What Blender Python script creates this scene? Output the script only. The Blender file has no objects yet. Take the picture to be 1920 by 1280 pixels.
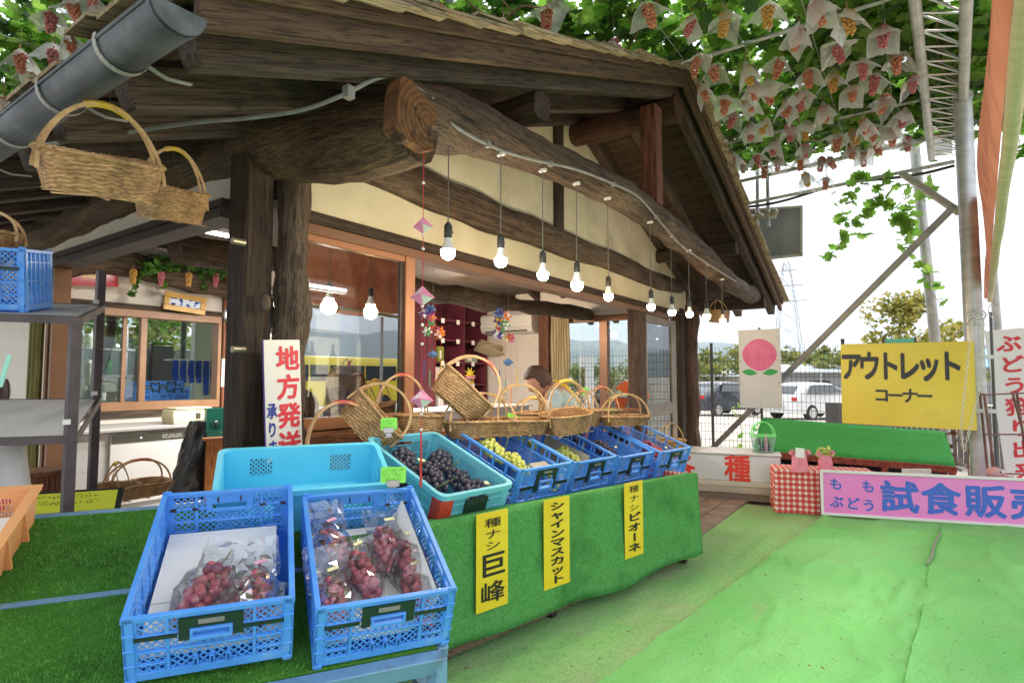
import bpy, bmesh, math, random
import numpy as np
from mathutils import Vector, Matrix, noise as mnoise
random.seed(7); np.random.seed(7)
SC = bpy.context.scene; COL = SC.collection
PI = math.pi; R = math.radians
# ------------------------------------------------------------ camera
FP = 1087.0; CAMH = 1.1
PIT = math.atan(66 / FP); AZ0 = math.atan(760 * math.cos(PIT) / FP)
FH = Vector((math.cos(AZ0), math.sin(AZ0), 0)); RT = Vector((math.sin(AZ0), -math.cos(AZ0), 0))
FW = FH * math.cos(PIT) + Vector((0, 0, 1)) * math.sin(PIT)
UPV = -FH * math.sin(PIT) + Vector((0, 0, 1)) * math.cos(PIT)
CAM = Vector((0, 0, CAMH))
cd = bpy.data.cameras.new('camera'); co = bpy.data.objects.new('camera', cd); COL.objects.link(co)
cd.sensor_width = 36; cd.lens = FP / 1920 * 36; cd.clip_end = 20000; cd.clip_start = 0.05
M3 = Matrix((RT, UPV, -FW)).transposed()
co.matrix_world = Matrix.Translation(CAM) @ M3.to_4x4(); SC.camera = co
# ------------------------------------------------------------ sky, sun, exposure
SUN_EL, SUN_AZ = R(48), R(-35)          # soft overcast sun, from behind and right of the camera
w = bpy.data.worlds.new("World"); SC.world = w; w.use_nodes = True
nt = w.node_tree; N = nt.nodes; L = nt.links; N.clear()
wo = N.new('ShaderNodeOutputWorld'); bg = N.new('ShaderNodeBackground')
sky = N.new('ShaderNodeTexSky'); sky.sky_type = 'NISHITA'; sky.sun_disc = False
sky.sun_elevation = SUN_EL; sky.sun_rotation = R(90) - SUN_AZ; sky.dust_density = 4; sky.air_density = 1.2
tc = N.new('ShaderNodeTexCoord'); mp = N.new('ShaderNodeMapping'); mp.inputs['Scale'].default_value = (1, 1, 3.5)
cn = N.new('ShaderNodeTexNoise'); cn.inputs['Scale'].default_value = 2.2; cn.inputs['Detail'].default_value = 6
cr = N.new('ShaderNodeValToRGB'); cr.color_ramp.elements[0].position = .3; cr.color_ramp.elements[1].position = .7
cr.color_ramp.elements[0].color = (.80, .86, .95, 1); cr.color_ramp.elements[1].color = (1, 1, 1, 1)
sc_ = N.new('ShaderNodeVectorMath'); sc_.operation = 'SCALE'; sc_.inputs['Scale'].default_value = 12.5
mx = N.new('ShaderNodeMix'); mx.data_type = 'RGBA'; mx.inputs[0].default_value = .88
L.new(tc.outputs['Generated'], mp.inputs[0]); L.new(mp.outputs[0], cn.inputs['Vector']); L.new(cn.outputs['Fac'], cr.inputs[0])
L.new(cr.outputs[0], sc_.inputs[0]); L.new(sky.outputs[0], mx.inputs[6]); L.new(sc_.outputs[0], mx.inputs[7])
L.new(mx.outputs[2], bg.inputs[0]); bg.inputs[1].default_value = 0.1; L.new(bg.outputs[0], wo.inputs[0])
sd = bpy.data.lights.new('sun', 'SUN'); sd.energy = 1.5; sd.angle = R(12); sd.color = (1, .96, .9)
so = bpy.data.objects.new('sun', sd); COL.objects.link(so)
sdir = Vector((math.cos(SUN_AZ) * math.cos(SUN_EL), math.sin(SUN_AZ) * math.cos(SUN_EL), math.sin(SUN_EL)))
so.rotation_euler = sdir.to_track_quat('Z', 'Y').to_euler()
SC.view_settings.view_transform = 'Standard'; SC.view_settings.look = 'None'
SC.view_settings.exposure = 1.15; SC.view_settings.gamma = 1
SC.cycles.use_denoising = True; SC.cycles.max_bounces = 8; SC.cycles.transparent_max_bounces = 14
SC.cycles.diffuse_bounces = 4; SC.cycles.glossy_bounces = 3; SC.cycles.caustics_reflective = False; SC.cycles.caustics_refractive = False

def ray(px, py): return FW + RT * ((px - 960) / FP) - UPV * ((py - 640) / FP)
def AX(px, py, X): d = ray(px, py); return CAM + d * (X / d.x)
def AY(px, py, Y): d = ray(px, py); return CAM + d * (Y / d.y)
def AZ(px, py, z): d = ray(px, py); return CAM + d * ((z - CAMH) / d.z)
def AD(px, py, dep): d = ray(px, py); return CAM + d * (dep / d.dot(FH))
def APL(px, py, p0, n): d = ray(px, py); return CAM + d * ((Vector(p0) - CAM).dot(n) / d.dot(n))

# ------------------------------------------------------------ materials
MATS = {}
def mat(name, c, rough=.6, c2=None, ns=8, ndet=4, bump=0, bs=60, metal=0, sp=.5, stretch=None, coat=0, emit=None, es=0,
        trans=0, sub=0, ramp=(.35, .65), c3=None, ns3=2.0, r3=(.5, .7), bstretch=None, streak=0, ssc=5, rot=None, rings=None):
    if name in MATS: return MATS[name]
    m = bpy.data.materials.new(name); m.use_nodes = True; t = m.node_tree; b = t.nodes['Principled BSDF']
    b.inputs['Base Color'].default_value = (*c, 1); b.inputs['Roughness'].default_value = rough
    b.inputs['Metallic'].default_value = metal; b.inputs['Specular IOR Level'].default_value = sp
    b.inputs['Coat Weight'].default_value = coat
    tc = t.nodes.new('ShaderNodeTexCoord'); mp = t.nodes.new('ShaderNodeMapping')
    if stretch: mp.inputs['Scale'].default_value = stretch
    src = tc.outputs['Object']
    if rot:
        mr_ = t.nodes.new('ShaderNodeMapping'); mr_.inputs['Rotation'].default_value = rot; t.links.new(src, mr_.inputs[0]); src = mr_.outputs[0]
    t.links.new(src, mp.inputs[0])
    colout = None
    if c2:
        n = t.nodes.new('ShaderNodeTexNoise'); n.inputs['Scale'].default_value = ns; n.inputs['Detail'].default_value = ndet
        t.links.new(mp.outputs[0], n.inputs['Vector'])
        r = t.nodes.new('ShaderNodeValToRGB'); r.color_ramp.elements[0].position, r.color_ramp.elements[1].position = ramp
        r.color_ramp.elements[0].color = (*c, 1); r.color_ramp.elements[1].color = (*c2, 1)
        t.links.new(n.outputs['Fac'], r.inputs[0]); colout = r.outputs[0]
    if c3:
        n = t.nodes.new('ShaderNodeTexNoise'); n.inputs['Scale'].default_value = ns3; n.inputs['Detail'].default_value = 7
        n.inputs['Roughness'].default_value = .65
        t.links.new(tc.outputs['Object'], n.inputs['Vector'])
        r = t.nodes.new('ShaderNodeMapRange'); r.inputs[1].default_value, r.inputs[2].default_value = r3
        mxx = t.nodes.new('ShaderNodeMix'); mxx.data_type = 'RGBA'
        t.links.new(n.outputs['Fac'], r.inputs[0]); t.links.new(r.outputs[0], mxx.inputs[0])
        if colout: t.links.new(colout, mxx.inputs[6])
        else: mxx.inputs[6].default_value = (*c, 1)
        mxx.inputs[7].default_value = (*c3, 1); colout = mxx.outputs[2]
    if rings:       # growth rings round a centre
        ml = t.nodes.new('ShaderNodeMapping'); ml.inputs['Location'].default_value = rings[:3]; t.links.new(tc.outputs['Object'], ml.inputs[0])
        wv = t.nodes.new('ShaderNodeTexWave'); wv.wave_type = 'RINGS'; wv.rings_direction = 'Y'; wv.inputs['Scale'].default_value = rings[3]; wv.inputs['Distortion'].default_value = 3; wv.inputs['Detail'].default_value = 4
        t.links.new(ml.outputs[0], wv.inputs['Vector']); rr_ = t.nodes.new('ShaderNodeMapRange'); rr_.inputs[3].default_value = .62; rr_.inputs[4].default_value = 1.1; t.links.new(wv.outputs['Fac'], rr_.inputs[0])
        mv = t.nodes.new('ShaderNodeVectorMath'); mv.operation = 'SCALE'; t.links.new(colout, mv.inputs[0]); t.links.new(rr_.outputs[0], mv.inputs['Scale']); colout = mv.outputs[0]
    if streak:      # fine dark cracks or fibres
        n = t.nodes.new('ShaderNodeTexNoise'); n.inputs['Scale'].default_value = ssc; n.inputs['Detail'].default_value = 6
        t.links.new(mp.outputs[0], n.inputs['Vector']); r = t.nodes.new('ShaderNodeMapRange'); r.inputs[1].default_value = .40; r.inputs[2].default_value = .50
        r.inputs[3].default_value = 1 - streak; r.inputs[4].default_value = 1; t.links.new(n.outputs['Fac'], r.inputs[0])
        mv = t.nodes.new('ShaderNodeVectorMath'); mv.operation = 'SCALE'
        if colout: t.links.new(colout, mv.inputs[0])
        else: mv.inputs[0].default_value = c
        t.links.new(r.outputs[0], mv.inputs['Scale']); colout = mv.outputs[0]
    if colout: t.links.new(colout, b.inputs['Base Color'])
    if bump:
        n = t.nodes.new('ShaderNodeTexNoise'); n.inputs['Scale'].default_value = bs; n.inputs['Detail'].default_value = 5
        mp2 = t.nodes.new('ShaderNodeMapping'); mp2.inputs['Scale'].default_value = bstretch or stretch or (1, 1, 1)
        t.links.new(src, mp2.inputs[0]); t.links.new(mp2.outputs[0], n.inputs['Vector'])
        bn = t.nodes.new('ShaderNodeBump'); bn.inputs['Strength'].default_value = bump; bn.inputs['Distance'].default_value = .01
        t.links.new(n.outputs['Fac'], bn.inputs['Height']); t.links.new(bn.outputs[0], b.inputs['Normal'])
    if emit:
        b.inputs['Emission Color'].default_value = (*emit, 1); b.inputs['Emission Strength'].default_value = es
    if sub:
        b.inputs['Subsurface Weight'].default_value = sub; b.inputs['Subsurface Radius'].default_value = (.01, .006, .004)
    if trans:      # thin translucent sheet
        o = [n for n in t.nodes if n.type == 'OUTPUT_MATERIAL'][0]
        tr = t.nodes.new('ShaderNodeBsdfTranslucent'); ms = t.nodes.new('ShaderNodeMixShader'); ms.inputs[0].default_value = trans
        if colout: t.links.new(colout, tr.inputs[0])
        else: tr.inputs[0].default_value = (*c, 1)
        t.links.new(b.outputs[0], ms.inputs[1]); t.links.new(tr.outputs[0], ms.inputs[2]); t.links.new(ms.outputs[0], o.inputs[0])
    MATS[name] = m; return m

def glassmat(name, tint=(1, 1, 1), refl=1.0, rough=.0, base=.04, bump=0, bs=12, extra=0.0, ecol=(1, 1, 1)):
    """thin sheet: lets light straight through, mirrors more at grazing angles"""
    if name in MATS: return MATS[name]
    m = bpy.data.materials.new(name); m.use_nodes = True; t = m.node_tree; t.nodes.clear()
    o = t.nodes.new('ShaderNodeOutputMaterial'); tr = t.nodes.new('ShaderNodeBsdfTransparent'); tr.inputs[0].default_value = (*tint, 1)
    g = t.nodes.new('ShaderNodeBsdfGlossy'); g.inputs['Roughness'].default_value = rough
    f = t.nodes.new('ShaderNodeLayerWeight'); f.inputs[0].default_value = .35
    mr = t.nodes.new('ShaderNodeMapRange'); mr.inputs[3].default_value = base; mr.inputs[4].default_value = refl
    t.links.new(f.outputs['Fresnel'], mr.inputs[0])
    ms = t.nodes.new('ShaderNodeMixShader'); t.links.new(mr.outputs[0], ms.inputs[0])
    t.links.new(tr.outputs[0], ms.inputs[1]); t.links.new(g.outputs[0], ms.inputs[2]); last = ms.outputs[0]
    if extra:
        df = t.nodes.new('ShaderNodeBsdfDiffuse'); df.inputs[0].default_value = (*ecol, 1)
        tl = t.nodes.new('ShaderNodeBsdfTranslucent'); tl.inputs[0].default_value = (*ecol, 1)
        md = t.nodes.new('ShaderNodeMixShader'); t.links.new(df.outputs[0], md.inputs[1]); t.links.new(tl.outputs[0], md.inputs[2])
        m2 = t.nodes.new('ShaderNodeMixShader'); m2.inputs[0].default_value = extra
        t.links.new(last, m2.inputs[1]); t.links.new(md.outputs[0], m2.inputs[2]); last = m2.outputs[0]
    if bump:
        tc = t.nodes.new('ShaderNodeTexCoord'); n = t.nodes.new('ShaderNodeTexNoise'); n.inputs['Scale'].default_value = bs
        n.inputs['Detail'].default_value = 3; t.links.new(tc.outputs['Object'], n.inputs['Vector'])
        bn = t.nodes.new('ShaderNodeBump'); bn.inputs['Strength'].default_value = bump; bn.inputs['Distance'].default_value = .02
        t.links.new(n.outputs['Fac'], bn.inputs['Height']); t.links.new(bn.outputs[0], g.inputs['Normal'])
    t.links.new(last, o.inputs[0]); MATS[name] = m; return m

# ------------------------------------------------------------ mesh builder
def rotm(rx=0, ry=0, rz=0):
    return Matrix.Rotation(rz, 3, 'Z') @ Matrix.Rotation(ry, 3, 'Y') @ Matrix.Rotation(rx, 3, 'X')
CUBE = [(-.5, -.5, -.5), (.5, -.5, -.5), (.5, .5, -.5), (-.5, .5, -.5), (-.5, -.5, .5), (.5, -.5, .5), (.5, .5, .5), (-.5, .5, .5)]
CF = [(0, 3, 2, 1), (4, 5, 6, 7), (0, 1, 5, 4), (1, 2, 6, 5), (2, 3, 7, 6), (3, 0, 4, 7)]
_ICO = {}
def ico(sub):
    if sub not in _ICO:
        b = bmesh.new(); bmesh.ops.create_icosphere(b, subdivisions=sub, radius=1)
        _ICO[sub] = ([v.co.copy() for v in b.verts], [tuple(v.index for v in f.verts) for f in b.faces]); b.free()
    return _ICO[sub]
class MB:
    def __init__(s): s.v = []; s.f = []; s.m = []
    def add(s, vs, fs, mi=0):
        o = len(s.v); s.v += [tuple(v) for v in vs]; s.f += [tuple(i + o for i in f) for f in fs]; s.m += [mi] * len(fs); return s
    def box(s, c, d, r=None, mi=0):
        c = Vector(c); vs = []
        for p in CUBE:
            q = Vector((p[0] * d[0], p[1] * d[1], p[2] * d[2]))
            if r: q = r @ q
            vs.append(c + q)
        return s.add(vs, CF, mi)
    def b2(s, a, b, mi=0):
        return s.box([(a[i] + b[i]) / 2 for i in range(3)], [abs(b[i] - a[i]) for i in range(3)], None, mi)
    def bar(s, p, q, w, h, up=(0, 0, 1), mi=0, ext=0):
        p = Vector(p); q = Vector(q); d = q - p; l = d.length + 2 * ext
        x = d.normalized(); u = Vector(up); y = u.cross(x)
        if y.length < 1e-4: y = Vector((1, 0, 0)).cross(x)
        y.normalize(); z = x.cross(y); m = Matrix((x, y, z)).transposed()
        return s.box((p + q) / 2, (l, w, h), m, mi)
    def tube(s, pts, r, n=8, mi=0, caps=True, closed=False, sq=1.0):
        pts = [Vector(p) for p in pts]; k = len(pts); rs = r if isinstance(r, (list, tuple)) else [r] * k
        o = len(s.v); prev = None
        for i, p in enumerate(pts):
            if closed: t = pts[(i + 1) % k] - pts[i - 1]
            else: t = pts[min(i + 1, k - 1)] - pts[max(i - 1, 0)]
            t = t.normalized() if t.length > 1e-9 else Vector((0, 0, 1))
            if prev is None:
                a = Vector((0, 0, 1)) if abs(t.z) < .9 else Vector((1, 0, 0)); u = a.cross(t).normalized()
            else:
                u = prev - t * prev.dot(t); u = u.normalized() if u.length > 1e-6 else Vector((1, 0, 0))
            prev = u; v = t.cross(u)
            for j in range(n):
                a = 2 * PI * j / n; s.v.append(tuple(p + (u * math.cos(a) + v * math.sin(a) * sq) * rs[i]))
        kk = k if closed else k - 1
        for i in range(kk):
            for j in range(n):
                a = o + i * n + j; b = o + i * n + (j + 1) % n; c = o + ((i + 1) % k) * n + (j + 1) % n; d = o + ((i + 1) % k) * n + j
                s.f.append((a, b, c, d)); s.m.append(mi)
        if caps and not closed:
            s.f.append(tuple(o + j for j in range(n))[::-1]); s.m.append(mi)
            s.f.append(tuple(o + (k - 1) * n + j for j in range(n))); s.m.append(mi)
        return s
    def loft(s, rings, mi=0, caps=True, closed=True):
        o = len(s.v); n = len(rings[0])
        for r in rings: s.v += [tuple(p) for p in r]
        for i in range(len(rings) - 1):
            for j in range(n if closed else n - 1):
                s.f.append((o + i * n + j, o + i * n + (j + 1) % n, o + (i + 1) * n + (j + 1) % n, o + (i + 1) * n + j)); s.m.append(mi)
        if caps:
            s.f.append(tuple(o + j for j in range(n))[::-1]); s.m.append(mi)
            s.f.append(tuple(o + (len(rings) - 1) * n + j for j in range(n))); s.m.append(mi)
        return s
    def ico(s, c, r, sub=1, mi=0, sc=(1, 1, 1)):
        vs, fs = ico(sub); c = Vector(c)
        return s.add([c + Vector((v.x * r * sc[0], v.y * r * sc[1], v.z * r * sc[2])) for v in vs], fs, mi)
    def cyl(s, c, r, h, n=16, axis='Z', mi=0, r2=None):
        d = {'X': Vector((1, 0, 0)), 'Y': Vector((0, 1, 0)), 'Z': Vector((0, 0, 1))}[axis] * h / 2; c = Vector(c)
        return s.tube([c - d, c + d], [r, r if r2 is None else r2], n, mi)
    def poly(s, pts, th=0, nrm=None, mi=0):
        n = len(pts); pts = [Vector(p) for p in pts]
        if not th: return s.add(pts, [tuple(range(n))], mi)
        nv = Vector(nrm) * th; fs = [tuple(range(n)), tuple(range(2 * n - 1, n - 1, -1))]
        fs += [(i, i + n, (i + 1) % n + n, (i + 1) % n) for i in range(n)]
        return s.add(pts + [p + nv for p in pts], fs, mi)
    def xf(s, M): s.v = [tuple(M @ Vector(v)) for v in s.v]; return s
    def join(s, o, M=None, mi=None):
        vs = [M @ Vector(v) for v in o.v] if M else o.v; k = len(s.v)
        s.v += [tuple(v) for v in vs]; s.f += [tuple(i + k for i in f) for f in o.f]; s.m += o.m if mi is None else [mi] * len(o.f); return s
    def build(s, name, mats, parent=None, smooth=False, bevel=0, world=False, fixn=True, seg=1):
        me = bpy.data.meshes.new(name)
        if world and parent is not None:
            Mi = wm(parent).inverted(); s.v = [tuple(Mi @ Vector(v)) for v in s.v]
        me.from_pydata(s.v, [], s.f)
        if not isinstance(mats, (list, tuple)): mats = [mats]
        for m in mats: me.materials.append(m)
        if len(mats) > 1: me.polygons.foreach_set('material_index', s.m)
        if fixn:
            b = bmesh.new(); b.from_mesh(me); bmesh.ops.recalc_face_normals(b, faces=b.faces); b.to_mesh(me); b.free()
        if smooth:
            me.polygons.foreach_set('use_smooth', [True] * len(me.polygons))
            if smooth != 'all': me.set_sharp_from_angle(angle=R(40))
        me.update()
        o = bpy.data.objects.new(name, me); COL.objects.link(o)
        if parent is not None: o.parent = parent
        if bevel:
            bm_ = o.modifiers.new('bevel', 'BEVEL'); bm_.width = bevel; bm_.segments = seg; bm_.limit_method = 'ANGLE'; bm_.angle_limit = R(50)
        return o
def wm(o):
    M = o.matrix_basis.copy()
    while o.parent: o = o.parent; M = o.matrix_basis @ M
    return M
def tag(o, label, cat=None, group=None, kind=None):
    o['label'] = label
    if cat: o['category'] = cat
    if group: o['group'] = group
    if kind: o['kind'] = kind
    return o
def thing(name, label, cat, M=None, group=None):
    o = bpy.data.objects.new(name, None); COL.objects.link(o); o.empty_display_size = .1
    if M is not None: o.matrix_basis = M if isinstance(M, Matrix) else Matrix.Translation(M)
    return tag(o, label, cat, group)
def struct(mb, name, m, **k):
    o = mb.build(name, m, **k); o['kind'] = 'structure'; return o
KIDS = {}
def dup(root, M, label=None, group=None):
    r = root.copy(); COL.objects.link(r); r.matrix_basis = M
    if label: r['label'] = label
    if group: r['group'] = group
    for ch in [c for c in bpy.data.objects if c.parent == root]:
        c = ch.copy(); COL.objects.link(c); c.parent = r
        for g in [x for x in bpy.data.objects if x.parent == ch]:
            d = g.copy(); COL.objects.link(d); d.parent = c
    return r
def T(x, y=None, z=None):
    return Matrix.Translation(Vector((x, y, z)) if y is not None else x)
def RZ(a): return Matrix.Rotation(a, 4, 'Z')
def RX(a): return Matrix.Rotation(a, 4, 'X')
def RY(a): return Matrix.Rotation(a, 4, 'Y')
def frame(bl, br, tl):
    """local x along bl-br, z up, y away; origin bl. returns matrix, width, height"""
    bl, br, tl = Vector(bl), Vector(br), Vector(tl); x = (br - bl); wd = x.length; x = x / wd
    z = (tl - bl); z = z - x * z.dot(x); h = z.length; z = z / h; y = z.cross(x)
    M = Matrix((x, y, z)).transposed().to_4x4(); M.translation = bl; return M, wd, h
def frame2(bl, tl, yaway):
    bl, tl = Vector(bl), Vector(tl); z = tl - bl; h = z.length; z /= h; x = Vector(yaway).cross(z).normalized(); y = z.cross(x)
    M = Matrix((x, y, z)).transposed().to_4x4(); M.translation = bl; return M, h
def fbm(p, s, seed=0): return mnoise.fractal(Vector(p) * s + Vector((seed, seed * .7, 0)), .8, 2.1, 4)
def catmull(pts, n):
    pts = [Vector(p) for p in pts]; out = []; P = [pts[0] * 2 - pts[1]] + pts + [pts[-1] * 2 - pts[-2]]
    for i in range(1, len(P) - 2):
        for k in range(n):
            t = k / n; a, b, c, d = P[i - 1], P[i], P[i + 1], P[i + 2]
            out.append(.5 * ((2 * b) + (c - a) * t + (2 * a - 5 * b + 4 * c - d) * t * t + (3 * b - a - 3 * c + d) * t ** 3))
    out.append(pts[-1]); return out

# ------------------------------------------------------------ lettering
_G = {}
def glyph(ch, bold=.0):
    key = (ch, bold)
    if key not in _G:
        cu = bpy.data.curves.new('t', 'FONT'); cu.body = ch; cu.size = 1; cu.offset = bold; cu.extrude = .5; cu.resolution_u = 3
        ob = bpy.data.objects.new('t', cu); me = bpy.data.meshes.new_from_object(ob)
        vs = [tuple(v.co) for v in me.vertices]; fs = [tuple(p.vertices) for p in me.polygons]
        bpy.data.objects.remove(ob); bpy.data.meshes.remove(me); _G[key] = (vs, fs)
    return _G[key]
def put(mb, ch, cx, cz, sw, sh, y=-.001, th=.0012, bold=.015, vert=False, mi=0):
    """one character centred at cx,cz, cell sw x sh, standing on the plane y (front is -y)"""
    if ch in ' \u3000': return
    vs, fs = glyph(ch, 0.0)
    if not vs: return
    if vert: vs = [(v[1], 1 - v[0] - .0, v[2]) for v in vs]; ox, oz = .38, .5
    else: ox, oz = .5, .38
    if vert:
        xs = [v[0] for v in vs]; zs = [v[1] for v in vs]; ox = (min(xs) + max(xs)) / 2; oz = (min(zs) + max(zs)) / 2
        fs = [f[::-1] for f in fs]
    b = bold * 1.3
    for k, (dx, dz) in enumerate(((0, 0), (b, b * .5), (-b, -b * .5), (b * .5, -b), (-b * .5, b))[:5 if bold else 1]):
        mb.add([(cx + (v[0] - ox + dx) * sw, y - (v[2] + .5) * th - k * .00012, cz + (v[1] - oz + dz) * sh) for v in vs], fs, mi)
def scribble(mb, x0, x1, z0, z1, rows, y, w=.002, seed=1, th=.0008):
    rn = random.Random(seed); rh = (z1 - z0) / rows
    for r in range(rows):
        zc = z1 - (r + .5) * rh; x = x0
        while x < x1 - rh * .5:
            cw = rh * rn.uniform(.35, .6)
            for k in range(rn.randint(2, 4)):
                a = (x + rn.random() * cw, zc + rn.uniform(-.33, .33) * rh); an = rn.choice([0, PI / 2, .8, -.7]); l = cw * rn.uniform(.4, .9)
                p = Vector((a[0] - math.cos(an) * l / 2, y, a[1] - math.sin(an) * l / 2)); q = Vector((a[0] + math.cos(an) * l / 2, y, a[1] + math.sin(an) * l / 2))
                mb.bar(p, q, th, w, up=(0, 0, 1) if abs(math.sin(an)) < .9 else (1, 0, 0))
            x += cw * 1.35
# ------------------------------------------------------------ shared materials
def wood(nm, c, c2, ax='x', bump=.5, rough=.75, c3=None, rot=None):
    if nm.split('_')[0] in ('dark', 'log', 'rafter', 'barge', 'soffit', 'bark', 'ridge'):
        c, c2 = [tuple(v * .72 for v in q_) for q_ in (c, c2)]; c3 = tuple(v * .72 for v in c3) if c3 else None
    st = {'x': (1.2, 22, 22), 'y': (22, 1.2, 22), 'z': (22, 22, 1.2)}[ax]
    return mat(nm, c, rough, c2, ns=1.6, ndet=8, bump=bump, bs=3.5, stretch=st, ramp=(.3, .7), streak=.6, ssc=7, rot=rot, c3=c3, ns3=1.7, r3=(.5, .75), sp=.3)
DK = (.032, .020, .013); DK2 = (.115, .075, .045)
wdx = wood('dark_wood_x', DK, DK2, 'x'); wdy = wood('dark_wood_y', DK, DK2, 'y'); wdz = wood('dark_wood_z', (.024, .015, .010), (.085, .055, .035), 'z', c3=(.12, .085, .055))
lgx = wood('log_wood_x', (.032, .020, .013), (.18, .115, .07), 'x', bump=1, c3=(.24, .17, .11))
lgy = wood('log_wood_y', (.035, .021, .010), (.18, .115, .055), 'y', bump=1, c3=(.20, .15, .075))
SA = math.atan(.3824)
rafL, rafR = [wood('rafter_wood_' + n_, (.045, .032, .024), (.14, .105, .075), 'x', c3=(.17, .10, .065), rot=(0, a_, 0)) for n_, a_ in (('left', SA), ('right', -SA))]
soff = wood('soffit_board', (.045, .027, .014), (.15, .09, .045), 'y')
barL, barR = [wood('barge_board_' + n_, (.075, .042, .026), (.20, .125, .07), 'x', rot=(0, a_, 0)) for n_, a_ in (('left', SA), ('right', -SA))]
shm = wood('shingle_wood', (.20, .15, .09), (.50, .41, .27), 'x', bump=.6, c3=(.26, .17, .07), rot=(0, .33, 0))
plaster = mat('yellow_plaster', (.52, .46, .31), .9, (.62, .56, .40), ns=3, bump=.15, bs=90, c3=(.30, .26, .17), ns3=2.3, r3=(.52, .8))
white = mat('white_plaster', (.58, .55, .49), .85, (.66, .63, .57), ns=5, bump=.05, bs=80)
inwall = mat('interior_wall_paper', (.60, .55, .47), .85, (.66, .61, .54), ns=40, bump=.05, bs=150)
brown_al = mat('brown_aluminium', (.17, .085, .045), .4, (.21, .11, .06), ns=3, metal=.35)
orange_al = mat('copper_frame', (.30, .125, .055), .4, (.35, .155, .075), ns=3, metal=.2)
darkfr = mat('dark_frame', (.020, .016, .013), .5, (.05, .04, .03), ns=6)
pane_m = glassmat('window_glass', (.93, .96, .95), refl=.95, base=.05)
pane_r = glassmat('shop_window_glass', (.80, .84, .84), refl=1.0, base=.42)
galv = mat('galvanised_steel', (.42, .43, .44), .45, (.60, .61, .62), ns=14, metal=.55, bump=.05, bs=60, c3=(.30, .22, .16), ns3=5, r3=(.62, .8))
black_gutter = mat('dark_gutter_plastic', (.035, .042, .052), .5, (.10, .115, .13), ns=5, stretch=(3, .8, 3), bump=.1, bs=40, c3=(.17, .18, .18), ns3=9, r3=(.55, .8))
strap_m = mat('grey_strap', (.30, .30, .28), .5, (.36, .35, .33), ns=9)
conduit = mat('grey_conduit', (.16, .165, .15), .55, (.24, .24, .22), ns=12)

XL, YW, XR, YB = 1.51, 2.394, 7.22, 5.94
EX0, EX1, EZ, RXX, RZZ = .68, 8.08, 1.955, 4.38, 3.37
SL = (RZZ - EZ) / (RXX - EX0); YG = 1.40
def rz(x): return RZZ - abs(x - RXX) * SL
shop = thing('shop_building', 'dark timber shop with a shingled gable roof, pale plaster gable and curved log beams', 'shop', T(XL, YW, 0))
# roof -----------------------------------------------------------------
m = MB()
for x0, x1 in ((EX0 - .03, RXX), (EX1 + .03, RXX)):
    ys = YG + .03
    while ys < 6.9:
        wd = random.uniform(.14, .19); y1 = ys + wd - .004
        pts = [Vector((x0, ys, rz(x0) + .10)), Vector((x1, ys, RZZ + .10)), Vector((x1, y1, RZZ + .10)), Vector((x0, y1, rz(x0) + .10))]
        m.poly(pts, -.018, (0, 0, 1)); ys += wd
roof = m.build('roof', soff, shop, world=True)
m = MB(); rn = random.Random(3)
for sgn in (-1, 1):
    nC = 17
    for i in range(nC):
        u0 = i / nC; xa = (EX0 - .07 if sgn < 0 else EX1 + .07); xa = xa + (RXX - xa) * u0
        ln = .52; dx = -sgn * ln / math.sqrt(1 + SL * SL); y = YG - .06 + rn.uniform(-.025, .015)
        while y < 6.9:
            wd = rn.uniform(.35, .6) if y < 1.4 else rn.uniform(.16, .26) if y < 3 else rn.uniform(.4, .7)
            jx = rn.uniform(-.03, .03); z0 = rz(xa) + .155 + rn.uniform(-.004, .008); th = rn.uniform(.012, .018)
            a = Vector((xa + jx, y, z0)); b = Vector((xa + jx + dx, y, rz(min(max(xa + jx + dx, EX0), EX1)) + .125))
            if (b.x - RXX) * sgn < 0: b = Vector((RXX, y, RZZ + .13))
            w3 = Vector((0, wd - .006, 0)); n_ = Vector((0, 0, -th))
            m.add([a, b, b + w3, a + w3, a + n_, b + n_, b + w3 + n_, a + w3 + n_], [(0, 1, 2, 3), (7, 6, 5, 4), (0, 4, 5, 1), (1, 5, 6, 2), (2, 6, 7, 3), (3, 7, 4, 0)])
            y += wd
m.build('shingles', shm, roof, world=True)
m = MB(); m.b2((RXX - .12, YG - .02, RZZ + .125), (RXX + .12, 6.9, RZZ + .15)); m.build('ridge_cap', shm, roof, world=True)
def wpart(mb, name, mt, parent=shop, **k): return mb.build(name, mt, parent, world=True, **k)
# barge boards (two layers) both slopes
for sgn, xe in ((-1, EX0), (1, EX1)):
    m = MB()
    for (yy, t0, t1, th) in ((YG, .085, -.01, .035), (YG - .022, .135, .075, .03)):
        a0 = Vector((xe, yy, rz(xe) + t1)); b0 = Vector((RXX, yy, RZZ + t1))
        a1 = Vector((xe, yy, rz(xe) + t0)); b1 = Vector((RXX, yy, RZZ + t0))
        m.poly([a0, b0, b1, a1], th, (0, 1, 0))
    wpart(m, 'barge_board', barL if sgn < 0 else barR, bevel=.004)
# rafters
ry = [1.52, 1.93, 2.36, 2.8, 3.24, 3.68, 4.12, 4.56, 5.0, 5.44, 5.9, 6.4]
for i, y in enumerate(ry):
    for sgn, xe in ((-1, EX0 + .02), (1, EX1 - .02)):
        jit = .02 * math.sin(i * 2.3)
        m = MB(); a = Vector((xe + jit, y, rz(xe) - .005)); b = Vector((RXX, y, RZZ - .005))
        m.bar(a, b, .085, .13, up=(0, 0, 1))
        wpart(m, 'rafter', rafL if sgn < 0 else rafR, bevel=.008)
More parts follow.
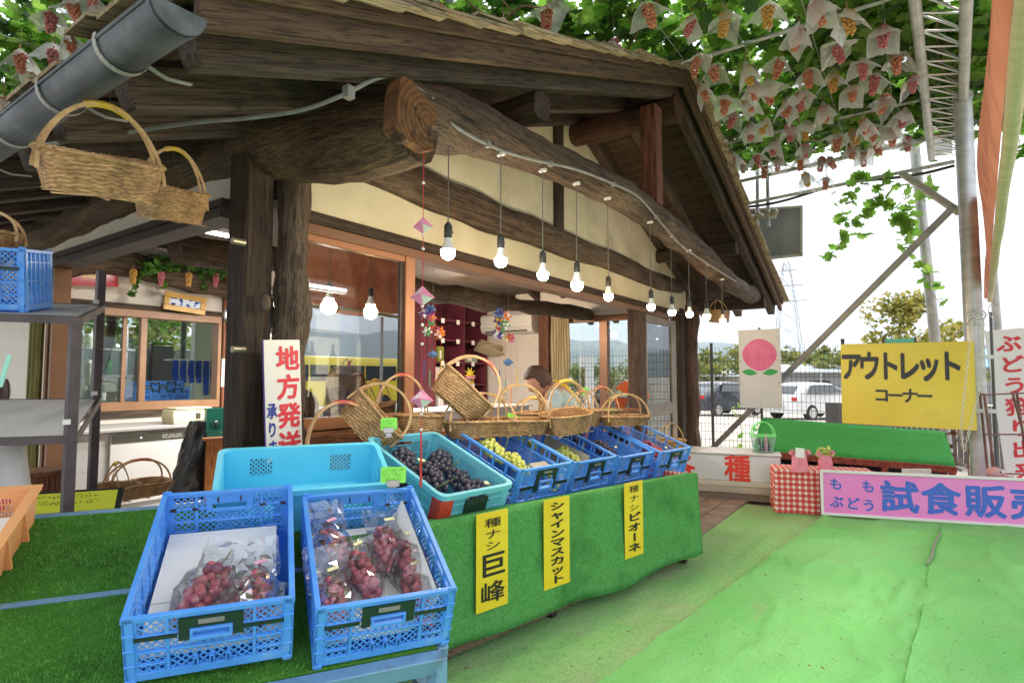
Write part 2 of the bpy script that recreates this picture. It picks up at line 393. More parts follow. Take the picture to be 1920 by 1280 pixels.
# ridge beam, strut, purlins
def log(path, r, n=16, amp=.012, fr=3.0, sq=1.0, pw=2.0, seed=0, seg=8):
    """rough hewn timber along a path; r radius or list; pw superellipse power"""
    P = catmull(path, seg); k = len(P)
    if isinstance(r, (int, float)): rr = [r] * k
    else: rr = [p.x for p in catmull([Vector((q, 0, 0)) for q in r], seg)]
    rings = []; prev = None
    for i, p in enumerate(P):
        t = (P[min(i + 1, k - 1)] - P[max(i - 1, 0)]).normalized(); u = Vector((0, 0, 1)).cross(t)
        if u.length < .1: u = Vector((0, 1, 0)).cross(t)
        u.normalize(); v = t.cross(u); ring = []
        for j in range(n):
            a = 2 * PI * j / n + PI / n; c, s_ = math.cos(a), math.sin(a)
            q = (abs(c) ** pw + abs(s_) ** pw) ** (-1 / pw)
            rad = rr[i] * q; off = u * c * rad + v * s_ * rad * sq; pt = p + off
            pt = pt + off.normalized() * fbm(pt, fr, seed) * amp * 2
            ring.append(pt)
        rings.append(ring)
    return MB().loft(rings)
wpart(log([(RXX, 1.46, RZZ - .16), (RXX, 3, RZZ - .16), (RXX, 6.6, RZZ - .16)], .095, pw=3), 'ridge_beam', wood('ridge_beam_wood', (.05, .022, .012), (.16, .075, .04), 'y'), smooth=True)
redw = wood('reddish_strut_wood', (.10, .03, .018), (.24, .09, .05), 'z')
wpart(MB().b2((3.98, 1.50, 2.36), (4.11, 1.62, 3.10)), 'king_strut', redw, bevel=.006)
for xp in (2.45, 6.35):
    wpart(log([(xp, 1.52, rz(xp) - .15), (xp, 6.5, rz(xp) - .15)], .07, pw=4), 'purlin', wdy, smooth=True)
wpart(MB().b2((7.52, 1.50, 1.94), (7.66, 6.5, 2.08)), 'wall_plate', wdy, bevel=.006)
wpart(MB().b2((1.98 - .1, 2.5, 2.1), (1.98, 6.5, 2.25)), 'wall_plate', wdy, bevel=.006)
# left log with its sawn end ---------------------------------------------
P = [(1.545, 1.50, 2.03), (1.53, 1.75, 2.05), (1.52, 2.1, 2.12), (1.51, 2.6, 2.235), (1.5, 3.1, 2.26), (1.5, 4.0, 2.24), (1.5, 5.0, 2.2), (1.5, 6.2, 2.2)]
wpart(log(P, [.108, .128, .145, .155, .155, .16, .15, .15], n=18, amp=.012, sq=1.15, pw=2.8, seed=5), 'eave_log', lgy, smooth=True)
endm = mat('sawn_log_end', (.10, .035, .010), .9, (.42, .20, .06), ns=9, ndet=9, bump=1, bs=50, c3=(.035, .015, .007), ns3=9, r3=(.42, .6), rings=(-.03, .93, -2.04, 14))
m = MB(); ring = []
for x_, z_ in ((752, 142), (772, 150), (790, 172), (806, 190), (822, 212), (818, 228), (806, 240), (812, 258), (813, 282), (798, 282), (780, 270), (762, 262), (745, 240), (744, 205), (748, 170)):
    ring.append(AY(x_, z_, 1.455))
m.poly(ring, .07, (0, 1, 0)); wpart(m, 'sawn_end', endm)
wpart(MB().box(AY(716, 192, 1.72), (.16, .22, .13), rotm(.15, 0, .1)), 'notched_block', wdy, bevel=.01)
# curved tie log ----------------------------------------------------------
tp = [(1.52, 2.125), (2.07, 2.215), (2.93, 2.29), (3.7, 2.315), (4.4, 2.29), (5.2, 2.22), (6.0, 2.13), (6.8, 2.08), (7.4, 2.08), (7.86, 2.13)]
wpart(log([(x, 1.60, z) for x, z in tp], [.125, .108, .092, .10, .10, .11, .10, .09, .085, .075], n=18, amp=.014, pw=2.2, seed=9), 'tie_log', lgx, smooth=True)
m = MB(); cp = catmull([AY(x, y, 1.485) for x, y in ((745, 138), (800, 180), (850, 235), (930, 278), (1000, 300), (1080, 318), (1150, 345), (1200, 372), (1250, 430), (1290, 470), (1380, 528))], 5)
m.tube(cp, .007, 6)
for i in (6, 14, 22, 30, 38): m.box(cp[i], (.02, .02, .025))
wpart(m, 'power_conduit', conduit, smooth=True)
m = MB(); cp = catmull([AY(x, y, yy) for x, y, yy in ((745, 138, 1.485), (700, 150, 1.5), (640, 180, 1.55), (560, 208, 1.7), (460, 222, 1.9), (350, 232, 2.1), (200, 255, 2.4), (60, 275, 2.6))], 5)
m.tube(cp, .008, 6); m.box(cp[9], (.03, .03, .04)); wpart(m, 'power_conduit', conduit, smooth=True)
# gable wall: plaster ------------------------------------------------------
def zs_on(xs, f): return [(x, f(x)) for x in xs]
m = MB(); xs = [XL + .1 + i * (XR - XL) / 24 for i in range(25)]
lo, hi = 1.89, 0
pts = [(x, rz(x) + .08) for x in xs]
for i in range(24):
    a, b = xs[i], xs[i + 1]
    m.b2((a, YW + .0, lo), (b, YW + .09, lo + .001)) if False else None
poly = [Vector((xs[0], YW, lo)), Vector((xs[-1], YW, lo)), Vector((xs[-1], YW, rz(xs[-1]) + .08)), Vector((RXX, YW, RZZ + .08)), Vector((xs[0], YW, rz(xs[0]) + .08))]
m.poly(poly, .09, (0, 1, 0)); wpart(m, 'gable_plaster', plaster)
m = MB(); up = [(758, 304), (795, 316), (845, 343), (896, 363), (946, 390), (990, 405), (1044, 428), (1087, 450), (1134, 467), (1168, 480), (1208, 504), (1255, 521), (1285, 530)]
dn = [(600, 322), (654, 332), (711, 353), (761, 376), (802, 396), (856, 413), (899, 434), (990, 458), (1064, 487), (1125, 501), (1201, 531), (1235, 544), (1285, 552)]
U = [AY(600, 262, YW)] + [AY(690, 285, YW)] + [AY(x, y, YW) for x, y in up]; D = [AY(x, y, YW) for x, y in dn]
def samp(pl, x):
    for a, b in zip(pl, pl[1:]):
        if a.x <= x <= b.x: return a.z + (b.z - a.z) * (x - a.x) / (b.x - a.x + 1e-9)
    return pl[-1].z if x > pl[-1].x else pl[0].z
rings = []
x = U[0].x
while x < 7.15:
    zt, zb = samp(U, x) + .004 * math.sin(x * 9), samp(D, x); cz, hz = (zt + zb) / 2, (zt - zb) / 2; ring = []
    for j in range(12):
        a = 2 * PI * j / 12; c, s_ = math.cos(a), math.sin(a); q = (abs(c) ** 3 + abs(s_) ** 3) ** (-1 / 3)
        ring.append((x, YW - .005 + c * q * .06, cz + s_ * q * hz + .004 * fbm((x, j, 0), 2)))
    rings.append(ring); x += .09
wpart(MB().loft(rings), 'curved_wall_beam', lgx, smooth=True)
wpart(MB().b2((4.02, YW - .035, 2.2), (4.14, YW + .05, 3.3)), 'gable_stud', wdz, bevel=.005)
# header of the front opening
wpart(MB().b2((XL + .1, YW - .025, 1.845), (XR, YW + .11, 1.90)), 'front_lintel', wdx, bevel=.004)
m = MB(); m.b2((XL + .16, YW - .015, 1.79), (XR - .45, YW + .10, 1.843)); wpart(m, 'window_head_rail', brown_al, bevel=.003)
# left side: dark track header, plaster over it
for k, (z0, z1, dx) in enumerate(((1.925, 1.96, 0), (1.90, 1.923, .012), (1.865, 1.898, -.006))):
    wpart(MB().b2((XL - .06 + dx, YW + .32, z0), (XL + .06, 5.0, z1)), 'side_track_rail', darkfr)
wpart(MB().b2((XL - .03, YW + .1, 1.962), (XL + .05, 6.3, 2.42)), 'side_plaster', white)
# side wall beyond the opening
wpart(MB().b2((XL - .03, 5.12, 0), (XL + .06, 7.6, 1.96)), 'side_wall', inwall)
m = MB()
for i in range(4): m.b2((XL - .05 + .012 * (i % 2), 4.90 + i * .045, 0), (XL + .05, 4.935 + i * .045, 1.862))
wpart(m, 'side_jamb', brown_al, bevel=.002)
m = MB()
for i in range(5): m.tube([(XL - .06 - .015 * (i % 2), 5.09 + i * .035, .3), (XL - .06 - .015 * (i % 2), 5.09 + i * .035, 1.8)], .022, 6)
oc = m.build('side_curtain', mat('olive_curtain', (.10, .085, .02), .9, (.16, .14, .04), ns=30, stretch=(1, 1, .2)), smooth=True); tag(oc, 'olive curtain bunched at the side wall behind the dark metal shelf', 'curtain')
# main corner pillar: squared post and natural log
wpart(MB().b2((1.375, YW - .03, 0), (1.505, YW + .12, 2.1)), 'corner_post', wdz, bevel=.008)
pl = [(1.60, 2.36, 0), (1.585, 2.35, .45), (1.60, 2.345, .8), (1.585, 2.35, 1.1), (1.595, 2.345, 1.35), (1.585, 2.345, 1.6), (1.60, 2.35, 2.02)]
wpart(log(pl, [.12, .10, .078, .068, .082, .070, .072], n=22, amp=.010, fr=5, seed=2), 'natural_log_post', wood('bark_log', (.045, .031, .021), (.17, .12, .08), 'z', bump=1, c3=(.17, .13, .09)), smooth=True)
wpart(MB().ico(AY(497, 567, 2.30), .025, 2, sc=(1, 1, 1.7)), 'log_knot', MATS['bark_log'], smooth=True)
# right corner posts
pl = [(7.36, 2.36, 0), (7.38, 2.35, .6), (7.35, 2.36, 1.2), (7.38, 2.36, 2.0)]
wpart(log(pl, [.11, .095, .10, .10], n=14, amp=.02, fr=3, seed=7), 'natural_log_post', wood('right_log', (.06, .032, .02), (.15, .09, .06), 'z', bump=1), smooth=True)
wpart(MB().b2((7.05, YW - .02, 0), (7.19, YW + .12, 1.95)), 'corner_post', wdz, bevel=.008)
wpart(MB().b2((5.70, YW - .03, 0), (5.90, YW + .1, 1.79)), 'door_post', wood('door_post_w', (.05, .03, .02), (.12, .075, .05), 'z'), bevel=.006)
wpart(MB().b2((XR - .02, YW + .12, 2.02), (XR + .10, 6.3, 2.8)), 'interior_upper_wall', white)
# front door with glass (stacked open panel at the right)
dr = MB(); x0, x1, z0, z1, y0 = 5.98, 6.98, .05, 1.78, YW + .02
dfm = mat('grey_door_frame', (.20, .175, .14), .5, (.26, .23, .19), ns=6)
for a, b in (((x0, y0, z0), (x0 + .07, y0 + .035, z1)), ((x1 - .16, y0, z0), (x1, y0 + .035, z1)), ((x0 + .07, y0, z1 - .08), (x1 - .16, y0 + .035, z1)), ((x0 + .07, y0, z0), (x1 - .16, y0 + .035, z0 + .12)), ((x0 + .07, y0, .66), (x1 - .16, y0 + .035, .80))): dr.b2(a, b)
door = wpart(dr, 'glass_door', dfm, bevel=.003)
o = MB().b2((x0 + .07, y0 + .016, z0 + .1), (x1 - .16, y0 + .022, z1 - .08)).build('pane', pane_m, door, world=True)
# fixed shop window at the left of the front
fr = MB(); wx0, wx1, wz0, wz1 = 1.66, 2.42, .90, 1.79
for a, b in (((wx0, YW - .012, wz0), (wx0 + .02, YW + .04, wz1)), ((wx1 - .075, YW - .02, .0), (wx1, YW + .06, wz1)), ((wx0, YW - .012, wz0 - .06), (wx1 - .075, YW + .06, wz0)), ((wx0 + .02, YW - .012, wz1 - .035), (wx1 - .075, YW + .04, wz1))): fr.b2(a, b)
win = wpart(fr, 'shop_window', orange_al, bevel=.003)
o = MB().b2((wx0 + .02, YW + .008, wz0), (wx1 - .075, YW + .014, wz1 - .035)).build('pane', pane_r, win, world=True)
o = MB().b2((wx1 - .10, YW + .0, wz0), (wx1 - .076, YW + .03, wz1 - .036)).build('dark_gasket', darkfr, win, world=True)
wpart(MB().b2((1.66, YW + .0, .0), (2.34, YW + .07, .838)), 'low_wall', wood('low_wall_boards', (.20, .075, .03), (.34, .14, .06), 'x'), bevel=.003)
# interior: floor, back wall with window opening, right wall with window opening
wpart(MB().b2((XL + .07, YW + .12, -.02), (XR - .03, YB, .03)), 'interior_floor', mat('concrete_floor', (.32, .30, .27), .7, (.40, .38, .34), ns=3, c3=(.2, .18, .16)))
bw = MB()
# back wall segments around window x 1.86..3.18 z .86..1.68
for a, b in (((XL + .06, YB, 0), (1.72, YB + .1, 2.9)), ((3.2, YB, 0), (XR + .1, YB + .1, 3.1)), ((1.72, YB, 0), (3.2, YB + .1, .84)), ((1.72, YB, 1.70), (3.2, YB + .1, 2.9))): bw.b2(a, b)
wpart(bw, 'back_wall', inwall)
rw = MB()
for a, b in (((XR - .02, 4.40, 0), (XR + .08, YB, 2.02)), ((XR - .02, YW + .12, 0), (XR + .08, 4.40, .28)), ((XR - .02, YW + .12, 1.93), (XR + .08, 4.40, 2.02))): rw.b2(a, b)
wpart(rw, 'side_wall_right', mat('grey_interior_wall', (.50, .46, .41), .85, (.56, .52, .46), ns=30))
wpart(MB().b2((XR - .10, 4.33, 0), (XR - .022, 4.50, 2.02)), 'interior_post', wood('red_post', (.09, .035, .02), (.18, .08, .045), 'z'), bevel=.004)
# right wall window frame
fr = MB(); yy0, yy1, zz0, zz1 = 2.6, 4.36, .28, 1.93
for a, b in ((yy0, yy0 + .06), (yy1 - .05, yy1), (3.44, 3.56)): fr.b2((XR - .03, a, zz0), (XR + .06, b, zz1))
fr.b2((XR - .035, yy0, zz1 - .07), (XR + .05, yy1, zz1 + .01)); fr.b2((XR - .035, yy0, zz0), (XR + .05, yy1, zz0 + .09))
sw = wpart(fr, 'side_window', brown_al, bevel=.003)
o = MB().b2((XR + .01, yy0 + .05, zz0 + .08), (XR + .016, yy1 - .04, zz1 - .06)).build('pane', pane_m, sw, world=True)
# back window frame
fr = MB(); bx0, bx1, bz0, bz1 = 1.72, 3.2, .84, 1.68
for a, b in (((bx0, YB - .03, bz0 - .05), (bx1, YB + .09, bz0 + .03)), ((bx0, YB - .03, bz1 - .03), (bx1, YB + .09, bz1 + .04)), ((bx1 - .035, YB - .03, bz0 + .03), (bx1, YB + .09, bz1 - .03)), ((bx0, YB - .03, bz0 + .03), (bx0 + .03, YB + .09, bz1 - .03)), ((2.44, YB - .02, bz0 + .03), (2.495, YB + .03, bz1 - .03)), ((2.31, YB + .03, bz0 + .03), (2.345, YB + .07, bz1 - .03))): fr.b2(a, b)
bwn = wpart(fr, 'back_window', mat('tan_window_frame', (.22, .11, .05), .45, (.27, .145, .07), ns=5), bevel=.003)
o = MB().b2((bx0 + .03, YB + .035, bz0 + .03), (2.46, YB + .04, bz1 - .03)).build('pane', glassmat('back_glass', (.80, .88, .84), refl=.9, base=.08), bwn, world=True)
wpart(MB().b2((bx0, YB - .035, bz1 + .042), (3.26, YB, bz1 + .09)), 'window_trim', wdx); wpart(MB().b2((bx0, YB - .035, bz0 - .10), (3.26, YB, bz0 - .052)), 'window_trim', wdx)
wpart(MB().b2((3.21, YB - .05, 0), (3.34, YB, 2.2)), 'interior_post', wood('orange_post', (.16, .055, .025), (.25, .10, .05), 'z'), bevel=.004)
wpart(log([(1.6, YB - .1, 2.0), (2.1, YB - .1, 2.12), (2.6, YB - .1, 2.08), (3.4, YB - .1, 1.98), (4.6, YB - .1, 2.0)], [.14, .12, .10, .09, .1], seed=4), 'interior_log', lgx, smooth=True)
wpart(log([(1.7, 3.7, 1.90), (3.0, 3.7, 1.93), (4.0, 3.7, 1.89), (5.0, 3.7, 1.90), (7.15, 3.7, 1.95)], [.10, .09, .10, .09, .09], amp=.02, seed=14), 'interior_log', lgx, smooth=True)
# ceiling boards over the room
wpart(MB().b2((XL + .08, YW + .12, 2.34), (XR, YB, 2.37)), 'ceiling', mat('dark_ceiling', (.045, .035, .027), .9, (.08, .06, .045), ns=9, stretch=(1, 9, 1)))
# gutter along the left eave ------------------------------------------------
g = MB(); rr = .058; gx, gz0, gz1 = .60, 1.925, 1.955
def gring(y, z, r_):
    ring = [(gx + math.cos(a) * r_, y, z + math.sin(a) * r_) for a in [PI + i * PI / 10 for i in range(11)]]
    return ring + [(gx + math.cos(a) * (r_ - .004), y, z + math.sin(a) * (r_ - .004)) for a in [2 * PI - i * PI / 10 for i in range(11)]]
g.loft([gring(1.33, gz0, rr), gring(1.36, gz0, rr), gring(6.8, gz1, rr)], caps=True)
g.tube([(gx - rr, 1.33, gz0), (gx - rr, 6.8, gz1)], .006, 6); g.tube([(gx + rr, 1.33, gz0), (gx + rr, 6.8, gz1)], .006, 6)
g.poly([(gx + math.cos(PI + i * PI / 10) * (rr + .002), 1.328, gz0 + math.sin(PI + i * PI / 10) * (rr + .002)) for i in range(11)], .004, (0, -1, 0))
g.loft([gring(1.335, gz0, rr + .004), gring(1.35, gz0, rr + .004)])
gut = wpart(g, 'rain_gutter', black_gutter, smooth=True)
for y in (1.62, 2.02, 2.44, 2.9, 3.4, 4.0):
    g = MB(); r_ = rr + .005; pts = [(gx + math.cos(a) * r_, y, gz0 + .002 + math.sin(a) * r_) for a in [PI * .95 + i * PI * .95 / 12 for i in range(13)]] + [(gx + .085, y, 1.90), (gx + .11, y, 1.895), (gx + .17, y, 1.905)]
    for a, b in zip(pts, pts[1:]): g.bar(a, b, .016, .003, up=(0, 1, 0) if False else (0, 0, 1), ext=.001)
    o = g.build('gutter_bracket', strap_m, gut, world=True)
# ------------------------------------------------------------ ground and surroundings
def gz(x, y):
    d = max(0.0, (x * .82 - y * .1) - 9.0); a = min(1, d / 14.0); z = -.62 * (a * a * (3 - 2 * a))
    d2 = max(0.0, -y - 6); z -= .25 * min(1, d2 / 10)
    return z
m = MB(); gx_ = [-4000, -600, -120, -40, -20, -10, -5] + [i * 1.0 for i in range(-4, 40)] + [45, 60, 90, 150, 400, 1200, 5200]
gy_ = [-4800, -900, -200, -60, -30, -20, -14, -10, -8] + [i * 1.0 for i in range(-7, 20)] + [24, 30, 45, 80, 200, 900, 4800]
vs = [(x, y, gz(x, y) - .012) for x in gx_ for y in gy_]; ny = len(gy_)
fs = [(i * ny + j, (i + 1) * ny + j, (i + 1) * ny + j + 1, i * ny + j + 1) for i in range(len(gx_) - 1) for j in range(ny - 1)]
m.add(vs, fs)
struct(m, 'ground', mat('pale_gravel', (.44, .40, .33), .95, (.58, .53, .45), ns=1.2, ndet=10, bump=.3, bs=30, c3=(.30, .27, .22), ns3=.4))
carp = mat('bright_green_carpet', (.20, .60, .17), .95, (.27, .66, .22), ns=1.6, ndet=10, bump=.6, bs=320, c3=(.25, .54, .20), ns3=1.3, r3=(.46, .72), sp=.1, streak=.10, ssc=90)
carp_old = mat('worn_green_carpet', (.24, .52, .18), .95, (.31, .55, .23), ns=3, ndet=10, bump=.6, bs=240, c3=(.34, .48, .24), ns3=2.6, r3=(.46, .70), sp=.1, streak=.16, ssc=70)
def sheet(pts, z, nx, nyy, amp, th=.006, seed=0, edge=0):
    """rippled cloth sheet on a quad"""
    a, b, c, d = [Vector((p[0], p[1], 0)) for p in pts]; vs = []
    for i in range(nx + 1):
        for j in range(nyy + 1):
            u, v = i / nx, j / nyy; p = a.lerp(b, u).lerp(d.lerp(c, u), v)
            p.x += edge * fbm((p.x, p.y, 1), 1.1, seed); p.y += edge * fbm((p.x, p.y, 5), 1.1, seed)
            h = amp * max(0, fbm((p.x * .8, p.y * 2.2, seed), 1.3, seed) + .1) + amp * .4 * abs(fbm((p.x, p.y, seed), 5, seed)) + amp * .9 * max(0, 1 - abs(fbm((p.x * .7, p.y * 1.6, seed), 1.0, seed)) * 5) ** 3; vs.append((p.x, p.y, z + h))
    k = nyy + 1; fs = [(i * k + j, (i + 1) * k + j, (i + 1) * k + j + 1, i * k + j + 1) for i in range(nx) for j in range(nyy)]
    return MB().add(vs, fs)
G = lambda px, py: AZ(px, py, 0)
s1, s2, s3, s4 = G(1548, 968), G(1155, 1262), G(1763, 1008), G(1700, 1280)
d1 = (s2 - s1).normalized()
e2 = s2 + d1 * 2.2; far = s1 - d1 * .05
wn = Vector((-d1.y, d1.x, 0)); wn = wn if wn.y < 0 else -wn
o = struct(sheet([(G(1300, 1010).x - 3.2, 3.2), (e2.x + wn.x * .25, e2.y + wn.y * .25), (far.x + wn.x * .25, far.y + wn.y * .25), (5.35, 1.9)], .004, 60, 60, .008, seed=3, edge=0), 'worn_carpet', carp_old, smooth='all')
o = struct(sheet([(far.x, far.y), (e2.x, e2.y), (e2.x + .9, e2.y - 2.2), (5.9, -1.4)], .010, 110, 90, .020, seed=6, edge=.01), 'green_carpet', carp, smooth='all')
t1 = (s4 - s3).normalized(); a0 = s3 - t1 * .6; a1 = s4 + t1 * 1.6
o = struct(sheet([(a0.x, a0.y), (a1.x, a1.y), (a1.x + 1.0, a1.y - 2.8), (6.2, -2.4)], .020, 100, 80, .018, seed=11, edge=.015), 'green_carpet', carp, smooth='all')
m = MB()   # seam ridge / string line at the join of the two carpets
m.tube([G(1763, 1008) + Vector((0, 0, .03)), G(1752, 1030) + Vector((0, 0, .034)), G(1746, 1056) + Vector((0, 0, .032)), G(1738, 1066) + Vector((0, 0, .03))], .007, 6)
tag(m.build('seam_cord', mat('grey_cord', (.22, .26, .18), .8), smooth=True), 'short grey green cord at the overlap seam of the bright green floor carpets', 'cord')
pav = mat('brown_pavers', (.22, .16, .12), .85, (.32, .25, .2), ns=6, bump=.2, bs=60)
m = MB()
for i in range(14):
    for j in range(9): m.b2((3.9 + i * .155 + (j % 2) * .07, 1.25 + j * .155, -.01), (4.045 + i * .155 + (j % 2) * .07, 1.395 + j * .155, .027 + random.random() * .003))
o = struct(m, 'pavement', pav)
# litter on the carpet: dry leaf crumbs
m = MB(); rn = random.Random(8)
for i in range(520):
    p = G(rn.uniform(830, 1900), rn.uniform(1000, 1278)); 
    if p.x < 1: continue
    r_ = rn.uniform(.0015, .005) * (2.4 if i % 23 == 0 else 1); a = rn.random() * 6
    m.add([(p.x + math.cos(a + k * 1.57) * r_ * (1.7 if k % 2 else .6), p.y + math.sin(a + k * 1.57) * r_ * (1.7 if k % 2 else .6), .036 + rn.random() * .004) for k in range(4)], [(0, 1, 2, 3)])
tag(m.build('leaf_litter', mat('dry_leaf_crumbs', (.10, .07, .04), .9, (.2, .16, .09), ns=30)), 'tiny dry leaf crumbs and dirt scattered over the green floor carpet', 'litter', kind='stuff')
# mountains ring ----------------------------------------------------------
m = MB(); ring = []; nA = 220
for i in range(nA):
    a = 2 * PI * i / nA - PI; Rr = 3600
    # elevation profile by azimuth (world angle)
    e = 3.4 + 1.6 * fbm((math.cos(a) * 2.2, math.sin(a) * 2.2, 0), 1.6, 4) + .5 * fbm((math.cos(a) * 9, math.sin(a) * 9, 2), 2, 4)
    deg = math.degrees(a)
    e += 2.6 * math.exp(-((deg - 35) / 14) ** 2) + 2.8 * math.exp(-((deg + 62) / 22) ** 2) - 1.2 * math.exp(-((deg - 4) / 9) ** 2)
    h = Rr * math.tan(R(max(e, 1.2))); rr_ = []
    for k in range(9):
        u = k / 8; q = Rr * (.80 + .5 * u); hz_ = h * (math.sin(u * PI / 2) ** 1.4 if k < 8 else 1) * (1 + .10 * fbm((q / 300, a * 9, 0), 1, 3) * math.sin(u * PI))
        rr_.append((q * math.cos(a), q * math.sin(a), hz_ - 3))
    rr_.append((Rr * 1.6 * math.cos(a), Rr * 1.6 * math.sin(a), -3)); ring.append(rr_)
ring.append(ring[0]); m.loft(ring, closed=False, caps=False)
struct(m, 'mountains', mat('forested_mountain', (.03, .075, .055), .95, (.06, .11, .07), ns=.004, ndet=8), smooth='all')
# wire mesh fence ----------------------------------------------------------
fence_m = mat('dark_fence_wire', (.035, .035, .04), .5)
fx = 9.5; ft = thing('mesh_fence', 'dark brown wire mesh fence panels standing behind the shop and the peach sign', 'fence', T(fx, 2.5, 0))
def flat(p0, p1): return gz(p0, p1)
for y0 in (-.99, .86, 2.71, 4.56, 6.41):
    y1 = y0 + 1.85; m = MB(); b = -.1
    n = 30
    for i in range(1, n): m.bar((fx, y0 + (y1 - y0) * i / n, b + .05), (fx, y0 + (y1 - y0) * i / n, 1.58), .005, .005, up=(1, 0, 0))
    for k in range(13): m.bar((fx + .006, y0 + .02, b + .08 + k * .124), (fx + .006, y1 - .02, b + .08 + k * .124), .005, .006)
    m.build('mesh_panel', fence_m, ft, world=True)
    m = MB().tube([(fx, y0, -.15), (fx, y0, 1.62)], .024, 8).cyl((fx, y0, 1.63), .027, .02, 8); m.build('post', darkfr, ft, world=True, smooth=True)
# grey board behind the green bench
m = MB()
for i in range(34): m.b2((9.2, -.9 + i * .058, -.1), (9.214 + .010 * (i % 2), -.9 + i * .058 + .054, .74))
tag(m.build('low_board_fence', mat('grey_fence_board', (.13, .125, .125), .7, (.18, .17, .17), ns=3)), 'low dark grey board fence behind the sloping green bench', 'fence')
# trees and vines ---------------------------------------------------------
LEAF = []
_a = [(-.02, -.30), (.16, -.46), (.44, -.34), (.34, -.16), (.56, .06), (.40, .18), (.42, .40), (.20, .32), (.0, .58)]
LEAFP = [(0, -.30)] + _a[1:] + [(-x, y) for x, y in _a[1:-1][::-1]]
def leaf_base(fold=.12):
    v = [(0, 0, 0)] + [(x, y, fold * abs(x) * 1.2 - .12 * (x * x + y * y)) for x, y in LEAFP]
    n = len(LEAFP); f = [(0, 1 + i, 1 + (i + 1) % n) for i in range(n)]
    return np.array(v), np.array(f)
LV, LF = leaf_base()
def rand_rots(n, tilt):
    """numpy rotation matrices, normals within tilt of up"""
    az = np.random.rand(n) * 2 * PI; ti = np.random.randn(n) * tilt; az2 = np.random.rand(n) * 2 * PI
    def rzm(a): 
        z = np.zeros((len(a), 3, 3)); z[:, 0, 0] = np.cos(a); z[:, 0, 1] = -np.sin(a); z[:, 1, 0] = np.sin(a); z[:, 1, 1] = np.cos(a); z[:, 2, 2] = 1; return z
    def rxm(a):
        z = np.zeros((len(a), 3, 3)); z[:, 1, 1] = np.cos(a); z[:, 1, 2] = -np.sin(a); z[:, 2, 1] = np.sin(a); z[:, 2, 2] = np.cos(a); z[:, 0, 0] = 1; return z
    return rzm(az) @ rxm(ti) @ rzm(az2)
def leaves(name, pos, size, tilt, mats, parent=None, base=(LV, LF), world=False):
    n = len(pos); Rm = rand_rots(n, tilt); s = np.asarray(size).reshape(-1, 1, 1)
    V = np.einsum('nij,vj->nvi', Rm, base[0]) * s + np.asarray(pos)[:, None, :]
    nv = len(base[0]); F = base[1][None] + (np.arange(n) * nv)[:, None, None]
    V = V.reshape(-1, 3); F = F.reshape(-1, 3)
    if world and parent is not None: V = V - np.array(wm(parent).translation)
    me = bpy.data.meshes.new(name); me.vertices.add(len(V)); me.vertices.foreach_set('co', V.ravel())
    me.loops.add(F.size); me.loops.foreach_set('vertex_index', F.ravel().astype(np.int32)); me.polygons.add(len(F))
    me.polygons.foreach_set('loop_start', np.arange(0, F.size, 3, dtype=np.int32))
    for mm in mats: me.materials.append(mm)
    me.polygons.foreach_set('material_index', np.repeat(np.random.randint(0, len(mats), n), len(base[1])).astype(np.int32))
    me.update(calc_edges=True); me.validate(); o = bpy.data.objects.new(name, me); COL.objects.link(o)
    if parent is not None: o.parent = parent
    return o
lfA = [mat('vine_leaf_a', (.085, .21, .02), .55, trans=.58, c2=(.13, .29, .03), ns=5), mat('vine_leaf_b', (.16, .36, .035), .5, trans=.66, c2=(.24, .46, .07), ns=5),
       mat('vine_leaf_c', (.035, .10, .015), .5, trans=.4), mat('vine_leaf_d', (.25, .42, .07), .5, trans=.62)]
SM = np.array([(0, 0, 0), (.5, .15, .05), (.35, .6, 0), (-.3, .55, .08), (-.5, .1, 0), (-.1, -.4, .05)]), np.array([(0, 1, 2), (0, 2, 3), (0, 3, 4), (0, 4, 5), (0, 5, 1)])
bark = mat('tree_bark', (.07, .05, .035), .9, (.14, .11, .08), ns=20, bump=.6, bs=40)
def tree(name, label, p, h, r, crz, mats, n=2600, ls=.14, group=None, cat='tree', flat_=.8, seed=1, clump=34):
    rn = random.Random(seed); t = thing(name, label, cat, T(p[0], p[1], p[2]), group)
    m = MB(); tips = []
    m.tube([(0, 0, 0), (.03 * h, .01 * h, h * .3), (-.01 * h, .02 * h, h * .62), (0, 0, h * .85)], [.05 * h * .6, .035 * h * .6, .02 * h * .6, .008 * h * .6], 8)
    for i in range(9):
        a = i * 2.4; z0 = h * rn.uniform(.3, .6); e = Vector((math.cos(a) * r * .7, math.sin(a) * r * .7, z0 + h * rn.uniform(.12, .3)))
        m.tube([(0, 0, z0), tuple(Vector((0, 0, z0)).lerp(e, .5) + Vector((0, 0, -.03 * h))), tuple(e)], [.015 * h * .7, .01 * h * .7, .004 * h * .7], 6)
    m.build('trunk', bark, t, smooth=True)
    cl = []
    for i in range(clump):
        a = rn.random() * 2 * PI; u = rn.random() ** .5; zz = rn.uniform(-1, 1)
        q = math.sqrt(max(0, 1 - zz * zz)) * u
        cl.append((math.cos(a) * q * r, math.sin(a) * q * r, crz + zz * r * flat_ * rn.uniform(.7, 1.1), rn.uniform(.16, .34) * r))
    idx = np.random.randint(0, clump, n); C_ = np.array(cl)[idx]; d = np.random.randn(n, 3); d /= np.linalg.norm(d, axis=1)[:, None]
    P_ = C_[:, :3] + d * C_[:, 3:4] * (np.random.rand(n, 1) ** .35)
    leaves('crown', P_, np.random.uniform(.7, 1.3, n) * ls, 1.1, mats, t, base=SM)
    return t
yl = [mat('yellow_leaf', (.36, .32, .05), .6, trans=.35), mat('olive_leaf', (.20, .22, .04), .6, trans=.35), mat('gold_leaf', (.46, .38, .08), .6, trans=.3)]
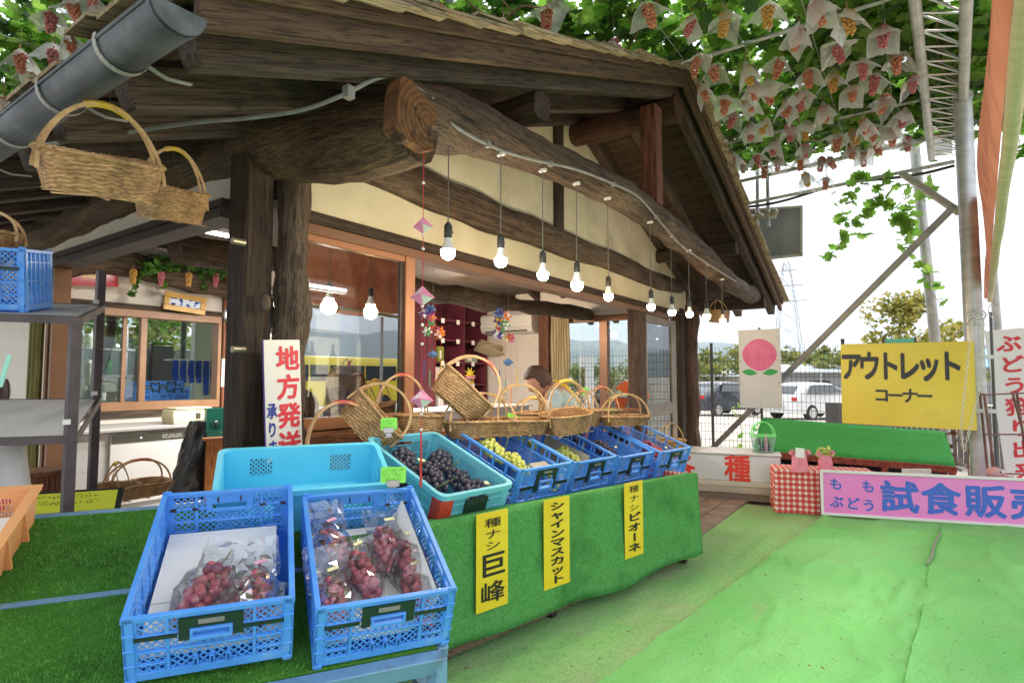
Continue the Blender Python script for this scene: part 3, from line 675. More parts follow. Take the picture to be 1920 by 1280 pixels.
gl = [mat('mid_leaf', (.10, .20, .04), .6, trans=.3), mat('dull_leaf', (.15, .20, .06), .6, trans=.3), mat('pale_leaf', (.26, .30, .09), .6, trans=.3)]
def gp(px, dep): p = AD(px, 706, dep); return (p.x, p.y, gz(p.x, p.y))
tree('persimmon_tree', 'large yellow leaved tree rising above the yellow sign', gp(1692, 20), 4.3, 1.75, 3.0, yl, 5200, .14, seed=4, clump=46)
for i, (px, d_, h_, r_, lab) in enumerate([(1318, 34, 3.2, 2.2, 'olive vine tree at the far left end of the orchard row'), (1400, 36, 3.3, 2.4, 'olive vine tree above the roof of the carport behind the peach sign'), (1478, 37, 3.5, 2.2, 'yellow green tree right behind the peach sign edge'), (1540, 33, 3.2, 2.0, 'yellow green tree between the peach sign and the slanted pipe'), (1608, 30, 3.1, 1.9, 'yellow green tree left of the large yellow tree'), (1785, 34, 2.9, 1.5, 'small yellow green tree between the leaning pole and the thick pole')]):
    tree('orchard_tree', lab, gp(px, d_), h_, r_, 2.1, yl[:2] + gl[1:], 3000, .19, group='trees of the orchard beyond the car park', flat_=.5, seed=20 + i)
for i, (px, d_, h_, r_, lab) in enumerate([(1085, 15.5, 1.35, 1.0, 'green bush seen through the left pane of the side window'), (1125, 16, 1.4, 1.0, 'green bush in the middle of the side window'), (1180, 15, 1.45, 1.0, 'green bush behind the orange fan'), (1100, 13.5, .75, .6, 'low grey leaved shrub at the foot of the fence in the side window'), (1140, 13.5, .6, .5, 'small grey leaved shrub beside the window mullion')]):
    tree('garden_bush', lab, gp(px, d_), h_, r_, h_ * .55, gl if i < 3 else [mat('grey_leaf', (.22, .20, .19), .7, trans=.2)], 1500, .09, group='bushes beyond the mesh fence', cat='bush', flat_=.55, seed=40 + i)
# cars ---------------------------------------------------------------------
def car(name, label, M, paint, wagon):
    t = thing(name, label, 'car', M); gl_ = mat('car_glass', (.02, .03, .035), .08, sp=.9)
    Lh = 2.0; prof = [(-2.0, .28), (-2.02, .62), (-1.98, .88), (-1.70, .97), (-1.30, 1.38) if wagon else (-1.05, 1.36), (-.8, 1.43) if wagon else (-.6, 1.43), (.1, 1.40) if wagon else (.25, 1.41), (.95, 1.02) if wagon else (.95, .98), (1.85, .84), (2.0, .66), (2.02, .28)]
    if wagon: prof[3] = (-1.93, 1.0); prof[4] = (-1.50, 1.33)
    rings = []
    for y, k, dz in ((-.84, .96, 0), (-.80, 1, .02), (-.62, 1, .05), (.62, 1, .05), (.80, 1, .02), (.84, .96, 0)):
        rings.append([(x * k, y * (1 - max(0, z - .95) * .42), z + (dz if z > .7 else 0)) for x, z in prof])
    MB().loft(rings).build('body', paint, t, smooth=True, bevel=.03)
    m = MB(); o_ = .012
    def sideglass(sg):
        pts = [(-1.50 if wagon else -1.05, 1.02), (-1.15 if wagon else -.80, 1.33), (.05, 1.34), (.72, 1.03)]
        m.poly([(x, sg * (.86 * (1 - max(0, z - .95) * .42) + .005), z + .03) for x, z in pts], .012, (0, sg, 0))
    sideglass(1); sideglass(-1); m.build('side_glass', gl_, t)
    xr = -1.9 if wagon else -1.6
    a, b = ((-1.93, 1.05), (-1.56, 1.33)) if wagon else ((-1.62, 1.02), (-1.10, 1.37))
    MB().poly([(a[0] - .02, -.62, a[1]), (a[0] - .02, .62, a[1]), (b[0] - .02, .52, b[1]), (b[0] - .02, -.52, b[1])], .015, (-1, 0, .3)).build('rear_glass', gl_, t)
    MB().poly([(.98, -.62, 1.05), (.98, .62, 1.05), (.32, .52, 1.43), (.32, -.52, 1.43)], .015, (.6, 0, .8)).build('windscreen', gl_, t)
    tl = mat('tail_lamp_red', (.55, .02, .02), .25)
    for sg in (-1, 1): MB().box((-2.0, sg * .66, .84), (.07, .22, .15)).build('tail_lamp', tl, t, bevel=.02)
    MB().b2((-2.05, -.26, .48), (-2.03, .26, .60)).build('number_plate', mat('plate_white', (.7, .7, .68), .5), t)
    tyre = mat('tyre_rubber', (.02, .02, .02), .8); rim = mat('alloy_rim', (.55, .55, .56), .3, metal=.7)
    for sx in (-1.25, 1.25):
        for sg in (-1, 1):
            wv = MB().cyl((sx, sg * .77, .31), .31, .2, 24, 'Y').build('wheel', tyre, t, smooth=True, bevel=.02)
            m = MB().cyl((sx, sg * .872, .31), .20, .012, 20, 'Y')
            m.build('rim', rim, wv, smooth=True)
    return t
pw = gp(1526, 23.6); car('parked_car', 'white hatchback parked beyond the fence right of the peach sign', T(*pw) @ RZ(R(-30)), mat('white_car_paint', (.75, .75, .76), .2, coat=.6), True)
pb = gp(1352, 25.5); car('parked_car', 'dark saloon car parked beyond the fence left of the peach sign', T(*pb) @ RZ(R(-24)), mat('dark_car_paint', (.03, .035, .045), .2, coat=.6), False)
pb = gp(1240, 27); 0 and car('parked_car', 'pale silver car half hidden behind the right corner posts', T(pb[0] - .6, pb[1] - .8, pb[2]) @ RZ(R(5)), mat('silver_car_paint', (.5, .52, .54), .25, coat=.6, metal=.3), False)
pb = gp(1462, 26.5); 0 and car('parked_car', 'blue grey car hidden between the peach sign and the white hatchback', T(*pb) @ RZ(R(14)), mat('blue_car_paint', (.10, .15, .25), .25, coat=.6), False)
# sheds --------------------------------------------------------------------
def shed(label, px, dep, wd, dp, h, rot, wc, rc, door):
    p = gp(px, dep); t = thing('farm_shed', label, 'shed', T(*p) @ RZ(rot))
    m = MB(); m.b2((-dp / 2, -wd / 2, 0), (dp / 2, wd / 2, h)); m.build('wall', wc, t)
    MB().poly([(-dp / 2 - .4, -wd / 2 - .3, h + .02), (dp / 2 + .3, -wd / 2 - .3, h + .45), (dp / 2 + .3, wd / 2 + .3, h + .45), (-dp / 2 - .4, wd / 2 + .3, h + .02)], .08, (0, 0, 1)).build('roof', rc, t)
    m = MB(); m.b2((-dp / 2 - .03, -wd * .1, 0), (-dp / 2 - .004, wd * .12, h * .8)); m.build('door', door, t)
    for y in (-wd * .36, wd * .30): MB().b2((-dp / 2 - .03, y - .5, h * .4), (-dp / 2 - .004, y + .5, h * .75)).build('window', mat('shed_glass', (.12, .15, .17), .2), t)
    for y in (-wd / 2 - .2, 0, wd / 2 + .2): MB().tube([(-dp / 2 - .38, y, 0), (-dp / 2 - .38, y, h)], .04, 6).build('post', galv, t, smooth=True)
gm = mat('grey_shed_board', (.24, .24, .25), .8, (.32, .31, .31), ns=2, stretch=(1, 5, .3)); rm = mat('pale_metal_roof', (.5, .54, .57), .5, (.6, .63, .65), ns=2)
shed('low grey farm shed with a pale metal roof behind the white car', 1535, 31, 4.2, 3, 1.9, R(10), gm, rm, darkfr)
shed('long low grey shed with a blue door at the left end of the car park', 1345, 34, 4.6, 3, 1.7, R(10), mat('tan_shed_board', (.32, .28, .23), .8, (.38, .34, .3), ns=2), rm, mat('blue_door', (.08, .22, .45), .6))
# blue roofed building far right, small green sign
p = gp(1800, 40); t = thing('blue_roof_house', 'far house with a light blue roof beside the thick steel pole', 'house', T(p[0], p[1] - .6, p[2]))
MB().b2((-2, -2.2, 0), (2, 2.2, 2.3)).build('wall', gm, t)
MB().poly([(-2.3, -2.6, 2.3), (2.3, -2.6, 2.3), (0, -2.6, 3.6)], 5.2, (0, 1, 0)).build('roof', mat('light_blue_roof', (.20, .42, .68), .5, (.26, .48, .72), ns=2), t)
p = AD(1686, 640, 16); t = thing('road_board', 'small green notice board on posts behind the yellow outlet sign', 'sign', T(p.x, p.y, gz(p.x, p.y)) @ RZ(R(10)))
hz_ = p.z - gz(p.x, p.y)
MB().b2((-.02, -.34, hz_ - .12), (.02, .34, hz_ + .08)).build('board', mat('green_board', (.05, .22, .12), .6), t)
for y in (-.37, .37): MB().b2((-.025, y - .025, 0), (.025, y + .025, hz_ + .12)).build('post', wdz, t)
# white notice seen through the side window
p = AD(1100, 682, 12.6); t = thing('white_notice_board', 'white notice board beyond the fence seen through the side window', 'sign', T(p.x, p.y, gz(p.x, p.y)) @ RZ(R(20)))
h0 = p.z - gz(p.x, p.y)
MB().b2((-.015, -.17, h0 - .06), (.015, .17, h0 + .17)).build('board', mat('board_white', (.75, .76, .78), .5), t); MB().b2((-.015, -.15, 0), (.015, .04, h0 - .07)).build('post', MATS['board_white'], t)
# pylon ---------------------------------------------------------------------
p = AD(1480, 700, 260); t = thing('power_pylon', 'tall pale lattice pylon far behind the peach sign', 'pylon', T(p.x, p.y, -3))
m = MB(); Hh = 56
def pw_(z): return 5.4 * (1 - z / Hh) ** .8 + 1.0
for sx in (-1, 1):
    for sy in (-1, 1): m.tube([(sx * pw_(z), sy * pw_(z), z) for z in range(0, Hh + 1, 7)], .16, 4)
for z in range(0, Hh, 7):
    a, b = pw_(z), pw_(z + 7)
    for s_ in (-1, 1):
        m.bar((-a, s_ * a, z), (b, s_ * b, z + 7), .18, .18); m.bar((a, s_ * a, z), (-b, s_ * b, z + 7), .18, .18)
        m.bar((s_ * a, -a, z), (s_ * b, b, z + 7), .18, .18); m.bar((s_ * a, a, z), (s_ * b, -b, z + 7), .18, .18)
        m.bar((-b, s_ * b, z + 7), (b, s_ * b, z + 7), .16, .16)
m.build('lattice_tower', mat('pylon_steel', (.34, .35, .37), .6), t)
m = MB()
for z, l in ((38, 8), (45, 6.6), (52, 5)): m.bar((0, -l, z), (0, l, z), .4, .5)
m.build('cross_arm', MATS['pylon_steel'], t)
# yellow bus on the road behind the camera (mirrored in the shop window) -----
t = thing('yellow_bus', 'yellow minibus mirrored in the shop window', 'bus', T(17.6, -17.6, gz(17, -17)))
yb = mat('yellow_bus_paint', (.78, .62, .03), .35, coat=.4); gb = mat('bus_glass', (.04, .05, .06), .1)
m = MB(); rings = []
for x, k in ((-3.4, .9), (-3.3, 1), (3.3, 1), (3.4, .9)): rings.append([(x, y * k, 1.35 + (z - 1.35) * k) for y, z in ((-1, .35), (-1.02, 1.2), (-.98, 2.3), (-.8, 2.55), (.8, 2.55), (.98, 2.3), (1.02, 1.2), (1, .35))])
m.loft(rings); m.build('body', yb, t, smooth=True, bevel=.04)
for i in range(6): MB().b2((-3.1 + i * 1.02, .99, 1.45), (-2.18 + i * 1.02, 1.025, 2.15)).build('window', gb, t)
for sx in (-2.2, 2.2):
    for sg in (-1, 1): MB().cyl((sx, sg * .9, .38), .38, .24, 20, 'Y').build('wheel', MATS['tyre_rubber'], t, smooth=True)

# ------------------------------------------------------------ pergola ---------
ZP = 3.5
steel = mat('pergola_steel', (.36, .37, .37), .45, (.50, .50, .49), ns=12, metal=.4, c3=(.26, .17, .11), ns3=7, r3=(.58, .75), bump=.08, bs=50)
pg = thing('steel_pergola', 'grey steel pergola frame and lattice truss carrying the grape vines', 'pergola', T(7.12, -.2, 0))
def pp(px, py, z): return AZ(px, py, z)
def pipe(name, a, b, r, mt=steel, n=10): return MB().tube([a, b], r, n).build(name, mt, pg, world=True, smooth=True)
A1, A2 = AZ(1365, 345, ZP - .02), AZ(1720, 265, ZP - .02); dA = (A2 - A1).normalized()
pipe('edge_pipe', A1 - dA * 6, A2 + dA * .35, .022)
B1, B2 = AX(1385, 385, 7.3), AX(1790, 303, 7.3)
pipe('edge_pipe', B1 - (B2 - B1).normalized() * .4, B2, .02); 
m = MB(); pts = [B1.lerp(B2, i / 9) + Vector((.03, 0, -.02 - .03 * math.sin(i))) for i in range(10)]
m.tube(catmull(pts, 3), .016, 6); m.build('power_cable', darkfr, pg, world=True, smooth=True)
# horizontal lattice truss
tl0, tl1 = AZ(1715, 0, 3.42), AZ(1747, 298, 3.42); tr0, tr1 = AZ(1812, 0, 3.42), AZ(1803, 292, 3.42)
def ext(a, b, k): return a + (a - b) * k
La, Lb = ext(tl0, tl1, .9), tl1; Ra, Rb = ext(tr0, tr1, .9), tr1
pipe('truss_chord', La, Lb, .034); pipe('truss_chord', Ra, Rb, .036)
nb = 26; m = MB()
for i in range(nb):
    u, v = i / nb, (i + 1) / nb; a, b, c = La.lerp(Lb, u), Ra.lerp(Rb, u), Ra.lerp(Rb, v)
    m.tube([a, b], .007, 6); m.tube([a, c], .007, 6)
m.build('truss_web', mat('zinc_bar', (.55, .56, .57), .35, metal=.6), pg, world=True, smooth=True)
La2, Lb2 = La + Vector((0, .02, .24)), Lb + Vector((0, .02, .24)); pipe('truss_chord', La2, Lb2, .02)
m = MB()
for i in range(nb):
    u, v = i / nb, (i + .5) / nb; m.tube([La.lerp(Lb, u), La2.lerp(Lb2, v)], .006, 5); m.tube([La2.lerp(Lb2, v), Ra.lerp(Rb, u)], .006, 5)
m.build('truss_web', MATS['zinc_bar'], pg, world=True, smooth=True)
# cross pipes and wires of the pergola roof
for x in (-1, .8, 2.6, 4.4, 6.2): pipe('cross_pipe', Vector((x, -.1, ZP + .06)), Vector((x, 9.5, ZP + .06)), .016)
for i in range(22):
    y = .1 + i * .43; pipe('roof_wire', Vector((-2, y, ZP + .03)), Vector((7.3, y, ZP + .03)), .0025, n=4)
# thick pole
pole = thing('steel_pole', 'thick grey steel pole standing between the outlet sign and the white grape sign', 'pole', T(6.08, -.394, 0))
pb0 = AD(1837, 900, 6.35); pt = AD(1800, 300, 6.2)
MB().tube([(6.08, -.394, 0), (6.08, -.394, 1.6), (6.08, -.394, 3.44)], [.066, .066, .065], 28).build('shaft', mat('pole_zinc', (.42, .43, .45), .4, (.55, .56, .58), ns=5, metal=.5, stretch=(1, 1, 3), c3=(.28, .27, .27), ns3=14, r3=(.6, .8), bump=.05, bs=30), pole, world=True, smooth=True)
MB().cyl((6.08, -.394, 3.46), .075, .04, 24).build('cap', steel, pole, world=True, smooth=True)
for z in (2.32, 1.52, .8): MB().cyl((6.08, -.394, z), .069, .012, 28).build('band', steel, pole, world=True, smooth=True)
# junction box beside the truss end
p = AD(1765, 268, 6.4); m = MB().box(p, (.06, .19, .28), rotm(0, 0, .3)); m.build('junction_box', mat('box_grey', (.42, .42, .43), .5), pg, world=True, bevel=.008)
# second, slightly leaning pole
q0, q1 = AX(1714, 270, 7.95), AX(1757, 672, 7.95); q2 = q1 + (q1 - q0) * (q1.z / (q0.z - q1.z))
MB().tube([q0, q1, q2], .052, 16).build('leaning_post', steel, pg, world=True, smooth=True)
# long slanted prop and bracket
u0, u1 = AX(1788, 388, 6.2), AX(1328, 848, 6.9); MB().bar(u0, u1, .055, .055, up=(1, 0, 0)).build('slanted_prop', mat('prop_steel', (.20, .20, .20), .5, (.30, .29, .28), ns=8, metal=.4, c3=(.22, .13, .08), ns3=6, r3=(.55, .75)), pg, world=True, bevel=.006)
v0, v1 = AX(1690, 325, 7.1), AX(1797, 397, 6.18); MB().bar(v0, v1, .055, .06, up=(1, 0, 0)).build('bracket_arm', mat('cream_steel', (.48, .44, .36), .5, (.38, .33, .26), ns=6), pg, world=True, bevel=.006)
u0, u1 = AX(1858, 460, 8.3), AX(1893, 895, 8.3); pipe('leaning_post', u0 + (u0 - u1) * .35, u1 + Vector((0, 0, -.05)), .04)
# sign box hung behind roof corner, with pipe bracket
SB = AX(1400, 395, 7.6), AX(1503, 389, 7.6), AX(1503, 480, 7.6)
bx = thing('hanging_sign_box', 'blank grey back of a framed sign box hanging beside the shop roof corner', 'sign', AX(1450, 435, 7.6))
c = [AX(1385, 395, 7.6), AX(1503, 388, 7.6), AX(1503, 478, 7.6), AX(1385, 490, 7.6)]
MB().poly(c, .10, (1, 0, 0)).build('back_panel', mat('signbox_grey', (.20, .21, .22), .6, (.26, .27, .28), ns=3), bx, world=True)
m = MB()
for i in range(4): m.bar(c[i] + Vector((-.012, 0, 0)), c[(i + 1) % 4] + Vector((-.012, 0, 0)), .03, .03, up=(1, 0, 0), ext=.014)
m.build('edge_frame', mat('signbox_trim', (.42, .40, .34), .6), bx, world=True, bevel=.004)
for px in (1420, 1439): pipe('hanger_pipe', AX(px, 320, 7.35), AX(px + (2 if px > 1430 else 0), 425, 7.35), .022, galv)
m = MB(); m.tube([AX(1393, 408, 7.35), AX(1455, 405, 7.35)], .03, 10); m.build('hanger_pipe', galv, pg, world=True, smooth=True)
for px, py in ((1421, 404), (1440, 402), (1452, 398)): MB().ico(AX(px, py, 7.33), .045, 2).build('pipe_clamp', mat('rusty_clamp', (.30, .24, .18), .6, (.42, .36, .28), ns=30), pg, world=True, smooth=True)
MB().tube([AX(1422, 424, 7.33), AX(1424, 448, 7.33)], .022, 8).build('pipe_clamp', mat('rust', (.22, .10, .04), .8), pg, world=True, smooth=True)
# orange awning with tube -----------------------------------------------------
aw = thing('orange_awning', 'faded orange rolled awning with a tan tube along its lower edge at the right', 'awning', T(7.45, -.62, 1.85))
t0, t1 = AZ(1856, 563, 1.85), AZ(1926, 0, 1.85); tdir = (t1 - t0).normalized(); te = t1 + tdir * .7
orm = mat('orange_canvas', (.50, .17, .09), .8, (.60, .24, .13), ns=4, bump=.4, bs=8, trans=.25, c3=(.36, .11, .06), ns3=3); tan = mat('tan_tube', (.46, .38, .24), .7, (.55, .47, .31), ns=5, bump=.3, bs=14, stretch=(4, 1, 1))
pts = [t0.lerp(te, i / 24) + Vector((0, 0, .012 * math.sin(i * 1.3))) for i in range(25)]
MB().tube(catmull(pts, 2), .021, 12).build('roller_tube', tan, aw, world=True, smooth=True)
rings = []
for i in range(41):
    u = i / 40; b = t0.lerp(te, u); hgt = .02 + .70 * min(1, u * 5) ** .7
    col = []
    for k in range(9):
        v = k / 8; col.append((b.x + .0, b.y + .02 + .03 * math.sin(v * 5 + u * 9) * v + .02 * math.sin(v * 9), b.z + .02 + hgt * v))
    rings.append(col)
MB().loft(rings, closed=False, caps=False).build('valance', orm, aw, world=True, smooth='all')
m = MB(); rings = []
for i in range(13):
    x = 3.7 + i * 3.9 / 12; rings.append([(x, -1.15 - 2.2 * k / 8, 2.62 + .05 * math.sin(k + i) - .05 * k) for k in range(9)])
m.loft(rings, closed=False, caps=False); m.build('reflection_sheet', orm, aw, world=True, smooth='all')  # unseen sheet added only for the orange reflection in the shop window
for x in (3.8, 7.4):
    MB().tube([(x, -3.3, 0), (x, -3.3, 2.2)], .03, 8).build('pole', galv, aw, world=True, smooth=True)  # unseen poles carrying the added sheet

# ------------------------------------------------------------ vine canopy ------
n = 51000; P_ = np.empty((n, 3)); P_[:, 0] = np.random.uniform(-2.2, 7.25, n); P_[:, 1] = np.random.uniform(-.45, 9.6, n); P_[:4000, 0] = np.random.uniform(3.6, 7.6, 4000); P_[:4000, 1] = np.random.uniform(-1.0, .6, 4000)
# density clumps
keep = np.array([fbm((x * 1.0, y * 1.0, 0), 1.6, 2) > -.48 - .1 * (x > 5) + .25 * random.random() for x, y in P_[:, :2]])
P_ = P_[keep]; n = len(P_); und = np.array([.05 * fbm((x, y, 0), 1.1, 8) for x, y in P_[:, :2]])
P_[:, 2] = ZP + .10 + und + np.random.rand(n) ** 1.3 * .22 - .10 * (np.random.rand(n) < .2) * np.random.rand(n)
dr = (np.abs(P_[:, 0] - RXX) < 1.2) & (P_[:, 1] > 1.1); P_[dr, 2] = np.maximum(P_[dr, 2], ZP + .12)
cano = leaves('vine_canopy', P_, np.random.uniform(.07, .15, n), .72, lfA)
tag(cano, 'dense sheet of green grape leaves spread over the pergola', 'vine leaves', kind='stuff')
cane = mat('vine_cane', (.16, .09, .045), .8, (.26, .16, .08), ns=20)
vt = thing('grape_vine', 'brown grape vine with a twisted trunk and long canes under the pergola leaves', 'vine', T(2.75, 7.6, 0))
MB().tube(catmull([(2.75, 7.6, 0), (2.7, 7.65, .8), (2.8, 7.55, 1.7), (2.72, 7.6, 2.6), (2.8, 7.5, 3.5)], 5), .05, 10).build('trunk', bark, vt, world=True, smooth=True)
rn = random.Random(5)
for i in range(70):
    x, y = rn.uniform(-2, 7), rn.uniform(-.2, 8.5); a = rn.uniform(-.5, .5) + (PI / 2 if i % 2 else 0); l = rn.uniform(.6, 1.5); pts = []
    for k in range(6):
        pts.append(Vector((min(x, 7.2), max(y, -.35), ZP + .04 + rn.uniform(-.05, .05)))); x += math.cos(a) * l / 4; y += math.sin(a) * l / 4; a += rn.uniform(-.4, .4)
    MB().tube(catmull(pts, 3), rn.uniform(.004, .010), 5).build('cane', cane, vt, world=True, smooth=True)
# hanging shoots at the right
def shoot(label, pts, X, nl, ls, seed):
    rn = random.Random(seed); P = catmull([AX(x, y, X) for x, y in pts], 6); t = thing('hanging_vine_shoot', label, 'vine shoot', P[0], 'vine shoots hanging off the pergola edge')
    MB().tube(P, .003, 5).build('stem', cane, t, world=True, smooth=True)
    pos = []
    for i in range(nl):
        q = P[int(rn.random() * (len(P) - 1))]; pos.append((q.x + rn.uniform(-.04, .04), q.y + rn.uniform(-.07, .07), q.z + rn.uniform(-.06, .03)))
    o = leaves('leaves', np.array(pos), [rn.uniform(.6, 1.2) * ls for _ in pos], 1.0, [lfA[1], lfA[3]], t, world=True)
for lab, pts, nl in (('leafy vine shoot trailing furthest left with a long sparse tip', [(1590, 335), (1600, 400), (1585, 445), (1545, 492)], 26),
                     ('short vine shoot beside the left trailing shoot', [(1572, 350), (1580, 400), (1577, 430), (1566, 485)], 16),
                     ('thick leafy vine shoot hanging in front of the slanted prop', [(1655, 320), (1660, 370), (1690, 400), (1690, 425)], 30),
                     ('leafy vine shoot in the middle of the hanging row', [(1620, 330), (1640, 370), (1625, 400), (1612, 440)], 28),
                     ('long vine shoot twining down the leaning post', [(1710, 400), (1700, 440), (1715, 480), (1740, 510), (1745, 545), (1770, 575)], 30),
                     ('vine shoot between prop and leaning post', [(1680, 330), (1700, 390), (1708, 440), (1705, 500)], 20),
                     ('small vine shoot under the bracket arm', [(1740, 310), (1745, 340), (1735, 370)], 12)):
    shoot(lab, pts, 7.25, nl, .115, len(pts) + nl)
shoot('long leafy creeper climbing the mesh fence beside the slanted prop', [(1390, 720), (1385, 780), (1392, 820), (1380, 860)], 8.4, 26, .07, 3)
shoot('vine leaves hanging at the far right edge beyond the awning', [(1915, 180), (1905, 230), (1912, 270), (1900, 290)], 6.2, 26, .12, 5)
# ------------------------------------------------------------ display tables
YAW, TLT = R(58.5), R(21.5)
def tilted(p, yaw, tilt):
    """matrix: local y along the tilted depth, x to the right, z out of the table top"""
    Lv = Vector((math.cos(yaw) * math.cos(tilt), math.sin(yaw) * math.cos(tilt), math.sin(tilt)))
    W = Vector((math.sin(yaw), -math.cos(yaw), 0)); Nn = W.cross(Lv); m = Matrix((W, Lv, Nn)).transposed().to_4x4(); m.translation = Vector(p); return m
MT = tilted((1.133, 1.216, .338), YAW, TLT)
turf = mat('artificial_turf', (.06, .22, .028), .9, (.10, .31, .045), ns=160, ndet=3, bump=.9, bs=420, c3=(.03, .10, .015), ns3=3, sp=.15)
turf_l = mat('artificial_turf_cloth', (.085, .32, .08), .95, (.14, .42, .13), ns=90, ndet=6, bump=.8, bs=300, c3=(.06, .24, .06), ns3=4, sp=.1)
bluest = mat('blue_grey_steel', (.13, .26, .42), .5, (.17, .32, .50), ns=7, c3=(.12, .15, .16), ns3=9, r3=(.56, .75))
tb = thing('display_table', 'sloping display table with dark artificial turf top and worn blue grey steel frame', 'table', MT)
def turf_patch(x0, x1, y0, y1, nm='turf_cover'):
    m = MB(); m.b2((x0, y0, -.012), (x1, y1, 0)); o = m.build(nm, turf, tb, bevel=.003)
    rn = np.random.RandomState(int(abs(x0 * 100)) + int(y0 * 50)); area = (x1 - x0) * (y1 - y0); n = int(area * 60000)
    P = np.empty((n, 3)); P[:, 0] = rn.uniform(x0, x1, n); P[:, 1] = rn.uniform(y0, y1, n); P[:, 2] = 0
    a = rn.rand(n) * 6.28; h = rn.uniform(.004, .008, n); w_ = .0009; lean = rn.randn(n, 2) * .003
    V = np.empty((n, 3, 3)); V[:, 0] = P; V[:, 0, 0] += np.cos(a) * w_; V[:, 0, 1] += np.sin(a) * w_
    V[:, 1] = P; V[:, 1, 0] -= np.cos(a) * w_; V[:, 1, 1] -= np.sin(a) * w_; V[:, 2] = P; V[:, 2, :2] += lean; V[:, 2, 2] = h
    me = bpy.data.meshes.new('pile'); me.vertices.add(3 * n); me.vertices.foreach_set('co', V.ravel()); me.loops.add(3 * n); me.loops.foreach_set('vertex_index', np.arange(3 * n, dtype=np.int32))
    me.polygons.add(n); me.polygons.foreach_set('loop_start', np.arange(0, 3 * n, 3, dtype=np.int32)); me.materials.append(mat('turf_pile', (.08, .29, .035), .7, (.16, .43, .07), ns=25)); me.update(calc_edges=True)
    q = bpy.data.objects.new('turf_pile', me); COL.objects.link(q); q.parent = o; q['kind'] = 'stuff'
turf_patch(-1.9, .15, -.0, .395); turf_patch(-1.9, .15, .41, .82)
MB().b2((-1.9, .393, -.014), (.15, .412, .004)).build('joint_strip', bluest, tb, bevel=.001)
m = MB(); MB().b2((-1.9, -.04, -.055), (.16, -.002, -.002)).build('frame_rail', bluest, tb, bevel=.003)
MB().b2((.152, -.002, -.05), (.185, .82, -.004)).build('frame_rail', bluest, tb, bevel=.003)
MB().b2((-1.9, .822, -.05), (.15, .85, -.004)).build('frame_rail', bluest, tb, bevel=.003)
for x, y in ((.15, -.02), (-1.75, -.02), (.15, .80), (-1.75, .80)):
    p = MT @ Vector((x, y, -.055)); MB().b2((p.x - .022, p.y - .022, 0), (p.x + .022, p.y + .022, p.z + .03)).build('leg', bluest, tb, world=True, bevel=.003)
p = MT @ Vector((.15, -.02, -.055)); q = MT @ Vector((.15, .80, -.055))
MB().bar((p.x, p.y, .16), (q.x, q.y, .16), .03, .03).build('brace', bluest, tb, world=True)
MB().bar(MT @ Vector((.0, -.02, -.05)), (p.x, p.y, .1), .025, .02).build('brace', bluest, tb, world=True)
# wooden box under the table
t = thing('wooden_box', 'rough wooden box stored under the front corner of the turf table', 'box', T(1.16, 1.36, 0) @ RZ(R(-30)))
MB().b2((-.22, -.1, 0), (.1, .14, .13)).build('side_boards', wood('box_wood', (.30, .22, .14), (.45, .35, .24), 'x'), t, bevel=.004)
MB().b2((-.23, -.11, .132), (.11, .15, .15)).build('lid', MATS['box_wood'], t, bevel=.003)

# row table with green cloth front ---------------------------------------------
KS = 1.035    # depth scale of the row relative to the solved pose
def rowp(x, y, z): v = CAM + (Vector((x, y, z)) - CAM) * KS; return v
C1 = AZ(800, 977, .57); C2 = AZ(1307, 886, .535); z1_, z2_ = .57, .535; C1.z = C2.z = .535; cdir = (C2 - C1).normalized(); C0 = C1 - cdir * .35; cn_ = Vector((-cdir.y, cdir.x, 0)) * -1
if cn_.dot(CAM - C1) < 0: cn_ = -cn_
rt = thing('stall_table', 'long sloping stall table behind the green turf cloth', 'table', T(C1.lerp(C2, .5).x, C1.lerp(C2, .5).y, 0))
back = -cn_
pa, pb_ = C0 + back * .03, C2 + back * .03
top = [Vector((pa.x, pa.y, .37)), Vector((pb_.x, pb_.y, .37)), Vector((pb_.x, pb_.y, .37)) + back * .62 + Vector((0, 0, .20)), Vector((pa.x, pa.y, .37)) + back * .62 + Vector((0, 0, .20))]
MB().poly(top, -.03, (0, 0, 1)).build('table_top', wdx, rt, world=True)
for a in (pa, pa.lerp(pb_, .5), pb_):
    for k, h_ in ((.05, .35), (.58, .50)):
        q = a + back * k - cdir * .04; MB().b2((q.x - .02, q.y - .02, 0), (q.x + .02, q.y + .02, h_)).build('leg', wdz, rt, world=True)
MB().bar(Vector((pa.x, pa.y, .06)), Vector((pb_.x, pb_.y, .10)) + cdir * .02, .03, .05).build('foot_board', wood('foot_board_w', (.14, .09, .06), (.24, .16, .11), 'x'), rt, world=True)
m = MB(); rings = []; nx = 90
for i in range(nx + 1):
    u = i / nx; CZ = z1_ + (z2_ - z1_) * u; b = C0.lerp(C2, u); zb = .078 + .012 * math.sin(u * 7) + .006 * math.sin(u * 17); col = []
    for k in range(15):
        v = k / 14; fl = (.012 * math.sin(u * 21 + v) + .01 * fbm((u * 6, v, 0), 2)) * (1 - v) ** 1.2 + .02 * (1 - v)
        p = b + cn_ * (fl + .002); col.append((p.x, p.y, zb + (CZ - zb) * v))
    for k in (1, 2, 3): p = b + back * .03 * k; col.append((p.x, p.y, CZ + .001 - .004 * k))
    rings.append(col)
gc = m.loft(rings, closed=False, caps=False).build('green_table_cloth', turf_l, None, smooth='all'); tag(gc, 'green turf cloth hanging over the front of the long stall table with three yellow signs', 'cloth')
gc.modifiers.new('t', 'SOLIDIFY').thickness = .004
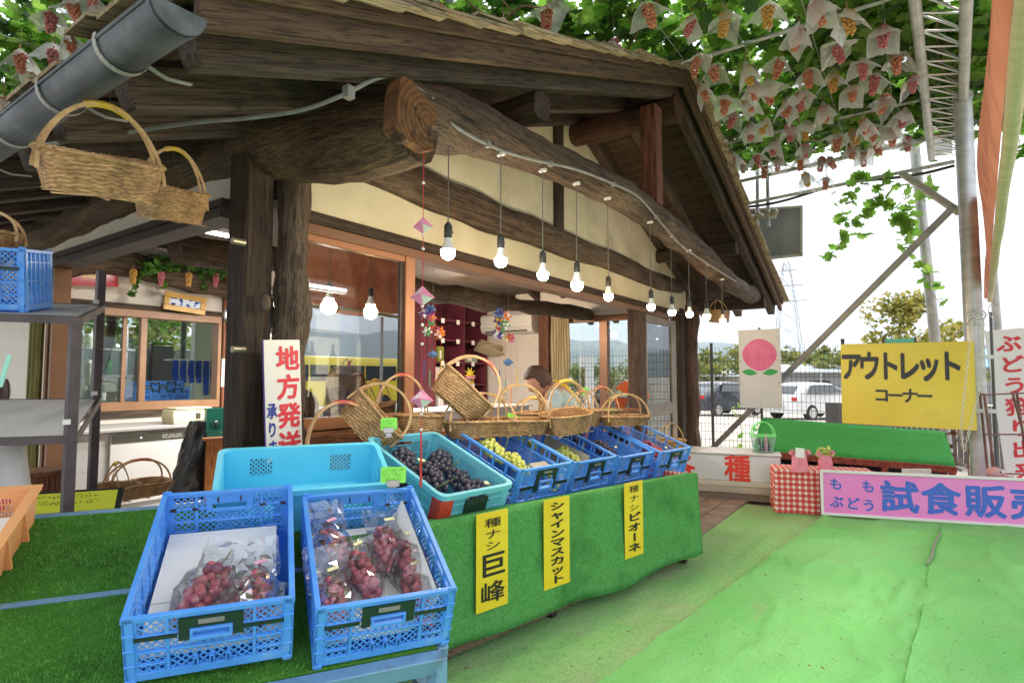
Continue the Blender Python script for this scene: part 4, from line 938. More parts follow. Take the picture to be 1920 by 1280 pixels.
# red gingham cloth end
ging = bpy.data.materials.new('red_gingham'); ging.use_nodes = True; t_ = ging.node_tree; b_ = t_.nodes['Principled BSDF']; b_.inputs['Roughness'].default_value = .8
tc_ = t_.nodes.new('ShaderNodeTexCoord'); sx_ = t_.nodes.new('ShaderNodeSeparateXYZ'); t_.links.new(tc_.outputs['UV'], sx_.inputs[0])
def stripe(sock, fr):
    a = t_.nodes.new('ShaderNodeMath'); a.operation = 'MULTIPLY'; a.inputs[1].default_value = fr; t_.links.new(sock, a.inputs[0])
    f = t_.nodes.new('ShaderNodeMath'); f.operation = 'FRACT'; t_.links.new(a.outputs[0], f.inputs[0])
    g = t_.nodes.new('ShaderNodeMath'); g.operation = 'GREATER_THAN'; g.inputs[1].default_value = .42; t_.links.new(f.outputs[0], g.inputs[0]); return g.outputs[0]
ad = t_.nodes.new('ShaderNodeMath'); ad.operation = 'ADD'; t_.links.new(stripe(sx_.outputs[0], 1), ad.inputs[0]); t_.links.new(stripe(sx_.outputs[1], 1), ad.inputs[1])
hf = t_.nodes.new('ShaderNodeMath'); hf.operation = 'MULTIPLY'; hf.inputs[1].default_value = .5; t_.links.new(ad.outputs[0], hf.inputs[0])
rp = t_.nodes.new('ShaderNodeValToRGB'); rp.color_ramp.interpolation = 'CONSTANT'; e_ = rp.color_ramp.elements; e_[0].position = 0; e_[0].color = (.80, .76, .72, 1); e_[1].position = .25; e_[1].color = (.70, .20, .17, 1)
x_ = e_.new(.75); x_.color = (.58, .045, .04, 1); t_.links.new(hf.outputs[0], rp.inputs[0]); t_.links.new(rp.outputs[0], b_.inputs['Base Color'])
def cloth_grid(a, b, ht, nx, nz, cell, amp=.006, z0=None, nrm=None, seed=0):
    """vertical hanging cloth from a to b, uv in cells"""
    a, b = Vector(a), Vector(b); m = MB(); vs = []; L_ = (b - a).length; nrm = Vector(nrm)
    for i in range(nx + 1):
        for k in range(nz + 1):
            u, v = i / nx, k / nz; p = a.lerp(b, u) + nrm * (amp * math.sin(u * L_ * 26 + seed) * v + amp * fbm((u * 4, v * 2, seed), 2)); vs.append((p.x, p.y, p.z - ht * v))
    kk = nz + 1; m.add(vs, [(i * kk + k, (i + 1) * kk + k, (i + 1) * kk + k + 1, i * kk + k + 1) for i in range(nx) for k in range(nz)])
    uv = [(i / nx * L_ / cell, k / nz * ht / cell) for i in range(nx + 1) for k in range(nz + 1)]; return m, uv
def build_uv(m, uv, name, mt, parent=None, **k):
    o = m.build(name, mt, parent, fixn=False, **k); l = o.data.uv_layers.new(name='UVMap')
    for lp in o.data.loops: l.data[lp.index].uv = uv[lp.vertex_index]
    return o
m, uv = cloth_grid(C2 + Vector((0, 0, -.01)) + cdir * .012, C2 + back * .6 + Vector((0, 0, -.01)) + cdir * .012, .34, 20, 10, .03, nrm=cdir)
tag(build_uv(m, uv, 'gingham_table_cloth', ging, smooth='all'), 'strip of red gingham cloth showing at the right end of the green stall cloth', 'cloth')

# ------------------------------------------------------------ folding crates
bp = mat('blue_crate_plastic', (.07, .29, .84), .45, (.10, .35, .88), ns=9, sp=.5, c3=(.24, .45, .80), ns3=13, r3=(.55, .82))
bpd = mat('deep_blue_crate_plastic', (.035, .19, .74), .42, (.05, .23, .80), ns=9, sp=.5)
hgrn = mat('dark_green_handle', (.010, .035, .022), .5)
def lattice(m, x0, x1, z0, z1, st, y, th=.0022, w_=.0040):
    """diagonal grid inside a rectangle in the xz plane"""
    def clip(c, s):   # line z = s*x + c inside rect
        pts = []
        for x in (x0, x1):
            z = s * x + c
            if z0 - 1e-6 <= z <= z1 + 1e-6: pts.append((x, z))
        for z in (z0, z1):
            x = (z - c) / s
            if x0 + 1e-6 < x < x1 - 1e-6: pts.append((x, z))
        return pts
    for s in (1, -1):
        lo = min(z0 - s * x0, z0 - s * x1); hi = max(z1 - s * x0, z1 - s * x1); c = lo + st / 2
        while c < hi:
            p = clip(c, s)
            if len(p) >= 2:
                p = sorted(set([(round(a, 5), round(b, 5)) for a, b in p]))
                if len(p) >= 2 and (abs(p[0][0] - p[-1][0]) > .002): m.bar((p[0][0], y, p[0][1]), (p[-1][0], y, p[-1][1]), w_, th, up=(0, 1, 0))
            c += st * 1.41
def short_wall(wd, h, yo, sgn, fine=.0135):
    """end wall lying in xz plane at y=yo, outer side sgn"""
    m = MB(); x0, x1 = -wd / 2, wd / 2; t = .006; B = lambda a, b, c, d, dy=0, tt=t: m.b2((a, yo - tt / 2 + dy, c), (b, yo + tt / 2 + dy, d))
    B(x0, x1, h - .012, h, 0, .014); B(x0, x1, .008, .03, 0, .01)
    B(x0 + .002, x0 + .022, .03, h - .012); B(x1 - .022, x1 - .002, .03, h - .012)
    c1, c2 = x0 + wd * .235, x1 - wd * .235; hw = wd * .19
    for x in (c1, c2): B(x - .004, x + .004, .03, h - .012, 0, .012)
    zm1, zm2 = h * .46, h * .70
    B(x0 + .02, x1 - .02, zm1 - .003, zm1 + .003, 0, .012); B(x0 + .02, -hw, zm2 - .003, zm2 + .003, 0, .010); B(hw, x1 - .02, zm2 - .003, zm2 + .003, 0, .010)
    for zz in (h * .27,): B(x0 + .02, c1, zz - .0025, zz + .0025, 0, .010); B(c2, x1 - .02, zz - .0025, zz + .0025, 0, .010)
    # handle block with slot
    zt = h - .012; zb = h * .62; B(-hw, -hw + .018, zb, zt, 0, .008); B(hw - .018, hw, zb, zt, 0, .008); B(-hw + .018, hw - .018, zt - .030, zt, 0, .008); B(-hw + .018, hw - .018, zb, zb + .010, 0, .008)
    for (a, b, c, d) in ((x0 + .022, c1 - .004, .03, h * .27), (x0 + .022, c1 - .004, h * .27, zm1), (x0 + .022, c1 - .004, zm1, zm2), (x0 + .022, c1 - .004, zm2, h - .012),
                         (c2 + .004, x1 - .022, .03, h * .27), (c2 + .004, x1 - .022, h * .27, zm1), (c2 + .004, x1 - .022, zm1, zm2), (c2 + .004, x1 - .022, zm2, h - .012),
                         (c1 + .004, c2 - .004, .03, zm1), (c1 + .004, -hw, zm1, zt), (hw, c2 - .004, zm1, zt), (-hw, hw, zm1, zb)):
        lattice(m, a, b, c, d, fine, yo)
    for x in (-wd * .10, 0, wd * .10): B(x - .006, x - .003, .03, h * .30, sgn * .004, .012); B(x + .003, x + .006, .03, h * .30, sgn * .004, .012); B(x - .006, x + .006, h * .30 - .003, h * .30, sgn * .004, .012)
    return m
def long_wall(l, h, xo, fine=.0145):
    m = MB(); t = .006; B = lambda a, b, c, d, tt=t: m.b2((xo - tt / 2, a, c), (xo + tt / 2, b, d))
    B(0, l, h - .012, h, .014); B(0, l, .006, .03, .01)
    n = 6
    for i in range(n + 1): y = .006 + (l - .012) * i / n; B(y - .004, y + .004, .03, h - .012, .011)
    B(0, l, h * .5 - .003, h * .5 + .003, .010); B(0, l, h * .8 - .002, h * .8 + .002, .009)
    mm = MB()
    for i in range(n):
        a = .01 + (l - .012) * i / n; b = .002 + (l - .012) * (i + 1) / n
        mm.b2((a, -.001, .03), (b, .001, h * .30)); lattice(mm, a, b, h * .30, h * .5, fine, 0); lattice(mm, a, b, h * .5, h * .8, fine, 0)
    m.join(mm, Matrix(((0, 1, 0, xo), (1, 0, 0, 0), (0, 0, 1, 0), (0, 0, 0, 1)))); return m
def folding_crate(label, M, h=.2, wd=.366, l=.53, group=None, m1=None, m2=None):
    m1 = m1 or bp; m2 = m2 or bpd
    t = thing('folding_crate', label, 'crate', M, group)
    short_wall(wd - .012, h, .007, -1).build('front_wall', m1, t, bevel=.0008)
    short_wall(wd - .012, h, l - .007, 1).build('back_wall', m1, t, bevel=.0008)
    long_wall(l, h, -wd / 2 + .004).build('side_wall', m1, t, bevel=.0008)
    long_wall(l, h, wd / 2 - .004).build('side_wall', m1, t, bevel=.0008)
    m = MB()
    m.b2((-wd / 2 + .004, .004, .006), (wd / 2 - .004, l - .004, .010))
    for i in range(12): y = .02 + i * (l - .04) / 11; m.b2((-wd / 2 + .006, y - .003, 0), (wd / 2 - .006, y + .003, .006))
    m.build('base', m2, t)
    # corner posts
    for sx in (-1, 1):
        for y in (0, l):
            m = MB(); yy = (y + .0 if y == 0 else y - .022)
            m.b2((sx * (wd / 2) - (.006 if sx > 0 else 0), yy, 0), (sx * (wd / 2) + (.0 if sx > 0 else .006), yy + .022, h * .98))
            m.b2((sx * (wd / 2 - .011) - .011, y - (0 if y == 0 else .006) - .0, 0), (sx * (wd / 2 - .011) + .011, y + (.006 if y == 0 else 0), h + .006))
            for k in range(4): m.b2((sx * (wd / 2 - .011) - .012, (y - .003 if y == 0 else y - .002), .01 + k * h * .23), (sx * (wd / 2 - .011) + .012, (y + .001 if y == 0 else y + .003), .016 + k * h * .23))
            m.build('corner_post', m1, t, bevel=.0012)
    m = MB(); hw = wd * .19
    m.b2((-hw + .0, -.004, h * .60), (-hw + .022, .001, h - .014)); m.b2((hw - .022, -.004, h * .60), (hw, .001, h - .014)); m.b2((-hw + .022, -.004, h - .045), (hw - .022, .001, h - .014))
    m.b2((-wd * .44, -.003, h * .66), (-hw - .004, .001, h * .71)); m.b2((hw + .004, -.003, h * .66), (wd * .44, .001, h * .71))
    m.build('lock_plate', hgrn, t)
    m = MB(); m.b2((-hw + .024, -.012, h * .60), (hw - .024, .002, h * .655)); m.b2((-hw + .024, -.012, h * .655), (-hw + .031, .002, h * .75)); m.b2((hw - .031, -.012, h * .655), (hw - .024, .002, h * .75)); m.b2((-hw + .024, -.012, h * .75), (hw - .024, .002, h * .775))
    m.build('handle', m1, t, bevel=.0015)
    m = MB()
    for y in (.0115, l - .0115):
        for x in (-wd * .43, -wd * .265, wd * .265, wd * .43): m = MB().b2((x - .008, y - .003, h * .685), (x + .008, y + .003, h * .725)); m.build('hinge_clip', darkfr, t)
        for x in (-.035, .03): MB().b2((x, y - .003, h - .036), (x + .004, y + .003, h - .018)).build('notch', darkfr, t)
    m = MB().b2((-.028, -.0065, h - .032), (.028, -.003, h - .02)); m.build('label_slot', mat('grey_slot', (.25, .24, .23), .5), t)
    return t
c1M = tilted((.789, 1.453, .365), R(56.8), TLT); c2M = MT.copy()
crA = folding_crate('blue folding crate with few red grape bags on white foam, front left', c1M, .19)
crB = dup(crA, tilted((1.133, 1.216, .340), R(58.9), TLT), 'blue folding crate filled with bags of red grapes, right one of the front pair')
crA.matrix_basis = tilted((.789, 1.453, .372), R(56.8), TLT)
# white foam sheets
foam = mat('white_foam_sheet', (.84, .84, .82), .75, (.88, .88, .86), ns=4, c3=(.40, .34, .26), ns3=13, r3=(.66, .8), bump=.1, bs=40)
def foam_sheet(label, M, x0, x1, y0, y1, z=.045, curl=0):
    m = MB(); rings = []
    for i in range(13):
        x = x0 + (x1 - x0) * i / 12; c = curl * max(0, (i - 8) / 4) ** 2; rings.append([(x - c * .25, y0, z + c), (x - c * .25, y1, z + c), (x - c * .25, y1, z + c + .006), (x - c * .25, y0, z + c + .006)])
    t = m.loft(rings).build('foam_sheet', foam, None, smooth=True); t.matrix_basis = M; tag(t, label, 'foam sheet'); return t
MA = crA.matrix_basis; MBb = crB.matrix_basis
foam_sheet('white foam sheet across the rear of the left front crate', MA, -.165, .14, .20, .50, .055)
foam_sheet('white foam sheet across the front of the left front crate', MA, -.165, .165, .02, .195, .055)
foam_sheet('white foam sheet curling up inside the right front crate', MBb, -.165, .168, .02, .50, .055, .10)

# ------------------------------------------------------------ grapes
def gmat(nm, c, c2, rough, bl):
    return mat(nm, c, rough, c2, ns=28, ndet=3, sub=.0, coat=.15, sp=.5, c3=bl, ns3=60, r3=(.5, .8))
redg = gmat('red_grape', (.40, .05, .085), (.50, .10, .13), .38, (.60, .26, .28)); blkg = gmat('black_grape', (.018, .016, .035), (.045, .04, .075), .5, (.12, .12, .19))
grng = gmat('green_grape', (.42, .48, .07), (.55, .58, .14), .35, (.62, .64, .26)); stemm = mat('grape_stem', (.16, .20, .05), .7, (.22, .14, .06), ns=40)
def bunch_mesh(name, r, lx, wx, n, mt, seed, sub=2, flat_=.72):
    """bunch lying along +y, wide end at the stem end (y=0)"""
    rn = random.Random(seed); m = MB(); pts = []; tries = 0
    while len(pts) < n and tries < 6000:
        tries += 1; y = (1 - rn.random() ** .85) * lx; wv = wx * (.50 + .5 * (y / lx)) * (.7 + .3 * math.sin(min(1, (1 - y / lx) * 4) * PI / 2)); a = rn.random() * 2 * PI
        rad = wv * (.55 + .45 * rn.random() ** .5); p = Vector((math.cos(a) * rad, y, math.sin(a) * rad * flat_ + wx * flat_))
        if all((p - q).length > r * 1.55 for q in pts): pts.append(p)
    for p in pts: m.ico(p, r * rn.uniform(.9, 1.08), sub, sc=(1, 1, 1.05))
    me = m.build(name, mt, None, smooth='all', fixn=False); return me
def get_mesh(o): me = o.data; bpy.data.objects.remove(o); return me
BR = [get_mesh(bunch_mesh('grape_bunch', .0145, .19, .046, 40, redg, s)) for s in (1, 2)]
BK = [get_mesh(bunch_mesh('grape_bunch', .0135, .17, .050, 52, blkg, s)) for s in (3, 4)]
BG = [get_mesh(bunch_mesh('grape_bunch', .0130, .16, .046, 44, grng, s)) for s in (5, 6)]
bagm = glassmat('clear_plastic_bag', (.97, .98, 1.0), refl=.7, rough=.07, base=.04, extra=.06, ecol=(.8, .82, .86))
def bag_mesh(l, w_, seed, stand=.0):
    rn = random.Random(seed); rings = []; nr, ns_ = 15, 17
    for i in range(nr):
        u = i / (nr - 1); y = -.02 + u * l; wv = w_ * (.35 + .65 * math.sin(min(1, u * 2.2 + .02) * PI / 2)) * (1 if u < .6 else 1 + (u - .6) * .55); hv = .050 * math.sin(min(1, u * 4 + .2) * PI / 2) * (1 if u < .45 else max(.06, 1 - (u - .45) * 2.2)); ring = []
        for j in range(ns_):
            a = 2 * PI * j / ns_; k = 1 + .16 * fbm((math.cos(a) * 1.0, math.sin(a) * 1.0, u * 2 + seed), 1.7, seed) + rn.uniform(-.07, .07)
            ring.append((math.cos(a) * wv * k, y + (.02 * fbm((a, seed, 0), 1.5) if u > .7 else 0), .042 * min(1, hv / .048) + .004 + stand * max(0, u - .6) ** 1.2 + math.sin(a) * hv * k + (.01 * fbm((a, u * 5, seed), 3, 1))))
        rings.append(ring)
    m = MB().loft(rings, caps=False); f2 = []
    for f in m.f: f2 += [(f[0], f[1], f[2]), (f[0], f[2], f[3])] if rn.random() < .5 else [(f[0], f[1], f[3]), (f[1], f[2], f[3])]
    m.f = f2; m.m = [0] * len(f2); return get_mesh(m.build('plastic_bag', bagm, None))
BAGS = [bag_mesh(.32, .068, 1, .16), bag_mesh(.31, .066, 5, .10), bag_mesh(.30, .064, 9, .34)]
tagm = mat('paper_tag', (.72, .74, .45), .7)
def mobj(name, me, parent, M=None):
    o = bpy.data.objects.new(name, me); COL.objects.link(o); o.parent = parent
    if M is not None: o.matrix_basis = M
    return o
def bagged(label, M, bi=0, gi=0, group=None, tagc=None):
    t = thing('bagged_grapes', label, 'bagged grapes', M, group)
    g = mobj('grape_bunch', BR[gi], t); mobj('plastic_bag', BAGS[bi], t)
    m = MB().tube(catmull([(0, .15, .04), (.005, .18, .055), (.012, .21, .065), (.02, .235, .085)], 4), .0022, 6); m.build('stem', stemm, g, smooth=True)
    if tagc is not None: MB().box((.015, .205, .085), (.045, .012, .0012), rotm(.3, .2, .5)).build('paper_tag', tagc, t)
    return t
pink_tag = mat('pink_tag', (.75, .35, .50), .6); yel_tag = mat('yellow_tag', (.72, .70, .38), .6)
def onb(M, x, y, rz_, z=.066, s=1): return M @ T(x, y, z) @ RZ(rz_) @ Matrix.Diagonal((s, s, s, 1))
ga = 'bags of red grapes in the left front crate'; gb_ = 'bags of red grapes in the right front crate'
bagged('large red grape bunch in a clear pointed bag at the centre of the left crate', onb(MA, -.075, .09, R(-22), s=.95), 0, 0, ga)
bagged('bagged red grapes leaning in the right corner of the left crate', onb(MA, .10, .05, R(4), s=.85), 2, 1, ga, pink_tag)
bagged('bagged red grapes pressed against the front wall of the left crate', onb(MA, -.01, .035, R(-40), .062, s=.75), 1, 1, ga)
for i, (x, y, a, bi, gi, z, lab, tg) in enumerate([(-.08, .27, 10, 2, 0, .066, 'bagged red grapes at the rear left of the right crate', pink_tag), (-.01, .13, 12, 1, 1, .07, 'bagged red grapes lying across the middle of the right crate', yel_tag), (.045, .24, -8, 0, 0, .07, 'bagged red grapes at the rear right of the right crate on bare foam', yel_tag),
                                                (-.12, .03, 4, 2, 1, .066, 'bagged red grapes in the front left corner of the right crate', yel_tag), (.11, .16, -4, 1, 0, .066, 'bagged red grapes along the right wall of the right crate', yel_tag), (.12, .015, 4, 1, 0, .062, 'bagged red grapes in the front right corner of the right crate', yel_tag)]):
    bagged(lab, onb(MBb, x, y, R(a), z, s=.88), bi, gi, gb_, tg)

# row of crates on the stall table
row = [(2.29, 1.475, .50), (2.745, 1.455, .480), (3.14, 1.40, .466), (3.50, 1.30, .464)]
rowlab = ['blue folding crate with one green grape bunch, next to the cyan crate', 'blue folding crate with green grapes and a grey cardboard sheet', 'blue folding crate with black grapes, next to last in the stall row', 'blue folding crate at the far right end of the stall row']
crR = folding_crate(rowlab[0], tilted(rowp(*row[0]) - Vector((0, 0, .082)), R(80.3), R(18.8)), .30, .376, .545, 'blue crates standing in a row on the stall table')
UPR = T(0, 0, .07); RM = [crR.matrix_basis @ UPR]
for p, lab in zip(row[1:], rowlab[1:]):
    M_ = tilted(rowp(*p) - Vector((0, 0, .082)), R(80.6), R(19.0)); dup(crR, M_, lab); RM.append(M_ @ UPR)
# cyan perforated crates
cy = mat('pale_cyan_plastic', (.15, .52, .66), .42, (.18, .57, .70), ns=5, c3=(.24, .55, .62), ns3=7, r3=(.6, .85)); cyb = mat('bright_cyan_plastic', (.12, .63, .86), .42, (.15, .68, .90), ns=5)
def slot_wall(m, a, b, h, wins, mode, th=.005, o0=(0, 0, 0), axis='x'):
    """solid wall from a to b along an axis with perforated windows (u0,u1,z0,z1)"""
    us = sorted(set([a, b] + [w_[0] for w_ in wins] + [w_[1] for w_ in wins])); mm = MB()
    for u0, u1 in zip(us, us[1:]):
        wn = [w_ for w_ in wins if w_[0] <= u0 + 1e-6 and w_[1] >= u1 - 1e-6]
        if not wn: mm.b2((u0, -th / 2, 0), (u1, th / 2, h)); continue
        z = 0
        for w_ in sorted(wn, key=lambda q: q[2]):
            mm.b2((u0, -th / 2, z), (u1, th / 2, w_[2])); z = w_[3]
            if abs(u0 - w_[0]) < 1e-6:
                x0, x1, z0, z1 = w_[:4]; md = w_[4] if len(w_) > 4 else mode
                if md == 'slot':
                    n = int((x1 - x0) / .0085)
                    for i in range(n + 1): x = x0 + (x1 - x0) * i / n; mm.b2((x - .0019, -th / 2 + .0005, z0), (x + .0019, th / 2 - .0005, z1))
                    for k in (1, 2): zz = z0 + (z1 - z0) * k / 3; mm.b2((x0, -th / 2, zz - .0022), (x1, th / 2, zz + .0022))
                elif md == 'diag': lattice(mm, x0, x1, z0, z1, .0125, 0, th=th, w_=.0042)
        mm.b2((u0, -th / 2, z), (u1, th / 2, h))
    if axis == 'y': mm.xf(Matrix(((0, 1, 0, 0), (1, 0, 0, 0), (0, 0, 1, 0), (0, 0, 0, 1))))
    m.join(mm, T(*o0))
def cyan_crate(label, M, wd, l, h, mode, m1, rimw=.018, group=None, redc=False, diagonly=False):
    t = thing('cyan_crate', label, 'crate', M, group); hx, hy = wd / 2, l
    def wins(L_, front):
        if diagonly: return [(-L_ / 2 + .09, -L_ / 2 + .17, .055, .125, 'diag'), (L_ / 2 - .17, L_ / 2 - .09, .055, .125, 'diag')]
        r = [(-L_ / 2 + .035, -L_ / 2 + .13, .04, h - .035, 'slot'), (L_ / 2 - .13, L_ / 2 - .035, .04, h - .035, 'slot')]
        if front: r.append((-.05, .05, h - .06, h - .03, 'hole'))
        else: r.insert(1, (-.06, .06, .04, h - .035, 'slot'))
        return r
    for nm, o0, L_, ax, fr in (('end_wall', (0, .003, .0), wd - .01, 'x', True), ('end_wall', (0, l - .003, .0), wd - .01, 'x', True)):
        m = MB(); slot_wall(m, -L_ / 2, L_ / 2, h - .004, wins(L_, fr) if not (diagonly and False) else [], mode, o0=o0); m.build(nm, m1, t)
    for sx in (-1, 1):
        m = MB(); slot_wall(m, -(l - .01) / 2, (l - .01) / 2, h - .004, wins(l - .01, False), mode, o0=(sx * (hx - .004), l / 2, 0), axis='y'); m.build('side_wall', m1, t)
    MB().b2((-hx + .004, .004, 0), (hx - .004, l - .004, .006)).build('base', m1, t)
    # rounded rim
    def rr(off, z, rc=.035):
        pts = []; ax_, ay = hx + off, l / 2 + off
        for cx, cy_, a0 in ((ax_ - rc, ay - rc, 0), (-ax_ + rc, ay - rc, 90), (-ax_ + rc, -ay + rc, 180), (ax_ - rc, -ay + rc, 270)):
            for k in range(5): a = R(a0 + k * 22.5); pts.append((cx + math.cos(a) * rc, l / 2 + cy_ + math.sin(a) * rc, z))
        return pts
    m = MB(); A = [rr(-.004, h - .006), rr(rimw * .55, h - .006), rr(rimw * .6, h - .02), rr(rimw * .6 + .003, h - .02), rr(rimw * .6 + .003, h), rr(-.004, h)]
    k = len(A[0]); vs = [p for r_ in A for p in r_]; fs = []
    for i in range(len(A)):
        for j in range(k): fs.append((i * k + j, i * k + (j + 1) % k, ((i + 1) % len(A)) * k + (j + 1) % k, ((i + 1) % len(A)) * k + j))
    m.add(vs, fs); m.build('rim', m1, t, smooth=True)
    for z in (h * .78,):
        m = MB(); 
        for a, b in (((-hx - .004, -.004, z), (hx + .004, -.0, z + .008)), ((-hx - .004, l, z), (hx + .004, l + .004, z + .008)), ((-hx - .004, 0, z), (-hx + .0, l, z + .008)), ((hx, 0, z), (hx + .004, l, z + .008))): m.b2(a, b)
        m.build('outer_rib', m1, t)
    if redc:
        rp_ = mat('red_crate_corner', (.52, .045, .03), .4)
        m = MB(); m.b2((-hx - .010, -.012, .0), (-hx + .055, -.005, h - .022)); m.b2((-hx - .012, -.012, .0), (-hx - .005, .045, h - .022)); m.build('red_corner', rp_, t, bevel=.002)
        m = MB(); m.b2((-.065, -.012, .012), (.055, -.004, h - .035)); m.b2((-.065, -.018, h - .055), (.055, -.004, h - .047)); m.build('name_plate', hgrn, t, bevel=.001)
    return t
cyM0 = tilted(rowp(1.823, 1.499, .435), R(81.0), R(19.1)); cyM = cyM0 @ T(0, 0, .05)
cyan_crate('pale cyan slotted crate of black grapes with one red corner on the stall', cyM0, .376, .545, .25, 'slot', cy, redc=True)
bM = tilted((1.22, 1.62, .0), YAW, R(14))
bp0 = MT @ Vector((-.165, .60, .005)); bM = tilted(bp0, YAW, R(19))
cyan_crate('empty bright cyan crate with two lattice patches behind the front blue crates', bM, .565, .33, .165, 'diag', cyb, diagonly=True)
bl_ = [(x, y, a) for x, y, a in ((-.09, .33, -20), (-.02, .20, -15), (.06, .28, -30), (.09, .10, -10), (-.13, .14, 10), (.0, .06, -60))]
for i, (x, y, a) in enumerate(bl_):
    t = thing('grape_cluster', ['black grape bunch at the rear left of the cyan crate', 'black grape bunch in the middle of the cyan crate', 'black grape bunch behind the middle of the cyan crate', 'black grape bunch with a yellow tag on the right in the cyan crate', 'black grape bunch against the left wall of the cyan crate', 'black grape bunch at the front wall of the cyan crate'][i], 'grapes', cyM @ T(x, y, .065 if i % 2 else .085) @ RZ(R(a)) @ Matrix.Diagonal((1.1, 1.1, 1.1, 1)), 'black grape bunches in the cyan crate')
    mobj('grape_bunch', BK[i % 2], t); MB().tube(catmull([(0, 0, .05), (.01, -.03, .08), (.03, -.05, .11)], 4), .0025, 6).build('stem', stemm, t, smooth=True)
    if i in (0, 3): MB().box((.02, -.03, .105), (.05, .015, .0015), rotm(.4, .3, .6)).build('paper_tag', yel_tag, t)
def rowbunch(ci, x, y, a, me, lab, z=.14, tg=None, s=1.0, grp=None):
    t = thing('grape_cluster', lab, 'grapes', RM[ci] @ T(x, y, z) @ RZ(R(a)) @ Matrix.Diagonal((s, s, s, 1)), grp); mobj('grape_bunch', me, t)
    MB().tube(catmull([(0, 0, .05), (0, .0, .09), (.01, .01, .15)], 4), .002, 6).build('stem', stemm, t, smooth=True)
    if tg: MB().box((.01, .02, .09), (.05, .014, .0015), rotm(.2, .1, .7)).build('paper_tag', tg, t)
rowbunch(0, -.08, .22, -14, BG[0], 'large green grape bunch at the rear of the first blue crate of the row', s=1.15)
rowbunch(0, -.03, .10, -14, BG[1], 'green grape bunch in the middle of the first blue crate of the row', .125, s=1.0)
rowbunch(0, .09, .02, -60, BG[1], 'green grape bunch with a pink tag near the front of the first blue crate', .07, pink_tag, .9)
rowbunch(1, -.10, .36, -14, BG[1], 'green grape bunch behind the cardboard in the second blue crate', .13, s=.9)
rowbunch(1, -.02, .10, -10, BG[0], 'green grape bunch at the front of the second blue crate', .13, s=1.0)
rowbunch(2, -.10, .34, -14, BK[0], 'black grape bunch at the rear of the third blue crate', .14, pink_tag)
rowbunch(2, -.02, .14, -14, BK[1], 'black grape bunch in the middle of the third blue crate', .12, yel_tag)
rowbunch(3, -.09, .30, -14, BK[0], 'black grape bunch in the last blue crate of the row', .13, pink_tag)
rowbunch(3, .02, .08, -14, BR[0], 'dark red grape bunch near the front of the last blue crate', .11, yel_tag)
cb = MB().b2((-.004, 0, 0), (0.0, .30, .13)).build('cardboard_sheet', mat('grey_cardboard', (.33, .31, .26), .8, (.38, .36, .3), ns=8), None); cb.matrix_basis = RM[1] @ T(.04, .10, .07) @ RZ(R(8)) @ RY(R(16)); tag(cb, 'grey cardboard sheet standing in the second blue crate of the row', 'cardboard')
cb = MB().b2((0, 0, 0), (.12, .09, .003)).build('cardboard_sheet', MATS['grey_cardboard'], None); cb.matrix_basis = RM[0] @ T(.02, .05, .16) @ RX(R(10)); tag(cb, 'small pale card lying on the green grapes in the first blue crate', 'cardboard')
# price cards -----------------------------------------------------------------
limeg = mat('lime_card', (.30, .86, .10), .6, (.34, .90, .13), ns=4); clipm = mat('steel_clip', (.5, .48, .46), .35, metal=.8)
def pcard(label, p, wd, h, yaw, tilt=0, roll=0, seed=1):
    t = thing('price_card', label, 'price card', T(p) @ RZ(yaw) @ RX(tilt) @ RY(roll), 'lime green price cards clipped to the crates')
    m = MB(); rc = .006; pts = []
    for cx, cz, a0 in ((wd / 2 - rc, h - rc, 0), (-wd / 2 + rc, h - rc, 90), (-wd / 2 + rc, rc, 180), (wd / 2 - rc, rc, 270)):
        for k in range(4): a = R(a0 + 30 * k); pts.append((cx + math.cos(a) * rc, 0, cz + math.sin(a) * rc))
    m.poly(pts, .0015, (0, 1, 0)); m.build('card', limeg, t)
    m = MB(); scribble(m, -wd * .40, wd * .36, h * .12, h * .92, 3, -.0008, .0011, seed); m.build('handwriting', mat('green_ink', (.10, .42, .06), .6), t)
    m = MB(); m.b2((-.022, -.006, -.012), (.022, .006, .010)); m.b2((-.012, -.004, -.028), (.012, .004, -.012)); m.b2((-.018, -.007, -.032), (.018, .007, -.028)); m.build('clip', clipm, t, bevel=.001)
BK_ = lambda M, x: M @ Vector((x, .53, .20))
fy = AZ0 - PI / 2
p = MBb @ Vector((.145, .53, .20)); pcard('lime price card clipped to the back rim of the right front crate', APL(737, 905, p, FH), .088, .056, fy + .15, 0, .02, 1)
p = cyM @ Vector((-.12, .50, .20)) - FH * .12; pcard('lime price card clipped above the black grapes in the cyan crate', APL(729, 806, p, FH), .072, .052, fy - .1, -.1, -.05, 2)
p = RM[1] @ Vector((-.15, .545, .24)); pcard('lime price card leaning above the second blue crate of the row', APL(957, 790, p, FH), .085, .045, fy - .3, -.3, .30, 3)
p = RM[3] @ Vector((.0, .545, .24)); pcard('lime price card clipped at the last blue crate of the row', APL(1143, 779, p, FH), .07, .045, fy - .2, 0, 0, 4)
p = AY(1096, 742, 2.45); pcard('lime price card standing upright further back below the side window', p, .055, .075, fy + .3, 0, .2, 5)
